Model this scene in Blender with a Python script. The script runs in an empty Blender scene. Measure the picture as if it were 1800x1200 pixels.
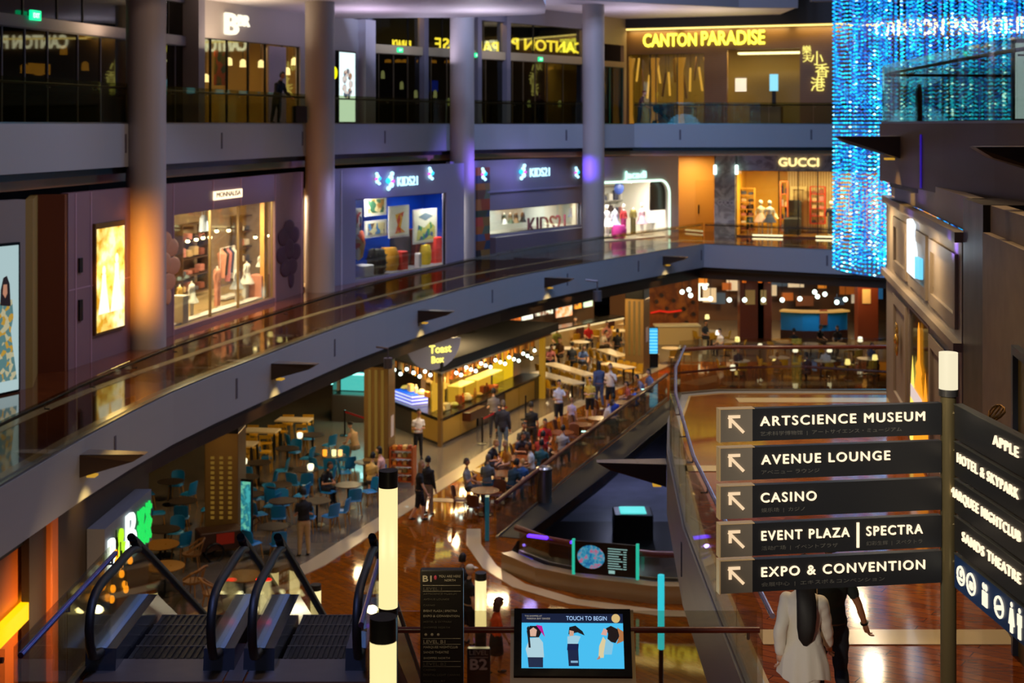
import bpy, bmesh, math, random
from mathutils import Vector, Matrix
random.seed(7)
R = math.radians
sc = bpy.context.scene
COL = sc.collection
# ------------------------------------------------------------------ camera, world, exposure, large lights
FPX, HX, HY, CZ = 2500.0, 900.0, 219.0, 12.0        # focal length and horizon in pixels of the 1800x1200 frame, eye height
cam = bpy.data.cameras.new('camera'); camo = bpy.data.objects.new('camera', cam); COL.objects.link(camo)
cam.sensor_width = 36.0; cam.lens = FPX * 36.0 / 1800.0
cam.shift_y = -(600 - HY) / 1800.0
camo.location = (0, 0, CZ); camo.rotation_euler = (R(90), 0, 0)
cam.clip_start = 0.5; cam.clip_end = 300
cam.dof.use_dof = True; cam.dof.focus_distance = 12.6; cam.dof.aperture_fstop = 2.4
sc.camera = camo
sc.view_settings.view_transform = 'Standard'; sc.view_settings.look = 'None'
sc.view_settings.gamma = 1; sc.view_settings.use_curve_mapping = False
sc.view_settings.exposure = 0.12
sc.cycles.use_denoising = True
sc.cycles.max_bounces = 7; sc.cycles.transparent_max_bounces = 24; sc.cycles.glossy_bounces = 4; sc.cycles.diffuse_bounces = 3
sc.cycles.sample_clamp_indirect = 4.0; sc.cycles.caustics_reflective = False; sc.cycles.caustics_refractive = False
W = bpy.data.worlds.new('atrium_air'); sc.world = W; W.use_nodes = True
W.node_tree.nodes['Background'].inputs[0].default_value = (0.62, 0.60, 0.78, 1)
W.node_tree.nodes['Background'].inputs[1].default_value = 0.035

def light(kind, loc, energy, color, size=1.0, sizey=None, aim=None, spot=60, blend=0.6, name='lamp_or_fill_light'):
    d = bpy.data.lights.new(name, kind); d.energy = energy; d.color = color
    if kind == 'AREA':
        d.size = size
        if sizey: d.shape = 'RECTANGLE'; d.size_y = sizey
    elif kind == 'SPOT':
        d.spot_size = R(spot); d.spot_blend = blend; d.shadow_soft_size = size
    else: d.shadow_soft_size = size
    o = bpy.data.objects.new(name, d); o.location = loc; COL.objects.link(o)
    if aim is not None:
        o.rotation_euler = (Vector(aim) - Vector(loc)).to_track_quat('-Z', 'Y').to_euler()
    return o
WARM = (1.0, 0.70, 0.34); AMB = (1.0, 0.52, 0.14); WHITE = (1.0, 0.90, 0.75); COOL = (0.62, 0.72, 1.0); VIO = (0.62, 0.55, 1.0)
# cool lamps high under the atrium roof, warmer ones on the near side
for k in range(8):
    light('AREA', (-2 + 3.4*(k % 4), 40 + 9*(k // 4) + 2*(k % 2), 25), 520, (0.48, 0.58, 1.0), 1.6, aim=(-4, 58, 6))
for k in range(4): light('AREA', (2 + 3*k, 26 + 3*(k % 2), 25), 260, (1.0, 0.70, 0.52), 1.6, aim=(-7, 33, 7))
# cove uplights over the upper gallery
for x, y, e, cc in ((-11.8, 43, 90, (1, .72, .35)), (-9.6, 50, 80, (1, .78, .5)), (-5.6, 54.5, 62, (.9, .72, 1)), (-1.2, 55, 66, (.9, .82, 1)), (-3.6, 61, 60, (.8, .72, 1)), (.6, 66.5, 60, (.8, .72, 1)), (6, 70.5, 110, (.85, .75, 1)), (10, 71.5, 100, (1, .8, .5))):
    light('AREA', (x, y, 14.6), e, cc, 1.2, aim=(x, y, 17))
# downlights under the first gallery slab and over the food court
for x, y, e in ((-9.5, 33, 130), (-8.5, 41, 160), (-6.5, 46, 170), (-5.5, 53, 300), (-2.5, 57, 420), (-0.5, 50, 330), (2.2, 61, 420), (4.5, 67, 420), (8.5, 72, 420), (8, 82, 560), (14, 80, 640), (19, 78, 420)):
    light('AREA', (x, y, 4.7), e * (0.54 if x < 3 else 0.62), WARM, 0.7)
# high roof spotlights onto the timber concourse and the right-hand deck
for x, y, e, ax, ay in ((-4.5, 52, 2700, -3.4, 41), (-1.5, 46, 1900, -2.6, 38), (0.5, 44, 2000, -1.0, 36.5), (-2, 62, 3600, -0.5, 52), (-3, 58, 2600, -1.5, 47), (6, 40, 4200, 5.6, 27), (9, 30, 2700, 5.4, 22), (5.5, 21, 2300, 5.0, 16), (8, 19, 1600, 4.4, 13.5)):
    light('SPOT', (x, y, 22), e, (1.0, 0.5, 0.14) if y > 42 else WARM, 0.09, aim=(ax, ay, 0 if y > 40 else 6), spot=42, blend=1.0)
light('SPOT', (1.3, 10.8, 7.7), 120, WHITE, 0.1, aim=(3.0, 14.1, 6.7), spot=40, blend=1.0)  # added fill on the cream blouse below the signpost, no fixture
light('SPOT', (2.5, 16.5, 11.2), 80, WARM, 0.1, aim=(6.2, 16.6, 8.2), spot=80, blend=1.0)  # added fill that brightens the beige wall
light('SPOT', (0.6, 7.5, 12.6), 1150, WHITE, 0.15, aim=(3.2, 12.3, 8.8), spot=34, blend=1.0)  # added front light on the sign arms, without a lamp of its own
# ------------------------------------------------------------------ materials
def lin(c):
    if isinstance(c, str):
        c = c.lstrip('#'); c = [int(c[i:i+2], 16) / 255 for i in (0, 2, 4)]
        return tuple(((v / 12.92) if v <= 0.04045 else ((v + 0.055) / 1.055) ** 2.4) for v in c)
    return tuple(c)
_M = {}
def mat(key, color='#808080', rough=0.5, metal=0.0, emit=None, es=0.0, coat=0.0, sample=True):
    if key in _M: return _M[key]
    m = bpy.data.materials.new(key); m.use_nodes = True
    b = m.node_tree.nodes['Principled BSDF']; c = lin(color)
    b.inputs['Base Color'].default_value = (*c, 1); b.inputs['Roughness'].default_value = rough
    b.inputs['Metallic'].default_value = metal; b.inputs['Coat Weight'].default_value = coat
    if emit is not None:
        b.inputs['Emission Color'].default_value = (*lin(emit), 1); b.inputs['Emission Strength'].default_value = es
        if not sample: m.cycles.emission_sampling = 'NONE'
    # subtle procedural wear in the gloss so that no surface is perfectly uniform
    nt = m.node_tree; n = nt.nodes.new('ShaderNodeTexNoise'); n.inputs['Scale'].default_value = 5.0
    mr = nt.nodes.new('ShaderNodeMapRange'); mr.inputs[3].default_value = max(0.02, rough - 0.06); mr.inputs[4].default_value = min(1, rough + 0.06)
    nt.links.new(n.outputs['Fac'], mr.inputs[0]); nt.links.new(mr.outputs[0], b.inputs['Roughness'])
    m.diffuse_color = (*c, 1); _M[key] = m; return m
def glow(key, color, es, sample=False): return mat(key, '#050505', 0.6, 0, color, es, sample=sample)
def glass(key, tint='#dfe8e2', refl=0.5, base=0.04):
    if key in _M: return _M[key]
    m = bpy.data.materials.new(key); m.use_nodes = True; nt = m.node_tree; nt.nodes.clear()
    o = nt.nodes.new('ShaderNodeOutputMaterial'); t = nt.nodes.new('ShaderNodeBsdfTransparent'); g = nt.nodes.new('ShaderNodeBsdfGlossy')
    t.inputs[0].default_value = (*lin(tint), 1); g.inputs['Roughness'].default_value = 0.02; g.inputs[0].default_value = (0.9, 0.95, 0.93, 1)
    lw = nt.nodes.new('ShaderNodeLayerWeight'); lw.inputs[0].default_value = 0.25
    mr = nt.nodes.new('ShaderNodeMapRange'); mr.inputs[3].default_value = base; mr.inputs[4].default_value = refl
    nt.links.new(lw.outputs['Fresnel'], mr.inputs[0])
    mx = nt.nodes.new('ShaderNodeMixShader'); nt.links.new(mr.outputs[0], mx.inputs[0]); nt.links.new(t.outputs[0], mx.inputs[1]); nt.links.new(g.outputs[0], mx.inputs[2])
    nt.links.new(mx.outputs[0], o.inputs[0]); _M[key] = m; return m
def pattern(key, kind, c1, c2, scale, rough=0.3, coat=0.0, c3=None, emit=0.0, rot=0.0):
    """procedural two or three colour surface: planks, marble, noise, checks, tiles, blots"""
    if key in _M: return _M[key]
    m = bpy.data.materials.new(key); m.use_nodes = True; nt = m.node_tree; b = nt.nodes['Principled BSDF']
    b.inputs['Roughness'].default_value = rough; b.inputs['Coat Weight'].default_value = coat; b.inputs['Coat Roughness'].default_value = 0.035
    tc = nt.nodes.new('ShaderNodeTexCoord'); mp = nt.nodes.new('ShaderNodeMapping'); nt.links.new(tc.outputs['Object'], mp.inputs[0])
    mp.inputs['Rotation'].default_value = (0, 0, rot)
    a1, a2 = (*lin(c1), 1), (*lin(c2), 1)
    if kind in ('planks', 'tiles'):
        t = nt.nodes.new('ShaderNodeTexBrick'); t.inputs['Color1'].default_value = a1; t.inputs['Color2'].default_value = a2
        t.inputs['Mortar'].default_value = (*lin(c3 or c2), 1); t.inputs['Scale'].default_value = scale
        t.inputs['Mortar Size'].default_value = 0.006; t.inputs['Brick Width'].default_value = 1.6 if kind == 'planks' else 0.6
        t.inputs['Row Height'].default_value = 0.16 if kind == 'planks' else 0.6
        if kind == 'tiles': t.offset = 0.0
        nt.links.new(mp.outputs[0], t.inputs['Vector']); src = t.outputs['Color']
        if kind == 'planks':
            n = nt.nodes.new('ShaderNodeTexNoise'); n.inputs['Scale'].default_value = 6; n.inputs['Detail'].default_value = 6
            m2 = nt.nodes.new('ShaderNodeMapping'); m2.inputs['Scale'].default_value = (0.5, 4, 1); m2.inputs['Rotation'].default_value = (0, 0, rot)
            nt.links.new(tc.outputs['Object'], m2.inputs[0]); nt.links.new(m2.outputs[0], n.inputs['Vector'])
            mx = nt.nodes.new('ShaderNodeMix'); mx.data_type = 'RGBA'; mx.blend_type = 'MULTIPLY'; mx.inputs[0].default_value = 0.5
            cr = nt.nodes.new('ShaderNodeValToRGB'); cr.color_ramp.elements[0].position = 0.3; cr.color_ramp.elements[0].color = (0.35, 0.3, 0.25, 1); cr.color_ramp.elements[1].position = 0.7; cr.color_ramp.elements[1].color = (1.25, 1.25, 1.25, 1)
            nt.links.new(n.outputs['Fac'], cr.inputs[0]); nt.links.new(src, mx.inputs[6]); nt.links.new(cr.outputs[0], mx.inputs[7]); src = mx.outputs[2]
    else:
        n = nt.nodes.new('ShaderNodeTexVoronoi' if kind == 'blots' else 'ShaderNodeTexWave' if kind in ('stripes', 'vstripes') else 'ShaderNodeTexNoise')
        n.inputs['Scale'].default_value = scale
        cr = nt.nodes.new('ShaderNodeValToRGB'); e = cr.color_ramp.elements
        if kind == 'marble':
            n.inputs['Detail'].default_value = 8; n.inputs['Distortion'].default_value = 2.5
            e[0].position = 0.42; e[1].position = 0.55
        elif kind == 'blots': n.feature = 'F1'; e[0].position = 0.0; e[1].position = 1.0; cr.color_ramp.interpolation = 'CONSTANT'; e[1].position = 0.5
        elif kind in ('stripes', 'vstripes'): n.bands_direction = 'X' if kind == 'vstripes' else 'Z'; e[0].position = 0.35; e[1].position = 0.65
        else: n.inputs['Detail'].default_value = 4; e[0].position = 0.38; e[1].position = 0.62
        e[0].color = a1; e[1].color = a2
        if c3: el = e.new((e[0].position + e[1].position) / 2); el.color = (*lin(c3), 1)
        nt.links.new(mp.outputs[0], n.inputs['Vector'])
        if kind == 'blots':
            sp = nt.nodes.new('ShaderNodeSeparateColor'); nt.links.new(n.outputs['Color'], sp.inputs[0]); nt.links.new(sp.outputs[0], cr.inputs[0])
        else: nt.links.new(n.outputs['Fac'], cr.inputs[0])
        src = cr.outputs[0]
    nt.links.new(src, b.inputs['Base Color'])
    if emit: nt.links.new(src, b.inputs['Emission Color']); b.inputs['Emission Strength'].default_value = emit
    _M[key] = m; return m
# ------------------------------------------------------------------ geometry helpers
def P(px, py, Y): return Vector(((px - HX) * Y / FPX, Y, CZ - (py - HY) * Y / FPX))          # point on a sight line at distance Y
def F(px, py, z=0.0):                                                                      # where a sight line meets a level
    Y = (CZ - z) * FPX / (py - HY); return Vector(((px - HX) * Y / FPX, Y, z))
class MB:
    def __init__(s): s.v = []; s.f = []; s.mi = []
    def add(s, v, f, m=0):
        b = len(s.v); s.v += [tuple(p) for p in v]; s.f += [tuple(i + b for i in q) for q in f]; s.mi += [m] * len(f); return s
    def box(s, x0, x1, y0, y1, z0, z1, m=0):
        return s.add([(x0,y0,z0),(x1,y0,z0),(x1,y1,z0),(x0,y1,z0),(x0,y0,z1),(x1,y0,z1),(x1,y1,z1),(x0,y1,z1)],
                     [(0,3,2,1),(4,5,6,7),(0,1,5,4),(1,2,6,5),(2,3,7,6),(3,0,4,7)], m)
    def cbox(s, c, size, rz=0, rx=0, ry=0, m=0):
        M_ = Matrix.Translation(c) @ Matrix.Rotation(rz, 4, 'Z') @ Matrix.Rotation(ry, 4, 'Y') @ Matrix.Rotation(rx, 4, 'X')
        a, b, d = (q / 2 for q in size)
        v = [M_ @ Vector(p) for p in ((-a,-b,-d),(a,-b,-d),(a,b,-d),(-a,b,-d),(-a,-b,d),(a,-b,d),(a,b,d),(-a,b,d))]
        return s.add(v, [(0,3,2,1),(4,5,6,7),(0,1,5,4),(1,2,6,5),(2,3,7,6),(3,0,4,7)], m)
    def rbox(s, c, size, r=0.03, rz=0, m=0, n=3):
        """box with rounded upright corners and chamfered top"""
        a, b, d = (q / 2 for q in size); pts = []
        for cx, cy, a0 in ((a-r,b-r,0),(-a+r,b-r,90),(-a+r,-b+r,180),(a-r,-b+r,270)):
            for k in range(n + 1):
                t = R(a0 + 90 * k / n); pts.append((cx + r * math.cos(t), cy + r * math.sin(t)))
        rot = Matrix.Rotation(rz, 2); N = len(pts); v = []
        for z, q in ((-d, 1), (d - r * 0.6, 1), (d, 1 - r / max(a, b) * 0.8)):
            for p in pts: w = rot @ Vector((p[0] * q, p[1] * q)); v.append((c[0] + w.x, c[1] + w.y, c[2] + z))
        f = [tuple(range(N))[::-1], tuple(range(2 * N, 3 * N))]
        for k in range(2):
            for i in range(N): j = (i + 1) % N; f.append((k*N+i, k*N+j, (k+1)*N+j, (k+1)*N+i))
        return s.add(v, f, m)
    def lathe(s, prof, c=(0, 0, 0), n=16, m=0, sx=1, sy=1):
        v = []; f = []; k = len(prof)
        for i in range(n):
            t = 2 * math.pi * i / n
            for r, z in prof: v.append((c[0] + r * math.cos(t) * sx, c[1] + r * math.sin(t) * sy, c[2] + z))
        for i in range(n):
            j = (i + 1) % n
            for q in range(k - 1): f.append((i*k+q, j*k+q, j*k+q+1, i*k+q+1))
        if prof[0][0] > 1e-5: f.append(tuple(i * k for i in range(n))[::-1])
        if prof[-1][0] > 1e-5: f.append(tuple(i * k + k - 1 for i in range(n)))
        return s.add(v, f, m)
    def cyl(s, x, y, z0, z1, r0, r1=None, n=16, m=0):
        r1 = r0 if r1 is None else r1; return s.lathe([(r0, z0), (r1, z1)], (x, y, 0), n, m)
    def ell(s, c, rad, n=12, k=8, m=0):
        prof = [(max(1e-6, math.sin(math.pi * i / k)), -math.cos(math.pi * i / k)) for i in range(k + 1)]
        v = []; f = []
        for i in range(n):
            t = 2 * math.pi * i / n
            for r, z in prof: v.append((c[0] + r * math.cos(t) * rad[0], c[1] + r * math.sin(t) * rad[1], c[2] + z * rad[2]))
        for i in range(n):
            j = (i + 1) % n
            for q in range(k): f.append((i*(k+1)+q, j*(k+1)+q, j*(k+1)+q+1, i*(k+1)+q+1))
        return s.add(v, f, m)
    def tube(s, pts, r, n=8, m=0, closed=False, flat=1.0, side=None):
        pts = [Vector(p) for p in pts]; N = len(pts); rr = r if isinstance(r, (list, tuple)) else [r] * N; v = []; f = []
        for i, p in enumerate(pts):
            a = pts[(i - 1) % N] if (i > 0 or closed) else p; b = pts[(i + 1) % N] if (i < N - 1 or closed) else p
            d = (b - a).normalized(); up = Vector((0, 0, 1)) if abs(d.z) < 0.95 else Vector((0, 1, 0))
            x = d.cross(up).normalized() if side is None else Vector(side); y = x.cross(d).normalized()
            for k in range(n):
                t = 2 * math.pi * k / n; v.append(p + x * math.cos(t) * rr[i] + y * math.sin(t) * rr[i] * flat)
        for i in range(N if closed else N - 1):
            j = (i + 1) % N
            for k in range(n): q = (k + 1) % n; f.append((i*n+k, i*n+q, j*n+q, j*n+k))
        if not closed: f.append(tuple(range(n))[::-1]); f.append(tuple((N - 1) * n + k for k in range(n)))
        return s.add(v, f, m)
    def prism(s, poly, z0, z1, m=0):
        n = len(poly); v = [(p[0], p[1], z0) for p in poly] + [(p[0], p[1], z1) for p in poly]
        f = [tuple(range(n))[::-1], tuple(range(n, 2 * n))] + [(i, (i + 1) % n, n + (i + 1) % n, n + i) for i in range(n)]
        return s.add(v, f, m)
    def slab(s, poly, y0, y1, m=0):
        """polygon in x,z extruded along y"""
        n = len(poly); v = [(p[0], y0, p[1]) for p in poly] + [(p[0], y1, p[1]) for p in poly]
        f = [tuple(range(n)), tuple(range(n, 2 * n))[::-1]] + [(i, n + i, n + (i + 1) % n, (i + 1) % n) for i in range(n)]
        return s.add(v, f, m)
    def band(s, path, d0, d1, z0, z1, m=0):
        """wall following a plan path between two sideways offsets"""
        a, b = offset(path, d0), offset(path, d1); n = len(path); v = []
        for p, q in zip(a, b): v += [(p[0], p[1], z0), (q[0], q[1], z0), (q[0], q[1], z1), (p[0], p[1], z1)]
        f = [(0, 1, 2, 3), tuple(4 * (n - 1) + k for k in (3, 2, 1, 0))]
        for i in range(n - 1):
            o = 4 * i
            for k in range(4): q = (k + 1) % 4; f.append((o + k, o + 4 + k, o + 4 + q, o + q))
        return s.add(v, f, m)
    def holes(s, u0, u1, z0, z1, y0, y1, openings, m=0):
        """upright wall panel with rectangular openings (ua,ub,za,zb)"""
        us = sorted({u0, u1, *[min(max(k, u0), u1) for o in openings for k in o[:2]]}); zs = sorted({z0, z1, *[min(max(k, z0), z1) for o in openings for k in o[2:]]})
        for i in range(len(us) - 1):
            for j in range(len(zs) - 1):
                cu, cz = (us[i] + us[i+1]) / 2, (zs[j] + zs[j+1]) / 2
                if not any(o[0] < cu < o[1] and o[2] < cz < o[3] for o in openings): s.box(us[i], us[i+1], y0, y1, zs[j], zs[j+1], m)
        return s
def offset(path, d):
    out = []; n = len(path)
    for i in range(n):
        p = Vector(path[i][:2]); a = Vector(path[max(i-1, 0)][:2]); b = Vector(path[min(i+1, n-1)][:2])
        t1 = (p - a).normalized() if i > 0 else (b - p).normalized(); t2 = (b - p).normalized() if i < n - 1 else t1
        t = (t1 + t2).normalized(); nrm = Vector((-t.y, t.x)); k = max(0.35, nrm.dot(Vector((-t1.y, t1.x))))
        out.append(tuple(p + nrm * d / k))
    return out
def smooth_path(pts, step=1.0):
    """Catmull-Rom through plan points"""
    out = []; n = len(pts)
    for i in range(n - 1):
        p0, p1, p2, p3 = (Vector(pts[max(0, min(n - 1, k))][:2]) for k in (i - 1, i, i + 1, i + 2))
        m = max(1, int((p2 - p1).length / step))
        for k in range(m):
            t = k / m; out.append(tuple(0.5 * ((2*p1) + (p2-p0)*t + (2*p0-5*p1+4*p2-p3)*t*t + (3*p1-p0-3*p2+p3)*t*t*t)))
    out.append(tuple(pts[-1][:2])); return out
def along(path, s):
    for i in range(len(path) - 1):
        a, b = Vector(path[i]), Vector(path[i+1]); l = (b - a).length
        if s <= l or i == len(path) - 2: d = (b - a).normalized(); return a + d * s, d
        s -= l
def plen(path): return sum((Vector(path[i+1]) - Vector(path[i])).length for i in range(len(path) - 1))
def tagit(o, label=None, cat=None, group=None, kind=None):
    if label: o['label'] = label
    if cat: o['category'] = cat
    if group: o['group'] = group
    if kind: o['kind'] = kind
    return o
def obj(name, mb, mats, parent=None, loc=(0, 0, 0), rz=0, smooth=None, label=None, cat=None, group=None, kind=None):
    me = bpy.data.meshes.new(name); me.from_pydata(mb.v, [], mb.f)
    mats = mats if isinstance(mats, (list, tuple)) else [mats]
    for m in mats: me.materials.append(m)
    if len(mats) > 1: me.polygons.foreach_set('material_index', mb.mi)
    bm = bmesh.new(); bm.from_mesh(me); bmesh.ops.recalc_face_normals(bm, faces=bm.faces); bm.to_mesh(me); bm.free()
    if smooth: me.shade_smooth(); me.set_sharp_from_angle(angle=R(smooth))
    me.update(); o = bpy.data.objects.new(name, me); COL.objects.link(o); o.location = loc; o.rotation_euler = (0, 0, rz)
    if parent: o.parent = parent
    return tagit(o, label, cat, group, kind)
def thing(name, label, cat, loc=(0, 0, 0), rz=0, group=None, kind=None):
    o = bpy.data.objects.new(name, None); COL.objects.link(o); o.location = loc; o.rotation_euler = (0, 0, rz); o.empty_display_size = 0.1
    return tagit(o, label, cat, group, kind)
def struct(name, mb, mats, loc=(0, 0, 0), rz=0, smooth=None, label=None): return obj(name, mb, mats, None, loc, rz, smooth, label, kind='structure')
def dup(root, loc=None, rz=None, label=None, group=None, mats=None):
    r = root.copy(); COL.objects.link(r)
    if loc is not None: r.location = loc
    if rz is not None: r.rotation_euler = (0, 0, rz)
    if label: r['label'] = label
    if group: r['group'] = group
    for ch in list(root.children):
        c = ch.copy(); COL.objects.link(c); c.parent = r
        for g in ch.children: d = g.copy(); COL.objects.link(d); d.parent = c
    return r
def text(name, s, m, parent, loc, h, w=None, depth=0.01, bold=0.0, align='LEFT', rz=0, rx=90, mirror=False, label=None, cat=None, res=3, space=1.0):
    c = bpy.data.curves.new(name, 'FONT'); c.body = s; c.size = 1; c.extrude = 0; c.space_character = space; c.resolution_u = res
    c.materials.append(m); o = bpy.data.objects.new(name, c); COL.objects.link(o)
    bpy.context.view_layer.update()
    xs = [v[0] for v in o.bound_box]; ys = [v[1] for v in o.bound_box]; dx, dy = max(xs) - min(xs), max(ys) - min(ys)
    cap = 0.73 if not any(ord(ch) > 0x2000 for ch in s) else 0.9
    sy = h / (dy if '\n' in s else cap); sx = (w / dx) if w else sy
    c.extrude = depth / 2
    x = {'LEFT': -min(xs) * sx, 'CENTER': -(min(xs) + max(xs)) / 2 * sx, 'RIGHT': -max(xs) * sx}[align]
    if mirror: x = -x; sx = -sx
    o.scale = (sx, sy, 1); Rm = Matrix.Rotation(rz, 4, 'Z') @ Matrix.Rotation(R(rx), 4, 'X')
    o.location = Vector(loc) + Rm @ Vector((x, 0, 0)); o.rotation_euler = (R(rx), 0, rz)
    bpy.context.view_layer.update()
    me = bpy.data.meshes.new_from_object(o.evaluated_get(bpy.context.evaluated_depsgraph_get())); me.name = name
    if bold > 0:      # heavier strokes: the same letters laid over themselves, shifted by a hair
        bm = bmesh.new()
        for dx_, dy_ in ((0, 0), (bold, 0), (-bold, 0), (0, bold), (0, -bold)):
            m2 = me.copy(); m2.transform(Matrix.Translation((dx_, dy_, .0004*(dx_*3 + dy_)))); bm.from_mesh(m2); bpy.data.meshes.remove(m2)
        bm.to_mesh(me); bm.free()
    q = bpy.data.objects.new(name, me); COL.objects.link(q); q.location = o.location; q.rotation_euler = o.rotation_euler; q.scale = o.scale
    bpy.data.objects.remove(o); bpy.data.curves.remove(c); q.name = name
    if parent: q.parent = parent
    return tagit(q, label, cat)
class Fr:
    """a shopfront line seen from the void: u runs along it to the right, v goes into the shop, z is height"""
    def __init__(s, A, B):
        s.A = Vector(A); s.d = (Vector(B) - s.A); s.L = s.d.length; s.d.normalize(); s.n = Vector((-s.d.y, s.d.x)); s.ang = math.atan2(s.d.y, s.d.x)
        s.loc = (s.A.x, s.A.y, 0)
    def w(s, u, v, z): p = s.A + s.d * u + s.n * v; return Vector((p.x, p.y, z))
    def hit(s, px, py, v=0.0):
        O = s.A + s.n * v; k = Vector(((px - HX) / FPX, 1.0)); Y = O.dot(s.n) / k.dot(s.n); p = k * Y - s.A
        return p.dot(s.d), CZ - (py - HY) * Y / FPX
    def rect(s, x0, y0, x1, y1, v=0.0):
        """u0,u1,z0,z1 of a pixel rectangle, heights read at its middle"""
        u0 = s.hit(x0, y0, v)[0]; u1 = s.hit(x1, y0, v)[0]; xm = (x0 + x1) / 2; return u0, u1, s.hit(xm, y1, v)[1], s.hit(xm, y0, v)[1]
    def obj(s, name, mb, mats, parent=None, **k):
        if parent: return obj(name, mb, mats, parent, **k)
        return obj(name, mb, mats, None, s.loc, s.ang, **k)
    def struct(s, name, mb, mats, **k): return obj(name, mb, mats, None, s.loc, s.ang, kind='structure', **k)
    def thing(s, name, label, cat, **k): return thing(name, label, cat, s.loc, s.ang, **k)
# ------------------------------------------------------------------ shared surfaces
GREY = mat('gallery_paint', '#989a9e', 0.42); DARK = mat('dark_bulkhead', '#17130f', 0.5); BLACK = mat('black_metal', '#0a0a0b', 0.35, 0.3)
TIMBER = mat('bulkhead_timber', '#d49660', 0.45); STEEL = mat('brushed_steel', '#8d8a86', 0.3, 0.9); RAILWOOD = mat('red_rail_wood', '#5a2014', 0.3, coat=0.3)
RAILDARK = mat('dark_rail', '#2a1d16', 0.3, 0.3); COLM = mat('column_plaster', '#a69c98', 0.5); WHITEM = mat('white_paint', '#d8d4cc', 0.5)
WALLD = mat('dark_wall', '#1b1613', 0.6); WALLG = mat('grey_wall', '#8c8688', 0.55); CREAM = mat('cream_stone', '#c9b48a', 0.18, coat=0.3)
WOODF = pattern('parquet', 'planks', '#7d3c12', '#9a5018', 1.0, 0.10, 0.06, c3='#4a2009', rot=0.6)
WOODO = pattern('concourse_parquet', 'planks', '#8a4a12', '#a3590f', 1.0, 0.055, 0.35, c3='#6a3208', rot=0.9)
STONE = pattern('stone_tiles', 'tiles', '#6f6250', '#62574a', 1.0, 0.22, 0.2, c3='#4d4438')
DARKF = pattern('dark_pit_floor', 'noise', '#50505e', '#5c5c6e', 1.2, 0.4)
GL = glass('rail_glass', '#eeece2', 0.42, 0.045); GLU = glass('upper_rail_glass', '#d8dcc4', 0.10, 0.02); GLS = glass('shop_glass', '#f2f4ee', 0.35, 0.03); GLD = glass('dark_glass', '#8f8a80', 0.5, 0.08)
MARBLE = pattern('grey_marble', 'marble', '#8f8a86', '#b9b4ae', 1.1, 0.25)
# ------------------------------------------------------------------ plan lines of the atrium (near to far, shops on the left hand)
L1P = smooth_path([(-13.6,22), (-11.4,31.6), (-10.1,38.9), (-8.8,45.5), (-7.13,51.9), (-4.8,57.5), (-2.17,62.6), (0.8,66), (3.84,68.4), (6.02,70)], 2) + [(16.2,70.8), (30,71.5)]
B1P = smooth_path([(-8.6,19), (-8.42,23.4), (-8.14,27.1), (-7.55,31.7), (-6.46,36.4), (-4.75,43), (-3.3,47.3), (-1.57,52), (0,55.6), (4.0,62.5), (9.6,71.1)], 2) + [(15.4,67.8), (30,61)]
R1P = [(13,31.2), (7.85,30.3), (7.6,29.4), (7.4,27), (7.12,23.5), (6.95,20.5), (6.9,18), (6.9,12)]
RP = [(16,32.0), (4.6,32.0), (3.68,31.6), (3.15,28.8), (2.83,26), (2.53,21.1), (2.48,17.1), (2.45,14.25)]
# floors
def slab_floor(name, path, back, z, th, mats, border=0.45, label=None):
    mb = MB(); mb.prism(list(offset(path, 0.06)) + back, z - th, z, 0); mb.band(path, 0.02, border, z - 0.02, z + 0.012, 1); mb.band(path, 1.9, 2.15, z - 0.02, z + 0.008, 1)
    return struct(name, mb, mats, label=label)
WOODL = pattern('dark_parquet', 'planks', '#5e2c0e', '#703812', 1.0, 0.07, 0.5, c3='#2a1206', rot=0.6)
slab_floor('floor', B1P, [(30,84), (-13.2,84), (-16,40), (-13,19)], 6.0, 0.5, [WOODL, CREAM], label='polished parquet floor of the left gallery with cream stone edge')
slab_floor('floor', L1P, [(30,84), (-13,84), (-18,40), (-18,22)], 12.0, 0.5, [WOODF, CREAM])
mb = MB(); mb.prism([(16,31.9), (4.7,31.9), (3.8,31.5), (3.25,28.8), (2.93,26), (2.63,21.1), (2.58,17.1), (2.55,14.2), (-1.35,14.2), (-1.35,15.9), (-4.8,15.9), (-4.8,13.3), (-9,13.3), (-9,3), (14,3), (16,14)], 5.5, 6.0, 0)
mb.band(RP, 0.02, 0.30, 5.98, 6.012, 1); mb.box(2.9, 14, 16.4, 16.88, 5.98, 6.012, 1); mb.box(2.9, 14, 24.6, 25.0, 5.98, 6.012, 1); mb.band([(14, 31.2), (4.9, 31.2)], 0, 0.5, 5.98, 6.012, 1)
struct('floor', mb, [WOODF, CREAM], label='polished parquet floor of the right hand deck with cream stone stripes')
mb = MB(); mb.prism(offset(R1P, 0.06) + [(15,12), (15,31.2)], 11.5, 12.0, 0); struct('floor', mb, [WOODF])
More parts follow.
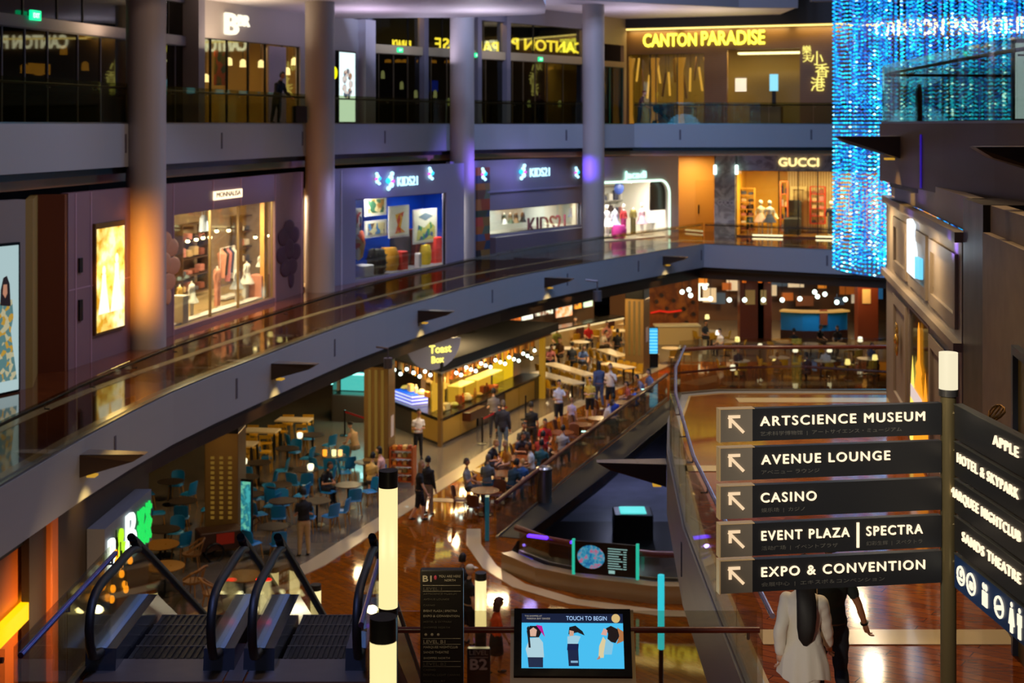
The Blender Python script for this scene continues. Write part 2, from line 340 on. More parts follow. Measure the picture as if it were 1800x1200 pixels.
# lower concourse with the opening to the level below
HOLE = [(0.15,41.0), (-0.05,39.9), (0.1,38.7), (0.9,37.6), (2.0,36.9), (3.6,36.3), (6.0,36.0), (17,36.0), (17,62.6), (13,64.2), (10,63.8), (7.9,62.2), (3.1,48.6)]
mb = MB(); mb.prism([(-25,12), (30,12), (30,36), (-25,36)], -.3, 0); mb.prism([(-25,36)] + [(6.0,36.0), (3.6,36.3), (2.0,36.9), (0.9,37.6), (0.1,38.7), (-0.05,39.9), (0.15,41.0), (3.1,48.6), (7.9,62.2), (7.9,95), (-25,95)], -.3, 0)
mb.prism([(7.9,62.2), (10,63.8), (13,64.2), (17,62.6), (17,95), (7.9,95)], -.3, 0); mb.prism([(17,36), (30,36), (30,95), (17,95)], -.3, 0)
struct('floor', mb, [WOODO], label='orange glossy timber floor of the lower concourse')
mb = MB(); mb.prism([(-24.9,26), (-10.3,30), (-5.4,38.9), (0.9,57), (4.1,63.9), (8,72), (25,72), (25,94.9), (-24.9,94.9)], -0.02, 0.01, 0)
mb.band([(-9.2,31.9), (-5.4,38.9), (0.9,57), (4.1,63.9), (8,72)], -0.35, 0.25, 0, 0.016, 1)
mb.band([(-1.3,49.6), (0.2,47.6)], -0.2, 0.2, 0, 0.014, 1); mb.band([(-2.6,45.5), (-0.2,45.2)], -0.2, 0.2, 0, 0.012, 1)
mb.band([(-1.35,42.2), (-1.3,40.6), (-0.8,38.5), (0.0,36.9), (1.42,35.6), (3.67,34.7), (7,34.5)], 0.0, 0.42, 0, 0.016, 1)
struct('floor', mb, [STONE, CREAM], label='stone tiled floor of the food hall with a cream border')
mb = MB(); mb.prism([(-6,34), (20,34), (20,80), (-6,80)], -4.3, -4.0, 0); mb.band(HOLE + [HOLE[0]], 0.0, -0.3, -0.4, -0.02, 1); mb.prism([(-5.9,34.1), (19.9,34.1), (19.9,57.3), (-5.9,57.3)], -4.1, -3.98, 1); mb.box(-6, 20, 79.8, 80, -4, -.4, 1); mb.box(-6.2, -6, 34, 80, -4, -.4, 1); mb.box(-6, 20, 33.8, 34, -4, -.4, 1)
struct('floor', mb, [DARKF, BLACK], label='dark floor of the level below seen down the opening')
# slab edges
for path, z1, nm, lb in ((L1P, 12.0, 'trim_1', 'grey curved slab edge of the upper gallery'), (B1P, 6.0, 'trim_2', 'grey curved slab edge of the middle gallery'), (RP, 6.0, 'trim_3', 'grey slab edge of the right hand deck')):
    mb = MB(); mb.band(path, 0.0, 0.25, z1 - 1.12, z1 + 0.02); L = plen(path); s = 3.0
    while s < min(L, 66):
        p, d = along(path, s); mb.cbox((p.x, p.y, z1 - 0.5), (0.03, 0.09, 0.5), rz=math.atan2(d.y, d.x) - R(90), m=1); s += 6.6
    struct(nm, mb, [GREY, mat('joint_grey', '#55505a', 0.6)], label=lb)
    mb = MB(); mb.band(path, 0.18, 0.5, z1 - 1.3, z1 - 1.1, 0); zb = z1 - (1.55 if z1 > 6 else 1.75); mb.band(path, 0.5, 0.8, zb, z1 - 1.25, 1); mb.band(path, 0.8, 1.0, zb + .05, z1 - 1.3, 0)
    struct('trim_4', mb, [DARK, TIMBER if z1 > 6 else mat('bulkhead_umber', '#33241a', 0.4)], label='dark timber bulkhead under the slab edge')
mb = MB(); mb.band(R1P, 0.0, 0.25, 10.85, 12.02); struct('trim_5', mb, mat('gallery_paint_brown', '#57463a', 0.5), label='brown grey curved slab edge of the right hand upper gallery')
mb = MB(); mb.band(R1P, 0.3, 0.6, 10.42, 10.8, 1); mb.band(R1P, 0.2, 0.4, 10.72, 10.9, 0); struct('trim_6', mb, [DARK, mat('bulkhead_blue', '#5a5488', 0.4)], label='bulkhead under the right hand upper gallery')
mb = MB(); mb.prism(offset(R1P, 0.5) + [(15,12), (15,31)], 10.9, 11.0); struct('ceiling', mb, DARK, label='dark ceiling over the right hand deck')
p, d = along(R1P, 10.4); mb = MB(); mb.cbox((0,0,0), (.07,.02,.95)); obj('violet_glow_strip', mb, glow('violet_strip', '#3418b0', .55), None, (p.x - .02, p.y, 11.35), math.atan2(d.y, d.x), label='thin violet glowing strip on the slab edge of the right hand upper gallery', cat='light strip')  # narrow violet mark drawn as an emissive strip
light('SPOT', (6.6, 26, 10.1), 26, (.2, .1, 1), .1, aim=(7.9, 26, 10.75), spot=100, blend=1); light('SPOT', (6.3, 21, 10.1), 26, (.2, .1, 1), .1, aim=(7.5, 21, 10.75), spot=100, blend=1)
# ceilings over the upper gallery
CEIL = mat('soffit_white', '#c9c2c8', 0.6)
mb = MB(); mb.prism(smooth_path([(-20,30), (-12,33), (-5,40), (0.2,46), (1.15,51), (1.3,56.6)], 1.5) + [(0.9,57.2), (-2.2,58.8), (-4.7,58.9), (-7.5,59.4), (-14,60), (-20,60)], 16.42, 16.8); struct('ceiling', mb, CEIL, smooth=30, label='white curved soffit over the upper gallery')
mb = MB(); mb.prism([(1.4,64.5), (11,69.8), (14,70), (14,80), (1.4,80)], 17.75, 18.0, 0); mb.band([(1.4,64.5), (11,69.8), (14,70)], 0, -.3, 17.72, 21, 1); struct('ceiling', mb, [CEIL, WALLG], label='pale soffit strip before the restaurant')
mb = MB(); mb.box(13.6, 34, 64.5, 65, 17.6, 24); struct('wall_back', mb, mat('dim_grey', '#5b555c', 0.6), label='dim grey wall over the restaurant front')
mb = MB(); mb.box(-30, 34, 96, 96.5, -1, 26); mb.box(-25.5, -25, 12, 96, -1, 26); mb.box(31.5, 32, 30, 96, -1, 26); mb.box(-30, 34, 84, 84.3, 6, 26); struct('wall_back', mb, WALLD, label='dark rear walls of the mall')
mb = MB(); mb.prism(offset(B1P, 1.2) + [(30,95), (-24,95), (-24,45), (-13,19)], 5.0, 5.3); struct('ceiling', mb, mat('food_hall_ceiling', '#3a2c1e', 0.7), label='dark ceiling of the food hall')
# columns
for i, (x, y, lb) in enumerate(((-9.88,38.4,'tall round column lit orange at its foot beside the purple shop'), (-6.93,51.3,'tall round column left of the blue children shop window'), (-2.17,61.9,'tall round violet-lit column right of the blue children shop window'), (3.9,68.2,'tall round column with a blue light spot beside the white shop'))):
    mb = MB(); mb.cyl(x, y, 6.0, 22, 0.53, n=40); struct('column', mb, COLM, smooth=40, label=lb)
light('SPOT', (-9.6, 34.4, 8.0), 1200, (1.0, 0.32, 0.02), 0.1, aim=(-9.75, 38.2, 8.3), spot=62, blend=1.0)
light('SPOT', (0.2, 61.2, 10.0), 420, (0.22, 0.12, 1.0), 0.1, aim=(-2.17, 61.9, 10.2), spot=70, blend=1.0)
light('SPOT', (2.5, 66.0, 9.9), 900, (0.12, 0.05, 1.0), 0.1, aim=(3.9, 68.2, 9.9), spot=40, blend=1.0)
light('SPOT', (-4.6, 50.6, 9.5), 130, (0.5, 0.45, 1.0), 0.3, aim=(-6.9, 51.3, 9.0), spot=80, blend=1.0)
# railings: glass panels, shoe, handrail on brackets
def railing(label, path, z, plen_m, rail_mat, hand=0.98, top=1.1, off=0.1, group=None, brackets=True, r=0.03):
    t = thing('glass_railing', label, 'railing', (path[0][0], path[0][1], z)); o0 = Vector((path[0][0], path[0][1]))
    loc = lambda p: (p[0] - o0.x, p[1] - o0.y)
    L = plen(path); n = max(1, round(L / plen_m))
    for i in range(n):
        s0, s1 = L * i / n + 0.01, L * (i + 1) / n - 0.01; pts = [loc(along(path, s0 + (s1 - s0) * k / 3)[0]) for k in range(4)]
        mb = MB(); mb.band(pts, 0.05, 0.065, 0.03, top); obj('glass_panel', mb, GLU if z > 11 and path[0][0] < 7 else GL, t)
        if brackets:
            p, d = along(path, s0 + 0.1); q = loc(p); nn = Vector((-d.y, d.x)); a = Vector((q[0], q[1], hand - 0.09)) + Vector((nn.x, nn.y, 0)) * 0.06; mb2 = MB()
            mb2.tube([a, a + Vector((nn.x, nn.y, 0)) * off * 0.9, a + Vector((nn.x * off, nn.y * off, 0.08))], 0.016, 6)
            obj('bracket', mb2, STEEL, t)
    mb = MB(); hp = [(*loc(p), hand) for p in offset(path, 0.06 + off)]; mb.tube(hp, r, 8); obj('handrail', mb, rail_mat, t, smooth=50)
    mb = MB(); mb.band([loc(p) for p in path], 0.03, 0.09, -0.02, 0.06); obj('base_shoe', mb, STEEL, t)
    return t
railing('curved glass railing of the middle gallery before the purple and blue shops', [p for p in B1P if p[1] < 71.05 and p[0] < 9.5] + [(9.6,71.1)], 6, 2.2, RAILDARK)
railing('straight glass railing before the fashion shop with marble front', [(9.6,71.1), (15.4,67.8), (22,64.8)], 6, 2.2, RAILDARK)
railing('curved glass railing of the upper gallery', [p for p in L1P if p[0] < 6], 12, 2.4, RAILDARK)
railing('straight glass railing of the upper gallery before the restaurant', [(6.02,70), (16.2,70.8), (24,71)], 12, 2.4, RAILDARK)
railing('curved glass railing of the right hand upper gallery with dark handrail', R1P[1:-1], 12, 1.8, BLACK, hand=1.05, top=1.22)
railing('short straight glass railing at the far end of the right hand upper gallery', R1P[:2], 12, 1.8, BLACK, hand=1.05, top=1.22)
railing('glass railing with violet-lit handrail along the edge of the right hand deck', RP[2:], 6, 1.7, mat('lilac_rail', '#8d7f9a', 0.25, 0.7), hand=1.08, top=1.12)
railing('glass railing with red wooden handrail across the far end of the right hand deck', [(9.6,32.0), (4.6,32.0), (3.68,31.6)], 6, 1.6, RAILWOOD, hand=1.02, top=1.2, r=0.045)
railing('glass railing with red wooden handrail behind the touch screen kiosk', [(2.45,14.22), (-1.4,14.22)], 6, 1.95, RAILWOOD, hand=1.0, top=1.16, off=0.08, r=0.032)
railing('glass railing with violet handrail left of the escalators', [(-4.75,16.6), (-4.75,13.4)], 6, 1.6, mat('violet_rail', '#5b4f8e', 0.25, 0.7), hand=1.0, top=1.08, off=0.06)
railing('short glass railing with red handrail at the left edge of the landing', [(-4.75,13.4), (-7.2,13.4)], 6, 1.2, RAILWOOD, hand=1.0, top=1.08, off=0.06)
railing('short glass railing beside the right hand escalator', [(-1.4,14.22), (-1.42,16.3)], 6, 1.0, mat('violet_rail', '#5b4f8e'), hand=1.0, top=1.08, off=0.05)
# wedge shaped lamp brackets on the slab edges
WING = mat('bracket_bronze', '#3a2c24', 0.4, 0.4)
def wing(label, p, nrm, z, L=1.2, spot=8.0):
    rz = math.atan2(nrm[1], nrm[0]); t = thing('lamp_bracket', label, 'light bracket', (p[0], p[1], z), rz, 'wedge shaped lamp brackets on the slab edges')
    mb = MB(); a, b = 0.24, 0.12
    mb.add([(0,-a,0), (L,-b,0.0), (L,b,0.0), (0,a,0), (0,-a,-0.42), (L*0.82,-b,-0.13), (L*0.82,b,-0.13), (0,a,-0.42)], [(0,1,2,3), (4,7,6,5), (0,4,5,1), (2,6,7,3), (1,5,6,2), (0,3,7,4)])
    obj('housing', mb, WING, t); mb = MB(); mb.add([(-0.02,-a,0.012), (L*1.01,-b,0.012), (L*1.01,b,0.012), (-0.02,a,0.012)], [(0,1,2,3)]); obj('lit_top_face', mb, mat('bracket_top_lit', '#8d8076', 0.3, 0.5), t)  # paler plate puts the light falling on the top into its colour
    mb = MB(); mb.cbox((0.16, 0, -0.43), (0.16, 0.2, 0.04)); obj('lens', mb, glow('bracket_lens', '#ffc040', .5), t)
    if spot: light('SPOT', (p[0] + nrm[0] * 0.7, p[1] + nrm[1] * 0.7, z - 0.6), spot * 9, (1, .66, .2), 0.05, aim=(p[0] - nrm[0] * 0.3, p[1] - nrm[1] * 0.3, z - 1.25), spot=62, blend=1.0, name='bracket_light')
def px_on(path, px):
    for i in range(400):
        s = plen(path) * i / 400; p, d = along(path, s)
        if p.y > 1 and HX + FPX * p.x / p.y >= px: return p, Vector((d.y, -d.x))
for px, lb in ((145, 'lamp bracket nearest the lower left corner of the middle gallery'), (478, 'lamp bracket under the purple shop window'), (736, 'lamp bracket under the blue children shop'), (960, 'lamp bracket under the shop strip with red letters'), (1166, 'small lamp bracket near the far corner of the middle gallery')):
    p, nn = px_on(B1P, px); wing(lb, p, nn, 5.76)
wing('dark lamp bracket on the tip of the right hand upper gallery', (7.43,27.4), (-1,0), 11.77, 1.2, 6)
wing('dark lamp bracket at the right edge of the upper gallery slab', (6.9,17.6), (-1,0), 11.72, 1.2, 6)
wing('pale lamp bracket below the glass edge of the right hand deck', (2.93,27.2), (-1,0.02), 5.55, 1.3, 0)
# ------------------------------------------------------------------ shops of the middle gallery (floor level 6)
FA = Fr((-12.6,29.3), (-11.05,32.3)); FP = Fr((-10.86,34.8), (-7.45,50.9)); FK = Fr((-6.55,53.0), (-2.5,60.2)); FK2 = Fr((-2.0,62.2), (3.45,70.4))
FW = Fr((3.6,71.2), (8.75,76.3)); FD = Fr((9.5,80), (11.6,80)); FG = Fr((10.9,76.6), (25,72.4))
PURP = mat('purple_panel', '#86666e', 0.4); PURPL = mat('panel_joint', '#b08a98', 0.4); BROWNP = mat('rust_brown_panel', '#6a3410', 0.5); OLIVE = mat('olive_plaster', '#8d7434', 0.6)
BLUEW = mat('cobalt_wall', '#0a3fb4', 0.35); KGREY = mat('lilac_grey_panel', '#8f8ea6', 0.45); IVORY = mat('ivory_plaster', '#e8e2d0', 0.5)
AMBW = mat('amber_wall', '#e0a830', 0.5); CRM = mat('cream_wall', '#d8c29a', 0.55); BRZ = mat('dark_bronze', '#1d1712', 0.35, 0.5)
def room(fr, u0, u1, z0, z1, depth, wall, floor_m, e, col=WHITE, label=None, back=None, n=1, ext=0.0):
    """shop interior behind the front wall; ext lets it run on behind the wall to the right of the window"""
    a = 0.24; u2 = u1 + ext
    for nm, bx, m, lb in (('wall_inside', (u0-.05, u2+.05, depth, depth+.05, z0, z1), back or wall, 'rear wall, '), ('wall_inside', (u0-.08, u0, a, depth, z0, z1), wall, 'left wall, '), ('wall_inside', (u2, u2+.08, a, depth, z0, z1), back or wall, 'right wall, '), ('ceiling', (u0, u2, a, depth, z1, z1+.05), wall, 'ceiling, '), ('floor', (u0, u2, a, depth, z0-.05, z0), floor_m, 'floor, ')):
        mb = MB(); mb.box(*bx); fr.struct(nm, mb, m, label=lb + label if label else None)
    for k in range(n):
        u = u0 + (u2 - u0) * (k + 0.5) / n; p = fr.w(u, min(.6, depth * .3), z1 - 0.12)
        light('AREA', p, e / n, col, 0.5, name='shop_light')
def pane(fr, label, u0, u1, z0, z1, mull=(), fm=None, v=0.1, gm=None, n=[0], trans=(), w=.05):
    n[0] += 1; t = fr.thing('window_%d' % n[0], label, 'window', kind='structure')
    mb = MB(); mb.box(u0, u1, v, v + .012, z0, z1); fr.obj('pane', mb, gm or GLS, t)
    mb = MB()
    for k in (u0, u1, *mull): mb.box(k - w/2, k + w/2, v - .03, v + .05, z0, z1)
    for k in (z0, z1, *trans): mb.box(u0, u1, v - .03, v + .05, k - w/2, k + w/2)
    fr.obj('frame', mb, fm or BRZ, t); return t
# far left wall with an advertising light box
mb = MB(); mb.box(-3, FA.L, 0, .3, 6, 10.3); FA.struct('wall_left', mb, WALLG, label='grey wall at the far left of the middle gallery')
u0, u1, z0, z1 = FA.rect(-45, 470, 25, 684)
t = FA.thing('advertising_lightbox', 'tall light box of a woman in a flowered dress at the left edge', 'light box'); z0 = 6.06; z1 = 9.3
mb = MB(); mb.box(u0 - .06, u1 + .06, -.12, 0, z0 - .05, z1 + .06); FA.obj('frame', mb, BLACK, t)
mb = MB(); mb.box(u0, u1, -.135, -.12, z0, z1); FA.obj('poster', mb, glow('poster_pale_blue', '#a9c2c4', 0.9), t)
um = FA.hit(9, 560, -.14)[0]; mb = MB()
mb.slab([(um-.12,z1-.95),(um-.05,z1-.7),(um+.05,z1-.66),(um+.13,z1-.85),(um+.16,z1-1.35),(um-.14,z1-1.3)], -.142, -.136, 0)
mb.slab([(um-.07,z1-1.05),(um-.05,z1-.85),(um+.05,z1-.85),(um+.06,z1-1.05),(um,z1-1.15)], -.146, -.142, 1)
mb.slab([(um-.25,z1-1.25),(um+.2,z1-1.2),(um+.24,z1-1.6),(um+.16,z1-1.9),(um+.34,z1-3.0),(um-.36,z1-3.0),(um-.16,z1-1.9)], -.141, -.136, 2)
FA.obj('picture', mb, [glow('print_dark', '#2a1d22', 0.5), glow('print_skin', '#c98d70', 0.7), pattern('print_flowers', 'blots', '#c8c49a', '#5d8a8a', 9, 0.6, c3='#c8a03a', emit=0.5)], t)
# recess with brown wall and olive return
mb = MB(); mb.prism([(-11.05,32.3), (-10.95,32.5), (-11.5,34.5), (-11.65,34.4)], 6, 10.3); struct('wall_left', mb, OLIVE, label='olive plaster side of the recess')
mb = MB(); mb.prism([(-11.65,34.4), (-10.88,34.6), (-10.88,34.8), (-11.7,34.6)], 6, 10.3); struct('wall_left', mb, BROWNP, label='rust brown wall of the recess before the purple shop')
# purple shop
wz0, wz1 = 6.15, 9.42; wu0, wu1 = FP.hit(305, 480)[0], FP.hit(483, 450)[0]
mb = MB(); mb.holes(0, FP.L, 6, 10.32, 0, .2, [(wu0, wu1, wz0, wz1)])
for px in (133, 160, 278, 305, 375, 424, 484, 530):
    u = FP.hit(px, 400)[0]; mb.box(u - .025, u + .025, -.012, 0, (9.42 if px in (375, 424) else 6.0), 10.3, 1)
mb.box(0, wu0, -.01, 0, 7.92, 7.95, 1)
FP.struct('wall_left', mb, [PURP, PURPL], label='purple panelled front of the children fashion shop')
room(FP, wu0, wu1, 6.12, 9.6, 3.2, CRM, mat('shop_floor_beige', '#b59a6c', 0.3), 860, (1, .78, .5), n=3, ext=4.6, label='warm inside of the purple shop', back=mat('taupe', '#8a7560', 0.6))
pane(FP, 'tall shop window of the purple shop', wu0, wu1, wz0, wz1, mull=[FP.hit(375, 400)[0], FP.hit(424, 400)[0]], fm=mat('brass_frame', '#8a7450', 0.35, 0.5), w=.03)
mb = MB(); mb.rbox(((wu0+wu1)/2, .48, 6.16), (wu1-wu0-.5, .36, .08), .02); FP.obj('lit_floor_slab', mb, WHITEM, label='low white slab added as the lit floor strip along the purple shop window', cat='added slab')  # white slab added so the floor strip reads as brightly lit
light('AREA', FP.w((wu0+wu1)/2, .3, 9.0), 130, (1,.85,.6), 3.0, .3)  # extra fill added to brighten the window front
mb = MB(); mb.box(wu1 - .32, wu1, .25, .4, wz0, wz1); FP.struct('trim_5', mb, mat('orange_lit_reveal', '#e0a050', 0.5), label='warm orange reveal of the purple shop window')
t = FP.thing('shop_sign', 'white lit name sign over the purple shop window', 'sign'); u0, u1, z0, z1 = FP.rect(374, 334, 423, 349)
mb = MB(); mb.box(u0, u1, -.06, -.01, z0, z1); FP.obj('sign_plate', mb, glow('sign_cream', '#ffe9c0', 1.6), t)
text('lettering', 'MONNALISA', mat('sign_letter_brown', '#8a6a44', .5), t, ((u0+u1)/2, -.065, z0 + .08), (z1-z0)*.6, (u1-u0)*.86, align='CENTER', bold=.01)
u0, u1, z0, z1 = FP.rect(165, 400, 213, 558); z0, z1 = 6.72, 9.35
t = FP.thing('poster_lightbox', 'golden backlit poster on the purple wall beside the orange-lit column', 'light box')
mb = MB(); mb.box(u0-.06, u1+.06, -.08, 0, z0-.06, z1+.14); FP.obj('frame', mb, mat('lightbox_frame', '#7a5a2a', .4, .5), t)
mb = MB(); mb.box(u0, u1, -.095, -.08, z0, z1); FP.obj('poster', mb, pattern('golden_print', 'noise', '#c8901c', '#fff4c0', 1.8, .6, c3='#f4d870', emit=1.1), t)
mb = MB(); um = (u0+u1)/2
for k, (du, h, w) in enumerate(((-.38, 1.25, .3), (.3, 1.55, .34))):
    mb.slab([(um+du-w,z0+.45),(um+du+w,z0+.45),(um+du+.12,z0+.45+h*.6),(um+du+.1,z0+.45+h*.8),(um+du-.1,z0+.45+h*.8),(um+du-.12,z0+.45+h*.6)], -.1, -.096)
    mb.ell((um+du, -.098, z0+.45+h*.88), (.1,.004,.13))
FP.obj('picture', mb, glow('print_white', '#fff6d8', 1.3), t)
light('AREA', FP.w(um, -.3, 8), 40, (1,.65,.2), 1.0, aim=FP.w(um, -3, 7.6))
def emblem(px, py, mt, lb, s):
    u, z = FP.hit(px, py); t = FP.thing('wall_emblem', lb, 'emblem'); mb = MB()
    for k in range(7):
        a = R(90 + 360*k/7); mb.ell((u + math.cos(a)*.8*s*.7, -.03, z + math.sin(a)*.62*s), (.46*s, .03, .26*s))
    mb.ell((u, -.04, z), (.4*s, .04, .3*s)); mb.ell((u+.2*s, -.03, z-.95*s), (.22*s, .03, .25*s)); FP.obj('flower', mb, mt, t, smooth=60)
emblem(288, 462, mat('emblem_salmon', '#e09a70', .5), 'salmon flower emblem on the purple wall left of its window', 1.0)
emblem(507, 437, mat('emblem_plum', '#4a2c40', .6), 'dark plum flower emblem on the purple wall right of its window', 1.15)
for px, py, pw in ((140, 466, 9), (140, 545, 13)):
    u, z = FP.hit(px, py); mb = MB(); mb.box(u-.08, u+.08, -.05, 0, z-pw*.02, z+pw*.02); FP.obj('wall_fitting', mb, BLACK, label='small dark %s on the purple pier' % ('fire call point' if py < 500 else 'intercom panel'), cat='wall fitting')
# child mannequins and displays
SKINW = mat('mannequin_white', '#efe6d8', .4)
def mannequin(fr, px, py, v, h, top, bottom, label, z0=None, skirt=True, group=None, legs=True, head=False, pxo=0, zb=None):
    """a dress form: torso, garment, skirt or trousers, two legs"""
    u, z = fr.hit(px, py, v); z = zb if zb is not None else z
    p = fr.w(u, v, z); t = thing('mannequin', label, 'mannequin', p, fr.ang, group); k = h
    mb = MB(); mb.lathe([(.001,.52*k),(.075*k,.53*k),(.062*k,.6*k),(.085*k,.7*k),(.09*k,.76*k),(.05*k,.8*k),(.028*k,.82*k),(.026*k,.86*k)] + ([(.05*k,.88*k),(.062*k,.94*k),(.04*k,.99*k),(.001,k)] if head else [(.001,.865*k)]), n=12, sy=.7); obj('torso', mb, SKINW, t, smooth=60)
    mb = MB(); mb.lathe([(.082*k,.55*k),(.07*k,.61*k),(.096*k,.7*k),(.1*k,.77*k),(.05*k,.81*k)], n=12, sy=.75)
    for s in (-1, 1): mb.tube([(s*.09*k,0,.77*k),(s*.135*k,.01,.66*k),(s*.14*k,-.01,.55*k)], [.034*k,.03*k,.024*k], 7)
    obj('jacket' if not skirt else 'bodice', mb, top, t, smooth=60)
    mb = MB()
    if skirt: mb.lathe([(.075*k,.6*k),(.12*k,.5*k),(.2*k,.36*k),(.19*k,.355*k),(.06*k,.5*k)], n=14, sy=.85); obj('skirt', mb, bottom, t, smooth=60)
    else:
        for s in (-1, 1): mb.tube([(s*.045*k,0,.57*k),(s*.055*k,0,.3*k),(s*.06*k,0,.04*k)], [.055*k,.046*k,.045*k], 8)
        obj('trousers', mb, bottom, t, smooth=60)
    if legs:
        for s in (-1, 1): mb = MB(); mb.tube([(s*.045*k,0,.5*k),(s*.047*k,0,.26*k),(s*.05*k,0,.03*k)], [.04*k,.03*k,.02*k], 7); mb.ell((s*.05*k,-.03*k,.02*k), (.025*k,.06*k,.02*k), 8, 5); obj('leg', mb, SKINW, t, smooth=60)
    return t
def cl(n, c): return mat('cloth_' + n, c, .8)
def plinth(fr, px, py, v, w, d, h, m, label, zb=None, cat='plinth', group=None):
    u, z = fr.hit(px, py, v); z = zb if zb is not None else z; p = fr.w(u, v, z); mb = MB(); mb.rbox((0,0,h/2), (w,d,h), .02)
    return obj('plinth', mb, m, None, p, fr.ang, label=label, cat=cat, group=group)
ZF = 6.12
plinth(FP, 316, 565, .45, .38, .4, .85, WHITEM, 'white display plinth at the left end of the purple shop window', ZF)
plinth(FP, 455, 520, .55, .7, .5, .8, mat('pink_plinth', '#d08a72', .5), 'pink display plinth at the right end of the purple shop window', ZF)
mannequin(FP, 337, 552, .7, 1.28, cl('white','#e8e8e2'), cl('whiteflower','#d8dcd4'), 'child mannequin in a white flared dress beside the white plinth', zb=ZF)
mannequin(FP, 316, 545, 1.1, 1.15, cl('sand','#c8a050'), cl('grey','#9a9c98'), 'child mannequin in a sand top behind the white dress', zb=ZF)
mannequin(FP, 382, 538, .9, 1.55, cl('peach','#d8927a'), cl('peach','#d8927a'), 'mannequin in a peach trouser suit in the middle of the window', zb=ZF, skirt=False)
mannequin(FP, 416, 520, .75, 1.35, cl('white','#e8e8e2'), cl('silver','#a8adb0'), 'child mannequin in a white top and silver skirt', zb=ZF)
mannequin(FP, 434, 512, .8, 1.5, cl('white','#e8e8e2'), cl('white','#e8e8e2'), 'child mannequin in a white dress left of the pink plinth', zb=ZF)
mannequin(FP, 456, 500, .55, .75, cl('white','#e8e8e2'), cl('white','#e8e8e2'), 'small white dress form standing on the pink plinth', zb=ZF+.8, legs=False)
def rack(fr, px, v, zb, w, h, n, cols, label, zt=None):
    u, _ = fr.hit(px, 450, v); p = fr.w(u, v, zb); t = thing('clothes_rack', label, 'clothes rack', p, fr.ang); mb = MB()
    mb.tube([(-w/2,0,0),(-w/2,0,h),(w/2,0,h),(w/2,0,0)], .018, 6); mb.box(-w/2-.05, w/2+.05, -.22, .22, .05, .12); obj('rack_frame', mb, WHITEM, t)
    for i in range(n):
        x = -w/2 + w*(i+.6)/(n+.2); L = h*random.uniform(.45,.72); mb = MB(); mb.lathe([(.1,h-.06-L),(.12,h-.2-L*.5),(.17,h-.2),(.03,h-.05),(.008,h+.02)], (x,0,0), 8, sx=.25); o = obj('garment', mb, cols[i % len(cols)], None, p, fr.ang, label='%s garment hanging on the rack, %s' % (('peach','dark','rose','navy','white','red')[i % 6], label.split(' rack')[0].replace('clothes','')), cat='garment', group='garments on the rack')
rack(FP, 400, 1.5, ZF, 1.2, 1.75, 5, [cl('peach','#d8927a'), cl('dark','#2a2226'), cl('rose','#c07070'), cl('navy','#22305a'), cl('white','#e8e8e2')], 'white clothes rack behind the peach suit')
def shelves(fr, px0, px1, v, z0, z1, n, m, label, goods=None, d=.4, cat='shelf unit'):
    u0, u1 = fr.hit(px0, 450, v)[0], fr.hit(px1, 450, v)[0]; t = fr.thing('shelf_unit', label, cat); mb = MB()
    for s in (u0, u1): mb.box(s-.03, s+.03, v, v+d, z0, z1)
    fr.obj('side_panel', mb, m, t)
    for i in range(n + 1):
        z = z0 + (z1-z0)*i/n; mb = MB(); mb.box(u0, u1, v, v+d, z, z+.035); fr.obj('shelf', mb, m, t)
        if goods and i < n:
            k = max(2, int((u1-u0)/.42))
            for j in range(k):
                w = (u1-u0)/k; h = (z1-z0)/n*random.uniform(.3,.75); mb = MB(); c = (u0+(j+.5)*w, v+d/2, z+.035+h/2)
                if goods == 'bags': mb.rbox(c, (w*.62,d*.5,h), .03); mb.tube([(c[0]-w*.15,c[1],z+.03+h),(c[0]-w*.1,c[1],z+.03+h*1.3),(c[0]+w*.1,c[1],z+.03+h*1.3),(c[0]+w*.15,c[1],z+.03+h)], .012, 5)
                elif goods == 'bottles': mb.lathe([(.05,-h/2),(.055,h*.1),(.02,h*.3),(.02,h*.5)], c, 8)
                else: mb.rbox(c, (w*.7,d*.6,h*.7), .04)
                fr.obj({'bags':'handbag','bottles':'bottle'}.get(goods,'folded_clothes'), mb, random.choice(GOODS), label=('%s %s on the %s, %s' % (('first','second','third','fourth','fifth','sixth','seventh','eighth')[j%8], {'bags':'handbag','bottles':'bottle'}.get(goods,'folded garment'), ('lowest','second','third','fourth','fifth','sixth','top')[i%7]+' shelf', label)), cat={'bags':'bag','bottles':'bottle'}.get(goods,'clothes'), group='goods on the ' + label)
    return t
GOODS = [cl('g1','#c8a878'), cl('g2','#8a4a3a'), cl('g3','#e0d8c8'), cl('g4','#4a4a5a'), cl('g5','#c07a70'), cl('g6','#3a2a28')]
shelves(FP, 322, 366, 2.7, 6.3, 8.6, 4, mat('shelf_walnut', '#4a3020', .5), 'walnut shelf in the purple shop', 'cloth')
shelves(FP, 426, 470, 2.7, 6.3, 8.6, 4, mat('shelf_walnut', '#4a3020', .5), 'second walnut shelf in the purple shop', 'cloth')
def spots(fr, pts, v, label, r=.09, es=14, col='#ffe2a8', cat='spotlight', group=None, nm='spotlight'):
    for px, py in pts:
        u, z = fr.hit(px, py, v); p = fr.w(u, v, z); t = thing(nm, label, cat, p, fr.ang, group or label)
        mb = MB(); mb.ell((0,0,0), (r,r,r*.8), 10, 6); obj('bulb', mb, glow('bulb_%s_%g' % (col, es), col, es), t); mb = MB(); mb.cyl(0, 0, r*.6, r*1.6, r*.8, r*.5, 10); obj('bulb_cap', mb, BRZ, t)
spots(FP, ((345,421),(357,418),(369,417),(381,406),(402,405),(449,417),(461,416),(470,414),(330,424)), 1.6, 'small bright spotlight under the purple shop ceiling', .07)
